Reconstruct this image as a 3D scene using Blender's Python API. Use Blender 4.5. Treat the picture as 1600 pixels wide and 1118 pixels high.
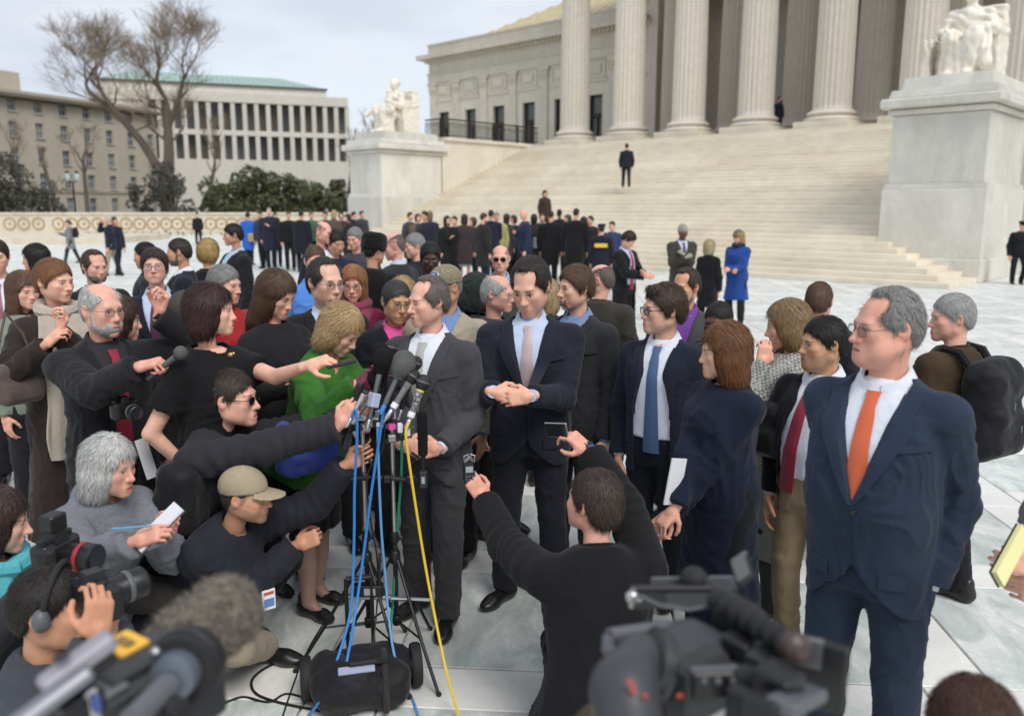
import bpy, math, random
import numpy as np
from mathutils import Vector, Matrix

for _o in list(bpy.data.objects):
    bpy.data.objects.remove(_o)
SC = bpy.context.scene
COL = SC.collection
R = math.radians

# ------------------------------------------------------------------ camera
CAM_H, FPX, HZ = 2.08, 1300.0, 324.0          # eye height (m), focal length and horizon row in photo pixels (1600 x 1118)
PITCH = math.atan((559 - HZ) / FPX)
cam_d = bpy.data.cameras.new('camera')
cam = bpy.data.objects.new('camera', cam_d)
COL.objects.link(cam)
cam.location = (0, 0, CAM_H)
cam.rotation_euler = (math.pi / 2 - PITCH, 0, 0)
cam_d.sensor_width = 36.0
cam_d.lens = 36.0 * FPX / 1600
cam_d.clip_start = 0.05
cam_d.clip_end = 3000
cam_d.dof.use_dof = True
cam_d.dof.focus_distance = 4.0
cam_d.dof.aperture_fstop = 2.0
SC.camera = cam
SC.render.resolution_x, SC.render.resolution_y = 1024, 715

# ------------------------------------------------------------------ sky: bright overcast with thin blue gaps
SUN_EL, SUN_AZ = R(50), R(150)
world = bpy.data.worlds.new('World')
SC.world = world
world.use_nodes = True
wn = world.node_tree
wn.nodes.clear()
w_out = wn.nodes.new('ShaderNodeOutputWorld')
w_bg = wn.nodes.new('ShaderNodeBackground')
w_bg.inputs['Strength'].default_value = 0.13
sky = wn.nodes.new('ShaderNodeTexSky')
sky.sky_type = 'NISHITA'
sky.sun_disc = False
sky.sun_elevation = SUN_EL
sky.sun_rotation = SUN_AZ
tc = wn.nodes.new('ShaderNodeTexCoord')
mp = wn.nodes.new('ShaderNodeMapping')
mp.inputs['Scale'].default_value = (1.0, 1.0, 3.4)
mp.inputs['Location'].default_value = (0.3, 0.1, 0.05)
nz = wn.nodes.new('ShaderNodeTexNoise')
nz.inputs['Scale'].default_value = 1.9
nz.inputs['Detail'].default_value = 7
nz.inputs['Roughness'].default_value = 0.5
nz.inputs['Distortion'].default_value = 0.35
ramp = wn.nodes.new('ShaderNodeValToRGB')
ramp.color_ramp.elements[0].position = 0.36
ramp.color_ramp.elements[0].color = (0.68, 0.68, 0.68, 1)
ramp.color_ramp.elements[1].position = 0.60
ramp.color_ramp.elements[1].color = (0.97, 0.97, 0.97, 1)
cl = wn.nodes.new('ShaderNodeMix')
cl.data_type = 'RGBA'
nz2 = wn.nodes.new('ShaderNodeTexNoise')
nz2.inputs['Scale'].default_value = 4.0
nz2.inputs['Detail'].default_value = 5
rampc = wn.nodes.new('ShaderNodeValToRGB')          # cloud brightness
rampc.color_ramp.elements[0].color = (3.25, 3.6, 4.25, 1)
rampc.color_ramp.elements[1].color = (4.5, 4.7, 5.05, 1)
rampc.color_ramp.elements[0].position = 0.3
rampc.color_ramp.elements[1].position = 0.65
wn.links.new(tc.outputs['Generated'], mp.inputs['Vector'])
wn.links.new(mp.outputs['Vector'], nz.inputs['Vector'])
wn.links.new(mp.outputs['Vector'], nz2.inputs['Vector'])
wn.links.new(nz.outputs['Fac'], ramp.inputs['Fac'])
wn.links.new(nz2.outputs['Fac'], rampc.inputs['Fac'])
wn.links.new(ramp.outputs['Color'], cl.inputs['Factor'])
wn.links.new(sky.outputs['Color'], cl.inputs['A'])
wn.links.new(rampc.outputs['Color'], cl.inputs['B'])
wn.links.new(cl.outputs['Result'], w_bg.inputs['Color'])
wn.links.new(w_bg.outputs['Background'], w_out.inputs['Surface'])

sun_d = bpy.data.lights.new('sun', 'SUN')
sun_d.energy = 1.5
sun_d.angle = R(28)
sun_d.color = (1.0, 0.97, 0.92)
sun = bpy.data.objects.new('sun', sun_d)
COL.objects.link(sun)
# light comes from high behind the camera, a little from the left
_sd = Vector((math.sin(SUN_AZ) * math.cos(SUN_EL), math.cos(SUN_AZ) * math.cos(SUN_EL), math.sin(SUN_EL)))
sun.rotation_euler = _sd.to_track_quat('Z', 'Y').to_euler()

SC.view_settings.view_transform = 'Standard'
SC.view_settings.look = 'None'
SC.view_settings.exposure = 0.52
SC.view_settings.gamma = 1.0
SC.view_settings.use_curve_mapping = False
SC.render.engine = 'CYCLES'
SC.cycles.use_denoising = True
SC.cycles.max_bounces = 6
SC.cycles.diffuse_bounces = 3
SC.cycles.glossy_bounces = 3

# ------------------------------------------------------------------ picture geometry, used only to measure where things stand
_FW = np.array([0, math.cos(PITCH), -math.sin(PITCH)])
_UP = np.array([0, math.sin(PITCH), math.cos(PITCH)])
def ray(u, v):
    return np.array([(u - 800) / FPX, 0, 0]) + _FW + _UP * (-(v - 559) / FPX)
def at(u, v, Y):
    d = ray(u, v)
    return np.array([0, 0, CAM_H]) + d * (Y / d[1])
def ground(u, v, z=0.0):
    d = ray(u, v)
    return np.array([0, 0, CAM_H]) + d * ((z - CAM_H) / d[2])
# ------------------------------------------------------------------ objects, names, tags
def tag(o, label=None, cat=None, group=None, kind=None):
    if label: o['label'] = label
    if cat: o['category'] = cat
    if group: o['group'] = group
    if kind: o['kind'] = kind
    return o
def empty(name, loc=(0, 0, 0), rz=0.0, **kw):
    o = bpy.data.objects.new(name, None)
    COL.objects.link(o)
    o.location = loc
    o.rotation_euler = (0, 0, rz)
    o.empty_display_size = 0.2
    return tag(o, **kw)
def link(name, me, mat=None, parent=None):
    o = bpy.data.objects.new(name, me)
    COL.objects.link(o)
    if mat is not None and len(me.materials) == 0:
        me.materials.append(mat)
    if parent is not None:
        o.parent = parent
    return o
def mesh_np(name, V, F, smooth=True):
    """V (n,3) and F (m,k) arrays of one face size, or a list of such F arrays."""
    Fs = F if isinstance(F, list) else [F]
    Fs = [np.asarray(f, dtype=np.int32) for f in Fs if len(f)]
    me = bpy.data.meshes.new(name)
    V = np.ascontiguousarray(V, dtype=np.float32)
    me.vertices.add(len(V))
    me.vertices.foreach_set('co', V.ravel())
    nl = sum(f.size for f in Fs)
    me.loops.add(nl)
    me.loops.foreach_set('vertex_index', np.concatenate([f.ravel() for f in Fs]))
    starts, s = [], 0
    for f in Fs:
        starts.append(np.arange(len(f), dtype=np.int32) * f.shape[1] + s)
        s += f.size
    starts = np.concatenate(starts)
    me.polygons.add(len(starts))
    me.polygons.foreach_set('loop_start', starts)
    if smooth:
        me.polygons.foreach_set('use_smooth', np.ones(len(starts), dtype=bool))
    me.update(calc_edges=True)
    return me
class MB:
    """Collects simple solids and links them as one mesh."""
    def __init__(s):
        s.V, s.F = [], []
    def add(s, V, F):
        n = len(s.V)
        s.V.extend([tuple(v) for v in V])
        s.F.extend([tuple(i + n for i in f) for f in F])
        return s
    def box(s, c, size, M=None, taper=1.0, bev=0.0):
        x, y, z = size[0] / 2, size[1] / 2, size[2] / 2
        if bev > 0:
            b = min(bev, x * .9, y * .9, z * .9)
            P, Fc = [], []
            # chamfered box: 24 corners
            idx = {}
            for sx in (-1, 1):
                for sy in (-1, 1):
                    for sz in (-1, 1):
                        for a in range(3):
                            p = [sx * (x - b), sy * (y - b), sz * (z - b)]
                            p[a] += (sx, sy, sz)[a] * b
                            idx[(sx, sy, sz, a)] = len(P)
                            P.append(p)
            for a in range(3):
                o = [i for i in range(3) if i != a]
                for sg in (-1, 1):
                    q = []
                    for (s1, s2) in ((-1, -1), (1, -1), (1, 1), (-1, 1)):
                        k = [0, 0, 0]; k[a] = sg; k[o[0]] = s1; k[o[1]] = s2
                        q.append(idx[(k[0], k[1], k[2], a)])
                    flip = (sg < 0) ^ (a == 1)
                    Fc.append(q[::-1] if flip else q)
            for a in range(3):            # edge chamfers along axis a
                o = [i for i in range(3) if i != a]
                for s1 in (-1, 1):
                    for s2 in (-1, 1):
                        def kk(sa, ax):
                            k = [0, 0, 0]; k[a] = sa; k[o[0]] = s1; k[o[1]] = s2
                            return idx[(k[0], k[1], k[2], ax)]
                        q = [kk(-1, o[0]), kk(1, o[0]), kk(1, o[1]), kk(-1, o[1])]
                        flip = (s1 * s2 > 0) ^ (a == 1)
                        Fc.append(q if flip else q[::-1])
            for sx in (-1, 1):
                for sy in (-1, 1):
                    for sz in (-1, 1):
                        q = [idx[(sx, sy, sz, 0)], idx[(sx, sy, sz, 1)], idx[(sx, sy, sz, 2)]]
                        Fc.append(q if sx * sy * sz > 0 else q[::-1])
        else:
            P = [(-x, -y, -z), (x, -y, -z), (x, y, -z), (-x, y, -z),
                 (-x * taper, -y * taper, z), (x * taper, -y * taper, z), (x * taper, y * taper, z), (-x * taper, y * taper, z)]
            Fc = [(3, 2, 1, 0), (4, 5, 6, 7), (0, 1, 5, 4), (1, 2, 6, 5), (2, 3, 7, 6), (3, 0, 4, 7)]
        P = np.array(P, dtype=float)
        if M is not None:
            P = P @ np.asarray(M)[:3, :3].T
        P = P + np.asarray(c, dtype=float)
        return s.add(P, Fc)
    def tube(s, pts, r, seg=8, cap=True):
        pts = [np.asarray(p, dtype=float) for p in pts]
        n = len(pts)
        rs = [r] * n if np.isscalar(r) else list(r)
        V, F = [], []
        up = None
        for i, p in enumerate(pts):
            t = pts[min(i + 1, n - 1)] - pts[max(i - 1, 0)]
            t = t / (np.linalg.norm(t) + 1e-12)
            if up is None:
                up = np.array([0, 0, 1.0]) if abs(t[2]) < .9 else np.array([1.0, 0, 0])
            a = np.cross(up, t); a /= np.linalg.norm(a) + 1e-12
            b = np.cross(t, a)
            up = b
            for k in range(seg):
                an = 2 * math.pi * k / seg
                V.append(p + rs[i] * (math.cos(an) * a + math.sin(an) * b))
        for i in range(n - 1):
            for k in range(seg):
                k2 = (k + 1) % seg
                F.append((i * seg + k, i * seg + k2, (i + 1) * seg + k2, (i + 1) * seg + k))
        if cap:
            F.append(tuple(range(seg))[::-1])
            F.append(tuple((n - 1) * seg + k for k in range(seg)))
        return s.add(V, F)
    def lathe(s, prof, seg=16, M=None, c=(0, 0, 0)):
        """prof: (radius, z) pairs, turned about z; M (3x3) turns it, c moves it."""
        V, F = [], []
        n = len(prof)
        for (r, z) in prof:
            for k in range(seg):
                an = 2 * math.pi * k / seg
                V.append((r * math.cos(an), r * math.sin(an), z))
        for i in range(n - 1):
            for k in range(seg):
                k2 = (k + 1) % seg
                F.append((i * seg + k, i * seg + k2, (i + 1) * seg + k2, (i + 1) * seg + k))
        F.append(tuple(range(seg))[::-1])
        F.append(tuple((n - 1) * seg + k for k in range(seg)))
        V = np.array(V)
        if M is not None: V = V @ np.asarray(M).T
        return s.add(V + np.asarray(c, dtype=float), F)
    def sphere(s, c, r, seg=12, rings=8, M=None):
        r = np.asarray(r if not np.isscalar(r) else (r, r, r), dtype=float)
        V, F = [], []
        for i in range(rings + 1):
            th = math.pi * i / rings
            for k in range(seg):
                an = 2 * math.pi * k / seg
                V.append((math.sin(th) * math.cos(an), math.sin(th) * math.sin(an), math.cos(th)))
        for i in range(rings):
            for k in range(seg):
                k2 = (k + 1) % seg
                F.append(((i + 1) * seg + k, (i + 1) * seg + k2, i * seg + k2, i * seg + k))
        V = np.array(V) * r
        if M is not None: V = V @ np.asarray(M).T
        return s.add(V + np.asarray(c, dtype=float), F)
    def prism(s, poly, z0, z1):
        n = len(poly)
        V = [(x, y, z0) for x, y in poly] + [(x, y, z1) for x, y in poly]
        F = [tuple(range(n))[::-1], tuple(range(n, 2 * n))] + [(i, (i + 1) % n, n + (i + 1) % n, n + i) for i in range(n)]
        return s.add(V, F)
    def mesh(s, name, smooth=False):
        me = bpy.data.meshes.new(name)
        me.from_pydata(s.V, [], s.F)
        me.update()
        if smooth:
            me.polygons.foreach_set('use_smooth', np.ones(len(me.polygons), dtype=bool))
            try: me.set_sharp_from_angle(angle=R(38))
            except Exception: pass
        return me
    def build(s, name, mat, parent=None, smooth=False):
        return link(name, s.mesh(name, smooth), mat, parent)
def rotz(a):
    c, s = math.cos(a), math.sin(a)
    return np.array([[c, -s, 0], [s, c, 0], [0, 0, 1.0]])
def rotx(a):
    c, s = math.cos(a), math.sin(a)
    return np.array([[1.0, 0, 0], [0, c, -s], [0, s, c]])
def roty(a):
    c, s = math.cos(a), math.sin(a)
    return np.array([[c, 0, s], [0, 1.0, 0], [-s, 0, c]])
def unit(v):
    v = np.asarray(v, dtype=float)
    return v / (np.linalg.norm(v) + 1e-12)
def frame_z(d, hint=(0, 0, 1)):
    """3x3 matrix whose third column is d."""
    z = unit(d)
    h = np.asarray(hint, dtype=float)
    if abs(np.dot(z, unit(h))) > .97: h = np.array([0, 1.0, 0.0])
    x = unit(np.cross(h, z))
    return np.stack([x, np.cross(z, x), z], axis=1)

# ------------------------------------------------------------------ noise and distance fields
def _hash(ix, iy, iz):
    n = (ix * 73856093) ^ (iy * 19349663) ^ (iz * 83492791)
    n = n & 0x7fffffff
    n = (n ^ (n >> 13)) * 60493
    n = n & 0x7fffffff
    n = (n ^ (n >> 11)) * 15731
    return ((n >> 4) & 0xffff).astype(np.float32) / 32768.0 - 1.0
def vnoise(P):
    P = np.asarray(P, dtype=np.float32)
    i = np.floor(P).astype(np.int64)
    f = P - i
    f = f * f * (3 - 2 * f)
    x, y, z = i[..., 0], i[..., 1], i[..., 2]
    fx, fy, fz = f[..., 0], f[..., 1], f[..., 2]
    def l(a, b, t): return a + (b - a) * t
    c = [[[_hash(x + a, y + b, z + d) for d in (0, 1)] for b in (0, 1)] for a in (0, 1)]
    return l(l(l(c[0][0][0], c[1][0][0], fx), l(c[0][1][0], c[1][1][0], fx), fy),
             l(l(c[0][0][1], c[1][0][1], fx), l(c[0][1][1], c[1][1][1], fx), fy), fz)
def smin(a, b, k):
    if k <= 0: return np.minimum(a, b)
    h = np.maximum(k - np.abs(a - b), 0) / k
    return np.minimum(a, b) - h * h * (k * .25)
class Field:
    def __init__(s, lo, hi, h):
        s.lo = np.asarray(lo, dtype=float) - 2 * h
        s.h = h
        n = np.ceil((np.asarray(hi) + 2 * h - s.lo) / h).astype(int) + 1
        s.n = n
        s.ax = [(s.lo[i] + h * np.arange(n[i])).astype(np.float32) for i in range(3)]
        s.D = np.full(tuple(n), 1.0, dtype=np.float32)
    def reg(s, lo, hi):
        a = np.clip(np.floor((np.asarray(lo) - s.lo) / s.h).astype(int), 0, s.n)
        b = np.clip(np.ceil((np.asarray(hi) - s.lo) / s.h).astype(int) + 1, 0, s.n)
        sl = tuple(slice(a[i], b[i]) for i in range(3))
        return sl, s.ax[0][sl[0]][:, None, None], s.ax[1][sl[1]][None, :, None], s.ax[2][sl[2]][None, None, :]
    def op(s, prim, k=0.0, mode='add', m=None):
        fn, lo, hi = prim
        m = (k + 3 * s.h) if m is None else m
        sl, X, Y, Z = s.reg(np.asarray(lo) - m, np.asarray(hi) + m)
        if any(q.stop <= q.start for q in sl): return s
        d = fn(X, Y, Z).astype(np.float32)
        cur = s.D[sl]
        if mode == 'add': s.D[sl] = smin(cur, np.broadcast_to(d, cur.shape), k)
        else: s.D[sl] = -smin(-cur, np.broadcast_to(d, cur.shape), k)
        return s
    def add(s, prim, k=0.0): return s.op(prim, k)
    def cut(s, prim, k=0.0): return s.op(prim, k, 'cut')
    def mesh(s):
        return surface_nets(s.D, s.lo, s.h)
    def drape(s, x, z, far=False):
        """y of the first surface met coming from the front (-y) at x, z."""
        i = np.clip(np.round((x - s.lo[0]) / s.h).astype(int), 0, s.n[0] - 1)
        k = np.clip(np.round((z - s.lo[2]) / s.h).astype(int), 0, s.n[2] - 1)
        col = s.D[i, :, k]
        ins = col < 0
        if far: ins = ins[:, ::-1]
        j = np.argmax(ins, axis=1)
        ok = ins.any(axis=1)
        if far: j = s.n[1] - 1 - j
        j0 = np.clip(j + (1 if far else -1), 0, s.n[1] - 1)
        ar = np.arange(len(x))
        d0, d1 = col[ar, j0], col[ar, j]
        t = d0 / (d0 - d1 + 1e-9)
        y = s.ax[1][j0] * (1 - t) + s.ax[1][j] * t
        return y, ok
def surface_nets(D, lo, h):
    I = D < 0
    c = np.zeros(tuple(np.array(D.shape) - 1), dtype=np.uint8)
    for a in (0, 1):
        for b in (0, 1):
            for d in (0, 1):
                c += I[a:D.shape[0] - 1 + a, b:D.shape[1] - 1 + b, d:D.shape[2] - 1 + d]
    act = (c > 0) & (c < 8)
    ii, jj, kk = np.nonzero(act)
    if len(ii) == 0: return np.zeros((0, 3)), np.zeros((0, 4), int)
    idx = np.full(act.shape, -1, dtype=np.int32)
    idx[ii, jj, kk] = np.arange(len(ii))
    cv = {}
    for a in (0, 1):
        for b in (0, 1):
            for d in (0, 1):
                cv[(a, b, d)] = D[ii + a, jj + b, kk + d]
    S = np.zeros((len(ii), 3), dtype=np.float32)
    N = np.zeros(len(ii), dtype=np.float32)
    for ax in range(3):
        o = [i for i in range(3) if i != ax]
        for p in (0, 1):
            for q in (0, 1):
                k0 = [0, 0, 0]; k0[o[0]] = p; k0[o[1]] = q
                k1 = list(k0); k1[ax] = 1
                d0, d1 = cv[tuple(k0)], cv[tuple(k1)]
                m = (d0 < 0) != (d1 < 0)
                t = d0 / (d0 - d1 + 1e-12)
                add = np.zeros((len(ii), 3), dtype=np.float32)
                add[:, o[0]] = p; add[:, o[1]] = q; add[:, ax] = t
                S += np.where(m[:, None], add, 0)
                N += m
    V = (np.stack([ii, jj, kk], 1) + S / N[:, None]) * h + np.asarray(lo)
    Q = []
    for ax in range(3):
        o = [(ax + 1) % 3, (ax + 2) % 3]
        sl0 = [slice(1, -1)] * 3; sl1 = [slice(1, -1)] * 3
        sl0[ax] = slice(0, -1); sl1[ax] = slice(1, None)
        A, B = I[tuple(sl0)], I[tuple(sl1)]
        for flip in (False, True):
            m = (A & ~B) if not flip else (~A & B)
            e = np.stack(np.nonzero(m), 1)
            if len(e) == 0: continue
            off = np.ones(3, dtype=int); off[ax] = 0
            e = e + off                       # grid point of the lower edge end
            def cell(d1, d2):
                g = e.copy(); g[:, o[0]] += d1; g[:, o[1]] += d2
                return idx[g[:, 0], g[:, 1], g[:, 2]]
            q = np.stack([cell(-1, -1), cell(0, -1), cell(0, 0), cell(-1, 0)], 1)
            Q.append(q[:, ::-1] if flip else q)
    Q = np.concatenate(Q)
    Q = Q[(Q >= 0).all(1)]
    return V, Q
def normals(V, F):
    n = np.zeros_like(V)
    a, b, c, d = (V[F[:, i]] for i in range(4))
    fn = np.cross(c - a, d - b)
    for i in range(4):
        for x in range(3):
            n[:, x] += np.bincount(F[:, i], weights=fn[:, x], minlength=len(V))
    return n / (np.linalg.norm(n, axis=1, keepdims=True) + 1e-12)
def relax(V, F, it=1, f=.5):
    for _ in range(it):
        S = np.zeros_like(V); N = np.zeros(len(V))
        for i in range(4):
            for j in ((i + 1) % 4, (i + 3) % 4):
                for x in range(3):
                    S[:, x] += np.bincount(F[:, i], weights=V[F[:, j], x], minlength=len(V))
                N += np.bincount(F[:, i], minlength=len(V))
        V = V + f * (S / np.maximum(N, 1)[:, None] - V)
    return V
# primitives: (function, lower corner, upper corner)
def p_cone(a, b, ra, rb, fold=None):
    a = np.asarray(a, dtype=np.float32); b = np.asarray(b, dtype=np.float32)
    ab = b - a; L2 = float(np.dot(ab, ab)) + 1e-9; L = math.sqrt(L2)
    def fn(X, Y, Z):
        px, py, pz = X - a[0], Y - a[1], Z - a[2]
        t = np.clip((px * ab[0] + py * ab[1] + pz * ab[2]) / L2, 0, 1)
        d = np.sqrt((px - ab[0] * t) ** 2 + (py - ab[1] * t) ** 2 + (pz - ab[2] * t) ** 2)
        r = ra + (rb - ra) * t
        if fold:
            amp, wl, t0, wd, ph = fold
            r = r + amp * np.sin(t * L * (6.2832 / wl) + 2.2 * np.sin(ph + 23 * px) + 2 * np.sin(ph * 2 + 19 * (py + pz))) * np.exp(-((t - t0) / wd) ** 2)
        return d - r
    m = max(ra, rb) + (fold[0] if fold else 0)
    return fn, np.minimum(a, b) - m, np.maximum(a, b) + m
def p_ell(c, r, M=None):
    """ellipsoid; M columns are its own axes"""
    c = np.asarray(c, dtype=np.float32); r = np.asarray(r, dtype=np.float32)
    def fn(X, Y, Z):
        x, y, z = X - c[0], Y - c[1], Z - c[2]
        if M is not None:
            x, y, z = (M[0][i] * x + M[1][i] * y + M[2][i] * z for i in range(3))
        k0 = np.sqrt((x / r[0]) ** 2 + (y / r[1]) ** 2 + (z / r[2]) ** 2)
        k1 = np.sqrt((x / r[0] ** 2) ** 2 + (y / r[1] ** 2) ** 2 + (z / r[2] ** 2) ** 2)
        return k0 * (k0 - 1) / (k1 + 1e-6)
    m = r if M is None else np.full(3, r.max())
    return fn, c - m, c + m
def p_box(c, half, M=None, r=0.0):
    c = np.asarray(c, dtype=np.float32); hf = np.asarray(half, dtype=np.float32) - r
    def fn(X, Y, Z):
        x, y, z = X - c[0], Y - c[1], Z - c[2]
        if M is not None:
            x, y, z = (M[0][i] * x + M[1][i] * y + M[2][i] * z for i in range(3))
        qx, qy, qz = np.abs(x) - hf[0], np.abs(y) - hf[1], np.abs(z) - hf[2]
        return np.sqrt(np.maximum(qx, 0) ** 2 + np.maximum(qy, 0) ** 2 + np.maximum(qz, 0) ** 2) + np.minimum(np.maximum(qx, np.maximum(qy, qz)), 0) - r
    m = np.asarray(half, dtype=float) if M is None else np.full(3, float(np.linalg.norm(half)))
    return fn, c - m, c + m
def p_loft(P, M, st, n=2.5):
    """st rows: (z, half width, half depth, forward shift) along M's third column; M's columns are left, back, up."""
    st = np.asarray(st, dtype=float)
    P = np.asarray(P, dtype=float)
    z0, z1 = st[0, 0], st[-1, 0]
    T = np.linspace(z0, z1, 96)
    tab = []
    for c in (1, 2, 3):
        y = np.interp(T, st[:, 0], st[:, c])
        yy = np.pad(y, 6, mode='reflect', reflect_type='odd')
        ker = np.hanning(15)[1:-1]; ker /= ker.sum()
        tab.append(np.convolve(yy, ker, mode='valid')[:96].astype(np.float32))
    ident = M is None or np.allclose(M, np.eye(3))
    M_ = np.eye(3) if M is None else np.asarray(M)
    def fn(X, Y, Z):
        if ident:
            x, y, z = X - P[0], Y - P[1], Z - P[2]
        else:
            a, b, c = X - P[0], Y - P[1], Z - P[2]
            x, y, z = (M_[0, i] * a + M_[1, i] * b + M_[2, i] * c for i in range(3))
        t = np.clip((z - z0) / (z1 - z0) * 95, 0, 94.999).astype(np.float32)
        i = t.astype(np.int32); f = t - i
        w, d, o = (tb[i] * (1 - f) + tb[i + 1] * f for tb in tab)
        q = np.power(np.power(np.abs(x) / w, n) + np.power(np.abs(y + o) / d, n) + 1e-12, 1.0 / n)
        ds = (q - 1) * np.minimum(w, d)
        return -smin(-ds, -(np.maximum(z0 - z, z - z1)) + np.zeros_like(ds), .02)
    mw = st[:, 1].max(); md = (st[:, 2] + np.abs(st[:, 3])).max()
    cor = np.array([[sx * mw, sy * md, z] for sx in (-1, 1) for sy in (-1, 1) for z in (z0, z1)]) @ M_.T + P
    return fn, cor.min(0), cor.max(0)
def p_half(pt, nrm, lo, hi):
    """the half space beyond pt along nrm, inside a box"""
    pt = np.asarray(pt, dtype=float); nr = unit(nrm)
    return (lambda X, Y, Z: -((X - pt[0]) * nr[0] + (Y - pt[1]) * nr[1] + (Z - pt[2]) * nr[2])), lo, hi
# ------------------------------------------------------------------ materials
def s2l(c):
    return tuple((x / 12.92 if x <= .04045 else ((x + .055) / 1.055) ** 2.4) for x in c)
def hexc(h):
    return s2l(tuple(int(h[i:i + 2], 16) / 255 for i in (0, 2, 4)))
class NT:
    def __init__(s, name):
        s.m = bpy.data.materials.new(name)
        s.m.use_nodes = True
        s.t = s.m.node_tree
        s.b = s.t.nodes['Principled BSDF']
        s.out = s.t.nodes['Material Output']
    def n(s, ty, **kw):
        nd = s.t.nodes.new(ty)
        for k, v in kw.items():
            if k.startswith('i_'): nd.inputs[k[2:].replace('_', ' ')].default_value = v
            else: setattr(nd, k, v)
        return nd
    def l(s, a, b): s.t.links.new(a, b)
    def set(s, **kw):
        for k, v in kw.items():
            k = k.replace('_', ' ')
            if k in s.b.inputs: s.b.inputs[k].default_value = v
        return s
    def mix(s, fac, a, b, mode='MIX'):
        nd = s.n('ShaderNodeMix', data_type='RGBA', blend_type=mode)
        for sock, v in (('Factor', fac), ('A', a), ('B', b)):
            tgt = [i for i in nd.inputs if i.name == sock and (i.type == 'RGBA' if sock != 'Factor' else i.type == 'VALUE')][0]
            if hasattr(v, 'is_output'): s.l(v, tgt)
            else: tgt.default_value = v if sock == 'Factor' else (tuple(v) + (1,))[:4]
        return [o for o in nd.outputs if o.type == 'RGBA'][0]
    def ramp(s, src, stops):
        nd = s.n('ShaderNodeValToRGB')
        e = nd.color_ramp.elements
        while len(e) < len(stops): e.new(0.5)
        for el, (p, c) in zip(e, stops):
            el.position = p
            el.color = (c, c, c, 1) if np.isscalar(c) else (tuple(c) + (1,))[:4]
        s.l(src, nd.inputs['Fac'])
        return nd.outputs['Color']
    def coord(s, kind='Object', scale=(1, 1, 1), rot=(0, 0, 0)):
        tc_ = s.n('ShaderNodeTexCoord'); mp_ = s.n('ShaderNodeMapping')
        mp_.inputs['Scale'].default_value = scale
        mp_.inputs['Rotation'].default_value = rot
        s.l(tc_.outputs[kind], mp_.inputs['Vector'])
        return mp_.outputs['Vector']
    def noise(s, vec, scale, detail=4, rough=.55, dist=0.0):
        nd = s.n('ShaderNodeTexNoise')
        nd.inputs['Scale'].default_value = scale; nd.inputs['Detail'].default_value = detail
        nd.inputs['Roughness'].default_value = rough; nd.inputs['Distortion'].default_value = dist
        s.l(vec, nd.inputs['Vector'])
        return nd.outputs['Fac']
    def bump(s, h, strength=.3, dist=.01, prev=None):
        nd = s.n('ShaderNodeBump')
        nd.inputs['Strength'].default_value = strength; nd.inputs['Distance'].default_value = dist
        s.l(h, nd.inputs['Height'])
        if prev is not None: s.l(prev, nd.inputs['Normal'])
        s.l(nd.outputs['Normal'], s.b.inputs['Normal'])
        return nd.outputs['Normal']
_MC = {}
def cached(fn):
    def w(*a, **k):
        key = (fn.__name__, a, tuple(sorted(k.items())))
        if key not in _MC: _MC[key] = fn(*a, **k)
        return _MC[key]
    return w
@cached
def m_plain(name, col, rough=.5, metal=0.0, spec=.5, var=.0, bump=0.0, bscale=200):
    t = NT(name)
    t.set(Roughness=rough, Metallic=metal, Base_Color=tuple(col) + (1,))
    t.b.inputs['Specular IOR Level'].default_value = spec
    v = t.coord()
    if var > 0:
        f = t.ramp(t.noise(v, 14, 6), [(.3, 1 - var), (.7, 1 + var)])
        t.l(t.mix(1.0, col, f, 'MULTIPLY'), t.b.inputs['Base Color'])
    if bump > 0: t.bump(t.noise(v, bscale, 3), bump, .004)
    return t.m
@cached
def m_cloth(name, col, rough=.9, kind='wool', sheen=.15, var=.12):
    t = NT(name)
    t.set(Roughness=rough)
    t.b.inputs['Specular IOR Level'].default_value = .16
    t.b.inputs['Sheen Weight'].default_value = sheen * .7
    t.b.inputs['Sheen Roughness'].default_value = .5
    v = t.coord()
    big = t.ramp(t.noise(v, 5, 5, .6), [(.3, 1 - var), (.72, 1 + var)])
    fine = t.ramp(t.noise(v, 420 if kind != 'knit' else 150, 2, .6), [(.35, .86), (.65, 1.14)])
    c = t.mix(1.0, t.mix(1.0, col, big, 'MULTIPLY'), fine, 'MULTIPLY')
    if kind == 'check':                       # houndstooth-like tweed
        ck = t.n('ShaderNodeTexChecker'); ck.inputs['Scale'].default_value = 1
        t.l(t.coord(scale=(70, 70, 70), rot=(.3, .4, .78)), ck.inputs['Vector'])
        ck.inputs['Color1'].default_value = (.55, .53, .48, 1); ck.inputs['Color2'].default_value = (.07, .07, .075, 1)
        c = t.mix(.55, c, ck.outputs['Color'])
    if kind == 'camo':
        f = t.ramp(t.noise(v, 38, 3, .5, 1.5), [(.44, (.26, .21, .13)), (.48, (.13, .125, .08)), (.56, (.36, .32, .22)), (.62, (.17, .14, .09))])
        c = f
    if kind == 'floral':
        f = t.ramp(t.noise(v, 30, 3, .6, 1.0), [(.47, 0.0), (.52, 1.0)])
        c = t.mix(f, col, (.55, .56, .66))
    t.l(c, t.b.inputs['Base Color'])
    h1 = t.noise(t.coord(scale=(1, 1, .6)), 26, 4, .55, .5)
    fold = t.bump(h1, .35 if kind != 'puffer' else .5, .012)
    wv = t.noise(v, 520 if kind in ('wool', 'check') else 240, 2)
    t.bump(wv, .25 if kind != 'smooth' else .08, .002, fold)
    return t.m
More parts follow.
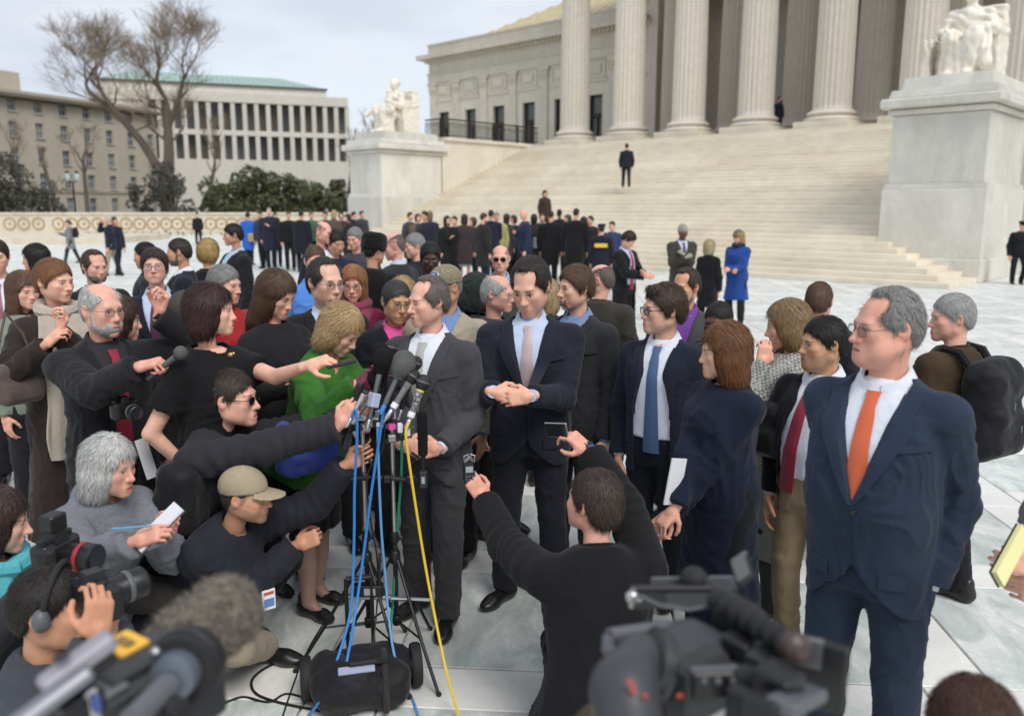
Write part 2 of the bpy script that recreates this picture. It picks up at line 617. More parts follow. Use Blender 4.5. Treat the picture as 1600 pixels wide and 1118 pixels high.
@cached
def m_skin():
    t = NT('skin')
    a = t.n('ShaderNodeAttribute', attribute_name='Col')
    v = t.coord()
    f = t.ramp(t.noise(v, 60, 5, .6), [(.3, .93), (.7, 1.07)])
    c = t.mix(1.0, a.outputs['Color'], f, 'MULTIPLY')
    t.l(c, t.b.inputs['Base Color'])
    t.set(Roughness=.48)
    t.b.inputs['Specular IOR Level'].default_value = .38
    t.b.inputs['Subsurface Weight'].default_value = .12
    t.b.inputs['Subsurface Radius'].default_value = (1.0, .35, .2)
    t.b.inputs['Subsurface Scale'].default_value = .008
    t.bump(t.noise(v, 320, 3), .12, .002)
    return t.m
@cached
def m_hair(name, col, grey=0.0):
    t = NT(name)
    v = t.coord(scale=(1, 1, .16))
    f = t.ramp(t.noise(v, 170, 4, .65, .4), [(.28, .45), (.5, 1.0), (.75, 1.55)])
    c = t.mix(1.0, col, f, 'MULTIPLY')
    if grey > 0:
        g = t.ramp(t.noise(t.coord(scale=(1, 1, .3)), 210, 3, .7), [(.36, grey * .25), (.66, grey)])
        c = t.mix(g, c, (.42, .41, .39))
    t.l(c, t.b.inputs['Base Color'])
    t.set(Roughness=.5)
    t.b.inputs['Specular IOR Level'].default_value = .35
    t.b.inputs['Anisotropic'].default_value = .5
    t.bump(t.noise(v, 240, 3, .6, .3), .4, .004)
    return t.m
@cached
def m_stripe(name, c1, c2, scale=30.0, ang=.8, duty=.5):
    """diagonal silk stripes, for neckties"""
    t = NT(name)
    w = t.n('ShaderNodeTexWave', wave_type='BANDS', bands_direction='Z')
    w.inputs['Scale'].default_value = scale; w.inputs['Distortion'].default_value = 0
    t.l(t.coord(rot=(0, ang, 0)), w.inputs['Vector'])
    f = t.ramp(w.outputs['Fac'], [(duty - .04, 0.0), (duty + .04, 1.0)])
    t.l(t.mix(f, c1, c2), t.b.inputs['Base Color'])
    t.set(Roughness=.45)
    t.b.inputs['Sheen Weight'].default_value = .2
    t.bump(t.noise(t.coord(), 300, 2), .1, .002)
    return t.m
@cached
def m_glass_dark(name, col=(.01, .01, .012)):
    t = NT(name)
    t.set(Roughness=.06, Base_Color=tuple(col) + (1,))
    return t.m
@cached
def m_lens(name='spectacle_glass'):
    t = NT(name)
    gl = t.n('ShaderNodeBsdfGlossy'); gl.inputs['Roughness'].default_value = .03
    tr = t.n('ShaderNodeBsdfTransparent')
    tr.inputs['Color'].default_value = (.94, .95, .95, 1)
    mx = t.n('ShaderNodeMixShader'); mx.inputs['Fac'].default_value = .07
    t.l(tr.outputs[0], mx.inputs[1]); t.l(gl.outputs[0], mx.inputs[2])
    t.l(mx.outputs[0], t.out.inputs['Surface'])
    return t.m
@cached
def m_marble(name, base, vein, scale=1.0, rough=.5, streak=(1, 1, 1), contrast=1.0, coat=0.0):
    t = NT(name)
    inf0 = t.n('ShaderNodeObjectInfo'); geo = t.n('ShaderNodeNewGeometry')
    sm_ = t.n('ShaderNodeMath', operation='ADD'); t.l(inf0.outputs['Random'], sm_.inputs[0]); t.l(geo.outputs['Random Per Island'], sm_.inputs[1])
    inf = t.n('ShaderNodeMath', operation='FRACT'); t.l(sm_.outputs[0], inf.inputs[0])
    inf = inf.outputs[0]
    v = t.coord(scale=streak)
    add = t.n('ShaderNodeVectorMath', operation='ADD')
    mul = t.n('ShaderNodeVectorMath', operation='SCALE'); mul.inputs['Scale'].default_value = 37.0
    cmb = t.n('ShaderNodeCombineXYZ')
    for k in 'XYZ': t.l(inf, cmb.inputs[k])
    t.l(cmb.outputs[0], mul.inputs[0]); t.l(v, add.inputs[0]); t.l(mul.outputs[0], add.inputs[1])
    vec = add.outputs[0]
    n1 = t.noise(vec, 1.3 * scale, 8, .62, 1.6)
    n2 = t.noise(vec, 5.5 * scale, 6, .6, 2.2)
    f1 = t.ramp(n1, [(.40, 0.0), (.52, .5 * contrast), (.66, 1.0 * contrast)])
    f2 = t.ramp(n2, [(.40, 0.0), (.5, .22 * contrast), (.60, 0.0)])
    c = t.mix(f1, base, vein)
    c = t.mix(f2, c, tuple(x * .75 for x in vein))
    tint = t.ramp(inf, [(0, .90), (.5, 1.0), (1, 1.07)])
    c = t.mix(1.0, c, tint, 'MULTIPLY')
    t.l(c, t.b.inputs['Base Color'])
    rr = t.ramp(n2, [(.3, rough - .08), (.7, rough + .12)])
    t.l(rr, t.b.inputs['Roughness'])
    t.bump(t.noise(vec, 40, 4), .06, .01)
    return t.m
@cached
def m_stone(name, col, stain=(.35, .31, .25), amount=.25, scale=.35, rough=.75, vert=.25):
    """weathered stone: soft blotches and faint downward streaks"""
    t = NT(name)
    n1 = t.noise(t.coord(scale=(1, 1, vert)), scale * 3, 6, .6, .4)
    n2 = t.noise(t.coord(), scale * 14, 5, .6)
    f = t.ramp(n1, [(.38, 0.0), (.75, amount)])
    c = t.mix(f, col, stain)
    g = t.ramp(n2, [(.3, .93), (.7, 1.06)])
    c = t.mix(1.0, c, g, 'MULTIPLY')
    inf = t.n('ShaderNodeObjectInfo')
    c = t.mix(1.0, c, t.ramp(inf.outputs['Random'], [(0, .93), (1, 1.05)]), 'MULTIPLY')
    t.l(c, t.b.inputs['Base Color'])
    t.set(Roughness=rough)
    t.bump(n2, .12, .02)
    return t.m
# ------------------------------------------------------------------ people
SKIN = {'fair': hexc('e4b299'), 'pink': hexc('e2ab95'), 'tan': hexc('cf9b7c'), 'asian': hexc('cf9f7a'), 'brown': hexc('6b4533'), 'dark': hexc('4a2f24'), 'olive': hexc('cc9e7c')}
def head_mesh(h, neck, p):
    """head and neck about the head centre, face towards -y; neck = neck base in head space"""
    fat, fem = p.get('fat', 0), p.get('fem', 0)
    lo, hi = np.minimum([-.115, -.15, -.16], neck - .09), np.maximum([.115, .125, .135], neck + .09)
    F = Field(lo, hi, h)
    F.add(p_ell((0, .012, .033), (.0755, .0965, .087)))
    F.add(p_ell((0, -.030, -.035), (.060 + .008 * fat, .064, .078)), .04)
    F.add(p_ell((0, .02, -.03), (.066 + .01 * fat, .07, .06)), .03)
    jw = .047 + .012 * fat - .005 * fem
    for s in (-1, 1):
        F.add(p_cone((s * jw, -.004, -.066), (s * .014, -.074, -.099), .021, .017 - .002 * fem), .03)
        F.add(p_ell((s * .043, -.066, -.020), (.021, .020, .018)), .03)
        F.add(p_ell((s * .036, -.050, -.056), (.025, .028, .030)), .025)
        if fat > .4: F.add(p_ell((s * .045, -.045, -.072), (.027, .03, .028)), .03)
    F.add(p_ell((0, -.083, -.102), (.019, .017, .015)), .02)
    if fat > .3: F.add(p_ell((0, -.045, -.105), (.048, .045, .03)), .04)
    F.add(p_cone((-.034, -.081, .021), (.034, -.081, .021), .0125, .0125), .02)
    for s in (-1, 1):
        F.cut(p_ell((s * .031, -.1055, .0015), (.0175, .0155, .0100)), .013)
        F.add(p_ell((s * .031, -.0795, .001), (.0125, .0125, .0115)), .003)
    ns = p.get('nose', 1.0)
    F.add(p_cone((0, -.090, .012), (0, -.090 - .019 * ns, -.030), .0070, .0105), .012)
    F.add(p_ell((0, -.093 - .019 * ns, -.034), (.0125, .0115, .0105)), .008)
    for s in (-1, 1):
        F.add(p_ell((s * .0130, -.097, -.037), (.0085, .011, .008)), .008)
    F.add(p_ell((0, -.089, -.068), (.028, .014, .02)), .02)
    F.add(p_cone((-.017, -.098, -.0655), (.017, -.098, -.0655), .0055, .0055), .008)
    F.add(p_cone((-.014, -.098, -.0775), (.014, -.098, -.0775), .0065, .0065), .008)
    F.cut(p_cone((-.021, -.106, -.0712), (.021, -.106, -.0712), .003, .003), .006)
    for s in (-1, 1):
        E_ = rotz(s * -.35) @ roty(s * .12)
        F.add(p_ell((s * .079, .014, -.004), (.0085, .020, .033), E_), .006)
        F.cut(p_ell((s * .086, .010, .002), (.006, .011, .016), E_), .006)
    nb = np.asarray(neck)
    F.add(p_cone((0, .026, -.055), nb, .047 - .008 * fem + .012 * fat, .051 - .009 * fem + .014 * fat), .025)
    V, Q = F.mesh()
    return V, Q
def vary(V, p):
    """small differences between faces: width, length of the lower face, brow, chin and cheeks"""
    a = p.get('vary', (0, 0, 0, 0))
    x, y, z = V[:, 0].copy(), V[:, 1].copy(), V[:, 2].copy()
    lowf = np.clip((.02 - z) / .1, 0, 1) * np.clip((z + .20) / .08, 0, 1)
    V[:, 0] = x * (1 + .05 * a[0] + .05 * a[1] * lowf)
    V[:, 2] = z - .009 * a[2] * lowf * (y < .02)
    V[:, 1] = y - .006 * a[3] * np.exp(-((z + .10) / .03) ** 2) * (y < -.03)
    return V
def paint_head(V, p):
    skin = np.array(p['skin'])
    x, y, z = V.T
    C = np.tile(skin, (len(V), 1))
    C *= (1 + .05 * vnoise(V * 40))[:, None]
    red = np.exp(-(((np.abs(x) - .042) / .022) ** 2 + ((z + .03) / .02) ** 2)) * (y < -.03) + .9 * np.exp(-((x / .012) ** 2 + ((z + .033) / .012) ** 2)) * (y < -.09)
    red = red + .6 * (np.abs(x) > .073) * (np.abs(z) < .04)
    C *= 1 - red[:, None] * np.array([.0, .13, .13]) * .8
    b = p.get('stubble')
    if b:
        col, amt = np.array(b[0]), b[1]
        m = np.clip((-.045 - z + .4 * np.clip(y + .06, 0, .1)) / .014, 0, 1) * np.clip((.02 - y) / .02, 0, 1) * (z > -.135)
        m *= ~((np.abs(x) < .02) & (np.abs(z + .0715) < .010))
        C = C * (1 - m[:, None] * amt) + col * m[:, None] * amt
    hst = p.get('hair', 'short')
    if hst in ('short', 'full', 'crop', 'receding', 'bald') and p.get('hair_paint') is not None:      # scalp and short hairs along the hairline
        fr_ = p.get('hairline', .064)
        zl = np.interp(y, [-.2, -.088, -.07, -.056, -.045, -.03, -.018, -.008, .03, .05, .07, .12, .3], [fr_ + .02, fr_, fr_ - .012, .045, .03, .012, -.022, -.022, -.0, -.05, -.072, -.075, -.075])
        m = np.clip((z - zl + .012) / .016, 0, 1) * (np.abs(x) < .077)
        if hst in ('receding', 'bald'): m = m * np.clip((.035 - z) / .02, 0, 1) * .8
        m = m * (.45 + .25 * vnoise(V * 160)) * (y < .13)
        m = np.clip(m, 0, .75)
        C = C * (1 - m[:, None]) + np.array(p['hair_paint']) * m[:, None]
    lip = (np.abs(x) < .021 - .9 * np.abs(z + .0715)) & (np.abs(z + .0715) < .0085) & (y < -.085)
    C[lip] = skin * p.get('lips', np.array([.86, .62, .60]))
    C[(np.abs(x) < .02) & (np.abs(z + .0715) < .0022) & (y < -.08)] *= .35
    br = (z > .0175 + .15 * np.abs(np.abs(x) - .03)) & (z < .0265 - .1 * np.abs(np.abs(x) - .03)) & (np.abs(x) > .010) & (np.abs(x) < .052) & (y < -.05)
    C[br] = C[br] * .25 + np.array(p.get('brow', (.05, .035, .025))) * .75
    ex, ez = np.abs(x) - .031, z - .001
    e2 = (ex / .0138) ** 2 + (ez / .0064) ** 2
    eye = (e2 < 1) & (y < -.05)
    C[eye] = (.55, .52, .50)
    C[(np.hypot(ex + p.get('gaze', 0), ez) < .0058) & eye] = p.get('iris', (.035, .025, .02))
    lash = (e2 > .7) & (e2 < 1.5) & (ez > .001) & (y < -.05)
    C[lash] = C[lash] * .25
    return np.clip(C, 0.004, .9)
def hair_mesh(h, p, seed=0):
    st = p.get('hair', 'short')
    if st in ('none',): return None
    th = p.get('hair_th', {'short': .012, 'full': .018, 'crop': .006, 'bald': .008, 'receding': .012, 'bob': .02, 'long': .018, 'up': .016, 'lob': .02}.get(st, .012))
    L = p.get('hair_len', {'bob': .13, 'long': .27, 'lob': .18}.get(st, 0))
    lo = np.array([-.15, -.15, -.09 - L]); hi = np.array([.15, .17, .17])
    F = Field(lo, hi, h)
    # skull cap, slightly thicker at the top
    F.add(p_ell((0, .014, .036), (.0755 + th * .8, .0965 + th * .75, .087 + th)))
    F.add(p_ell((0, .052, -.01), (.062 + th * .5, .058 + th * .8, .075)), .03)
    front = p.get('hairline', .064)
    yy = np.array([-.2, -.088, -.07, -.056, -.045, -.03, -.018, -.008, .03, .05, .07, .12, .3])
    zz = np.array([front + .02, front, front - .012, .045, .03, .012, -.022, -.022, -.0, -.05, -.072, -.075, -.075])
    if st in ('bob', 'long', 'lob'):
        zz = np.array([front + .02, front, front - .012, .05, .03, .0, -.05, -.1, -.1, -.1, -.1, -.1, -.1])
    low = (lambda X, Y, Z: (Z - np.interp(Y, yy, zz) - .008 * np.cos(X * 42)).astype(np.float32))
    F.cut((lambda X, Y, Z: low(X, Y, Z) + 0 * X, lo, hi), .016)
    if st in ('bald', 'receding'):
        if st == 'bald':
            F.cut(p_ell((0, -.03, .125), (.066, .115, .085)), .012)
        else:
            w = p.get('recede', .5)
            for s in (-1, 1):
                F.cut(p_ell((s * .042, -.085, .085), (.030, .045 + .05 * w, .05)), .012)
            F.cut(p_ell((0, -.115 + .03 * w, .085), (.06, .06, .06)), .012)
    if st in ('bob', 'long', 'lob'):
        zb = -L + .02
        wv = p.get('hair_w', 1.0)
        stn = [(zb - .02, .082 * wv, .062, -.028), (zb + .03, .100 * wv, .082, -.024), (-.03, .101 * wv, .098, -.016), (.05, .090, .106, -.014), (.09, .07, .08, -.014)]
        if st == 'long':
            stn = [(zb - .02, .070, .040, -.04), (zb + .06, .098, .072, -.034), (-.05, .102, .098, -.02), (.05, .092, .107, -.014), (.09, .07, .08, -.014)]
        F.add(p_loft((0, 0, 0), np.eye(3), stn, 2.2), .03)
        F.cut(p_box((0, -.13, -.06 - L * .5), (p.get('face_gap', .056), .095, .122 + L * .5), None, .03), .012)
        F.cut(p_ell((0, -.012, -.06), (.058, .06, .09)), .0)
        F.cut(p_cone((0, .02, -.05), (0, .03, -.5), .05, .06), .0)
    if st == 'up':
        F.add(p_ell((0, .095, .03), (.05, .045, .05)), .03)
    if st == 'tail':
        F.add(p_ell((0, .105, .0), (.035, .04, .045)), .02)
    if p.get('quiff'):
        F.add(p_ell((.01, -.055, .108), (.055, .035, .022)), .02)
    V, Q = F.mesh()
    if len(V) == 0: return None
    N = normals(V, Q)
    ang = np.arctan2(V[:, 0], V[:, 1] - .01)
    if st in ('bob', 'long', 'lob'):
        a = np.stack([ang * 9, V[:, 2] * 6 + seed, np.full(len(V), seed * 1.7)], 1)
        d = .0030 * vnoise(a) + .0022 * vnoise(a * [2.3, 1.5, 1])
    else:
        a = V * [75, 30, 55] + seed
        d = .0022 * vnoise(a) + .0012 * vnoise(a * 2.1)
    V = V + N * d[:, None]
    if h < .012 and not p.get('under_hat'):
        rg = np.random.default_rng(int(seed * 100) + 3)
        m = {True: 4600, False: 2200}[h < .007]
        ii = rg.integers(0, len(V), m)
        p0, nn = V[ii], N[ii]
        long_ = st in ('bob', 'long', 'lob')
        fl = np.tile([0, .25, -1.0], (m, 1)) if long_ else (p0 - [0, .03, .125]) * [1.0, 1.0, .8] + [0, .05, -.02]
        if long_: fl = fl + np.where(p0[:, 2:3] > .06, (p0 - [0, -.02, .12]) * [9, 9, 0], 0)
        fl = fl + rg.normal(size=(m, 3)) * (.12 if long_ else .03)
        fl = fl - nn * (fl * nn).sum(1, keepdims=True); fl /= np.linalg.norm(fl, axis=1, keepdims=True) + 1e-9
        sd_ = np.cross(fl, nn)
        ln = (rg.uniform(.025, .055, m) if long_ else rg.uniform(.014, .032, m) * (th / .012) ** .5)[:, None]
        wd = (rg.uniform(.0006, .0015, m) * (1.4 if long_ else 1.0))[:, None]
        lift = rg.uniform(.02, .22, m)[:, None] * (.10 if long_ else .8)
        a0 = p0 - nn * .001
        a1 = p0 + fl * ln * .5 + nn * (.0022 + ln * lift * .25)
        a2 = p0 + fl * ln + nn * (ln * lift * (.35 if long_ else .9) + .0008) + [0, 0, -.002]
        SV = np.stack([a0 - sd_ * wd, a0 + sd_ * wd, a1 + sd_ * wd * .9, a1 - sd_ * wd * .9, a2 + sd_ * wd * .25, a2 - sd_ * wd * .25], 1).reshape(-1, 3)
        b_ = np.arange(m)[:, None] * 6 + len(V)
        SQ = np.concatenate([b_ + [0, 1, 2, 3], b_ + [3, 2, 4, 5]])
        V = np.concatenate([V, SV]); Q = np.concatenate([Q, SQ])
    return V, Q
_HAND = {}
HPOSE = {'relax': ((18, 28, 18), 25), 'grip': ((62, 78, 40), 48), 'hold': ((42, 52, 30), 40), 'flat': ((6, 10, 6), 12), 'pinch': ((50, 40, 20), 40), 'fist': ((80, 95, 55), 58), 'cup': ((30, 38, 22), 30)}
def hand_mesh(pose, h):
    key = (pose, round(h, 4))
    if key in _HAND: return _HAND[key]
    curl, tc_ = HPOSE[pose]
    F = Field((-.075, -.04, -.10), (.085, .205, .05), h)
    F.add(p_cone((0, -.03, 0), (0, .02, 0), .024, .026))
    F.add(p_box((0, .052, 0), (.037, .048, .0130), None, .0128), .015)
    F.add(p_ell((.024, .035, -.008), (.018, .032, .016)), .012)
    bases = [(.030, .093), (.0105, .098), (-.0095, .095), (-.0285, .085)]
    lens = [(.040, .025, .020), (.044, .028, .021), (.041, .026, .020), (.033, .020, .018)]
    for i, ((bx, by), ls) in enumerate(zip(bases, lens)):
        p = np.array([bx, by, .0]); a = 0.0
        side = (bx * .9) * (1.0 if pose in ('flat', 'relax') else .35)
        r = .0084 - .0009 * (i == 3)
        F.add(p_cone((bx * .8, by - .035, 0), p, .012, r + .0008), .006)
        for j in range(3):
            a += R(curl[j] * (1 + .06 * i - (.25 if (pose == 'pinch' and i > 1) else 0)))
            q = p + ls[j] * np.array([side, math.cos(a), -math.sin(a)])
            F.add(p_cone(p, q, r, r - .0009), .003)
            p = q; r -= .0009
    ta = R(tc_)
    p0 = np.array([.026, .018, -.008])
    d1 = unit([.80, .62, -.25 - .5 * math.sin(ta)]); d2 = unit([.45 - .55 * math.sin(ta), .85, -.30 - .6 * math.sin(ta)]); d3 = unit([.15 - .8 * math.sin(ta), .9, -.3 - .5 * math.sin(ta)])
    p1 = p0 + .040 * d1; p2 = p1 + .032 * d2; p3 = p2 + .025 * d3
    F.add(p_cone(p0, p1, .0155, .0115), .01)
    F.add(p_cone(p1, p2, .0112, .0098), .004)
    F.add(p_cone(p2, p3, .0098, .0082), .004)
    _HAND[key] = F.mesh()
    return _HAND[key]
_SHOE = {}
def shoe_mesh(kind, lod):
    key = (kind, lod)
    if key in _SHOE: return _SHOE[key]
    h = .008 if lod < 2 else .02
    F = Field((-.06, -.22, -.005), (.06, .10, .14), h)
    F.add(p_cone((0, .045, .045), (0, -.10, .038), .040, .036))
    F.add(p_ell((0, -.135, .030), (.043, .062, .030)), .04)
    F.add(p_cone((0, .03, .05), (0, .03, .105), .040, .043), .03)
    if kind == 'sneaker': F.add(p_box((0, -.05, .014), (.047, .145, .014), None, .012), .012)
    if kind == 'pump':
        F.cut(p_ell((0, -.03, .085), (.032, .085, .05)), .01)
    F.cut(p_half((0, 0, .0), (0, 0, -1), (-.1, -.3, -.1), (.1, .2, .2)))
    V, Q = F.mesh()
    me = mesh_np('shoe', V, Q)
    _SHOE[key] = me
    return me
def ik(a, t, l1, l2, pole):
    a = np.asarray(a, float); t = np.asarray(t, float)
    d = np.linalg.norm(t - a); dr = (t - a) / (d + 1e-9)
    if d > (l1 + l2) * .998:
        k = d / (l1 + l2)
        k = min(k, 1.12)
        l1, l2 = l1 * k * 1.001, l2 * k * 1.001
        if d > l1 + l2: t = a + dr * (l1 + l2) * .999; d = np.linalg.norm(t - a)
    if d < abs(l1 - l2) + .03: d = abs(l1 - l2) + .03; t = a + dr * d
    x = (l1 * l1 - l2 * l2 + d * d) / (2 * d)
    hh = math.sqrt(max(l1 * l1 - x * x, 0))
    pl = np.asarray(pole, float); pl = pl - dr * np.dot(pl, dr); pl = unit(pl)
    return a + dr * x + pl * hh, t
def strip_mesh(rows, th):
    """rows: list of equal-length point rows making a sheet; gives it thickness th."""
    rows = np.asarray(rows, dtype=float)
    n, m = rows.shape[:2]
    V = rows.reshape(-1, 3)
    Fq = np.array([(i * m + j, i * m + j + 1, (i + 1) * m + j + 1, (i + 1) * m + j) for i in range(n - 1) for j in range(m - 1)])
    N = normals(V, Fq)
    V2 = np.concatenate([V + N * th * .5, V - N * th * .5])
    k = len(V)
    F2 = [tuple(f) for f in Fq] + [tuple(f[::-1] + k) for f in Fq]
    edge = [i * m for i in range(n)][::-1] + list(range(m)) + [i * m + m - 1 for i in range(n)] + [(n - 1) * m + j for j in range(m)][::-1]
    edge = [e for i, e in enumerate(edge) if i == 0 or e != edge[i - 1]]
    for a, b in zip(edge, edge[1:] + edge[:1]):
        if a != b: F2.append((b, a, a + k, b + k))
    return V2, F2
def link_strip(name, rows, th, mat, parent):
    V, Fq = strip_mesh(rows, th)
    me = bpy.data.meshes.new(name)
    me.from_pydata([tuple(v) for v in V], [], Fq)
    me.polygons.foreach_set('use_smooth', np.ones(len(me.polygons), dtype=bool))
    try: me.set_sharp_from_angle(angle=R(50))
    except Exception: pass
    me.update()
    return link(name, me, mat, parent)
def garment(name, F, mat, parent, amp, seed, sm=1, fr=(11, 11, 5), ramp=None):
    V, Q = F.mesh()
    if len(V) == 0: return None
    if sm: V = relax(V, Q, sm, .4)
    if amp > 0:
        N = normals(V, Q)
        a = V * fr + seed * 3.7
        w = vnoise(a + 1.8 * vnoise(V * 5 + seed)[:, None])
        w2 = vnoise(a[:, [1, 2, 0]] * [1.7, 2.6, 1.7] + 2.0 * vnoise(V * 7 - seed)[:, None])
        d = amp * ((1 - 2.6 * np.sqrt(np.abs(w) + .01)) * .9 + (.6 - 1.6 * np.sqrt(np.abs(w2) + .01)) * .6)
        if ramp is not None: d = d * ramp(V)
        V = V + N * d[:, None]
    return link(name, mesh_np(name, V, Q), mat, parent)

PEOPLE = {}
def person(key, label, crown, Y, face, S=None, hip=None, lean=0, side=0, twist=0, look=None, pitch=8, roll=0, hs=.93,
           skin='fair', hair='short', hair_col=(.06, .04, .03), grey=0.0, hp=None, fem=0, fat=0.0, head=None,
           top='suit', top_col=(.02, .02, .025), shirt=None, tie=None, hem=None, open_=0.0, vz=.115, top_kind='wool', sleeve=1.0, coat_flare=0.0, bulk=0.0, collar='lapel',
           bot='trousers', bot_col=(.02, .02, .024), bot_kind='wool', skirt_len=.5, shoes='dress', shoe_col=(.012, .011, .011),
           lh=None, rh=None, feet=None, gz=0.0, glasses=None, beard=None, hat=None, scarf=None, lod=1, group=None, knee_out=.35, smooth_hand=False, bag_free=True, neck_f=0.0, **extra):
    seed = (abs(hash_str(key)) % 977) / 7.3
    C = at(crown[0], crown[1], Y) if len(crown) == 2 else np.array(crown, float)
    C = C - [0, 0, gz]
    fa = R(face)
    W = rotz(fa)                                         # local -> world turn
    look = face if look is None else look
    lh, rh = dict(lh or {}), dict(rh or {})
    Ax = unit([math.sin(R(side)), -math.sin(R(lean)), math.cos(R(lean)) * math.cos(R(side))])
    nd = unit(Ax * .5 + np.array([0, -.16 - neck_f, .6]))
    Rh = rotz(R(look - face)) @ rotx(R(pitch)) @ roty(R(roll))
    hat_h = {'cap': .012, 'beanie': .03, 'peaked': .06, 'hood': .035, 'furhat': .05}.get(hat, .012 if hair not in ('none', 'bald') else .002)
    topv = Rh @ np.array([0, .012, .12]) * hs + np.array([0, 0, hat_h])
    if S is None:
        S = (C[2] - topv[2]) / (.525 + .30 * Ax[2] + .096 * nd[2])
        S = min(max(S, 1.45), 2.0)
    off = Ax * .30 * S + nd * .096 * S + topv
    hipz = C[2] - off[2]
    base = np.array([C[0], C[1], 0]) - W @ np.array([off[0], off[1], 0])
    root = empty('person', (base[0], base[1], gz), fa, label=label, cat='person', group=group)
    HIP = np.array([0, 0, hipz])
    NB = HIP + Ax * .30 * S
    HC = NB + nd * .096 * S
    L = rotz(R(twist)) @ np.array([1.0, 0, 0]); L = unit(L - Ax * np.dot(L, Ax)); B = np.cross(Ax, L)
    M = np.stack([L, B, Ax], 1)
    to_local = lambda w: W.T @ (np.asarray(w, float) - [base[0], base[1], gz])
    to_world = lambda l: W @ np.asarray(l, float) + [base[0], base[1], gz]
    hr = {0: .0065, 1: .011, 2: .015, 3: .03}[lod]
    shw = (.110 if not fem else .095) * S * (1 + .25 * bulk)
    # arms
    arms = {}
    for sd, spec in ((1, lh), (-1, rh)):
        sh = NB + L * sd * (shw - .022) - Ax * .052 * S
        l1, l2 = .170 * S, .150 * S
        if 'w' in spec: t = to_local(spec['w'])
        elif 'c' in spec: t = NB + M @ (np.array(spec['c']) * [sd, -1, 1])      # (outward, forward, up) from the neck base
        else: t = sh + np.array([sd * .055, -.05 - .02 * sd, -.312 * S])
        pole = spec.get('pole', (sd * .7, .55, -.75))
        el, wr = ik(sh, t, l1, l2, pole)
        fd = unit(wr - el)
        if 'f' in spec: fd = unit(W.T @ np.asarray(spec['f'], float))
        bk = W.T @ np.asarray(spec['b'], float) if 'b' in spec else np.array([sd * 1.0, -.15, .15])
        bk = unit(bk - fd * np.dot(bk, fd))
        Mh = np.stack([np.cross(fd, bk), fd, bk], 1)
        arms[sd] = dict(sh=sh, el=el, wr=wr, M=Mh, pose=spec.get('pose', 'relax'), hide=spec.get('hide', False))
    # legs
    legs, ftilt = {}, {}
    fz = .085
    for sd in (1, -1):
        hp_ = HIP + np.array([sd * .05 * S, 0, -.02])
        ft = (feet or {}).get(sd, (sd * .062 * S, .0, 0.0))
        if isinstance(ft, dict):
            fl_ = to_local(ft['w']); ft = (fl_[0], fl_[1], ft.get('yaw', 0.0))
        an = np.array([ft[0], ft[1], fz + (ft[3] if len(ft) > 3 else 0)])
        kn, an = ik(hp_, an, .238 * S, .225 * S, (sd * knee_out, -1, .1))
        legs[sd] = (hp_, kn, an, ft[2]); ftilt[sd] = ft[4] if len(ft) > 4 else 0
    # ---- body: head, neck, trunk, limbs, hands in one mesh, coloured by an attribute
    P = dict(skin=SKIN[skin] if isinstance(skin, str) else skin, hair=hair, fem=fem, fat=fat, brow=tuple(np.array(hair_col) * .8) if grey < .5 else (.25, .22, .19))
    rv = np.random.default_rng(int(seed * 71) + 5)
    P['hair_paint'] = tuple(np.array(hair_col) * .9 + .02)
    P['vary'] = tuple(rv.uniform(-1, 1, 4)); P['nose'] = rv.uniform(.75, 1.3)
    tone = rv.uniform(-1, 1, 2); P['skin'] = tuple(np.clip(np.array(P['skin']) * np.array([1 + .05 * tone[0], 1 + .05 * tone[0] - .04 * tone[1], 1 + .05 * tone[0] - .05 * tone[1]]), 0, .85))
    P.update(hp or {}); P.update(head or {})
    if skin in ('brown', 'dark'): P.setdefault('lips', np.array([.85, .6, .6]))
    hh = {0: .0038, 1: .0055, 2: .008, 3: .014}[lod]
    nloc = Rh.T @ (NB - np.array([0, -.01, 0]) - HC) / hs
    Vh, Qh = head_mesh(hh, nloc, P)
    if lod < 3: Vh = relax(Vh, Qh, 1, .3)
    Ch = paint_head(Vh, P)
    Vh = vary(Vh, P)
    parts = [((Vh * hs) @ Rh.T + HC, Qh, Ch)]
    sk = np.array(P['skin'])
    if True:
        bh = hr * 1.2 if (sleeve < 1 or bot == 'skirt') else (.024 if lod < 3 else .034)
        allp = [HIP, NB] + [a[k] for a in arms.values() for k in ('sh', 'el', 'wr')] + [l[i] for l in legs.values() for i in (1, 2)]
        F = Field(np.min(allp, 0) - .16, np.max(allp, 0) + .16, bh)
        F.add(p_loft(HIP, M, [(-.04, .085 * S, .06 * S, 0), (.1 * S, .075 * S, .052 * S, .005), (.2 * S, .085 * S, .058 * S, .01), (.27 * S, .075 * S, .05 * S, 0), (.30 * S, .04 * S, .04 * S, -.005)], 2.2))
        for sd, a in arms.items():
            F.add(p_cone(NB - Ax * .03 * S, a['sh'], .05, .05), .02)
            F.add(p_cone(a['sh'], a['el'], .047, .036), .015)
            F.add(p_cone(a['el'], a['wr'], .037, .024), .008)
        for sd, (a_, k_, n_, y_) in legs.items():
            F.add(p_cone(a_, k_, .075, .05), .03)
            F.add(p_cone(k_, k_ * .55 + n_ * .45, .048, .052), .02)
            F.add(p_cone(k_ * .55 + n_ * .45, n_, .050, .036), .01)
            if bot == 'skirt': F.add(p_cone(n_, n_ + [0, -.06, -.045], .034, .026), .01)
        Vb, Qb = F.mesh()
        cb = np.tile(sk, (len(Vb), 1)) * (1 + .06 * vnoise(Vb * 30))[:, None]
        if bot == 'skirt' and extra.get('tights') is not None:
            cb[Vb[:, 2] < hipz] = extra['tights']
        parts.append((Vb, Qb, cb))
    hnd = {}
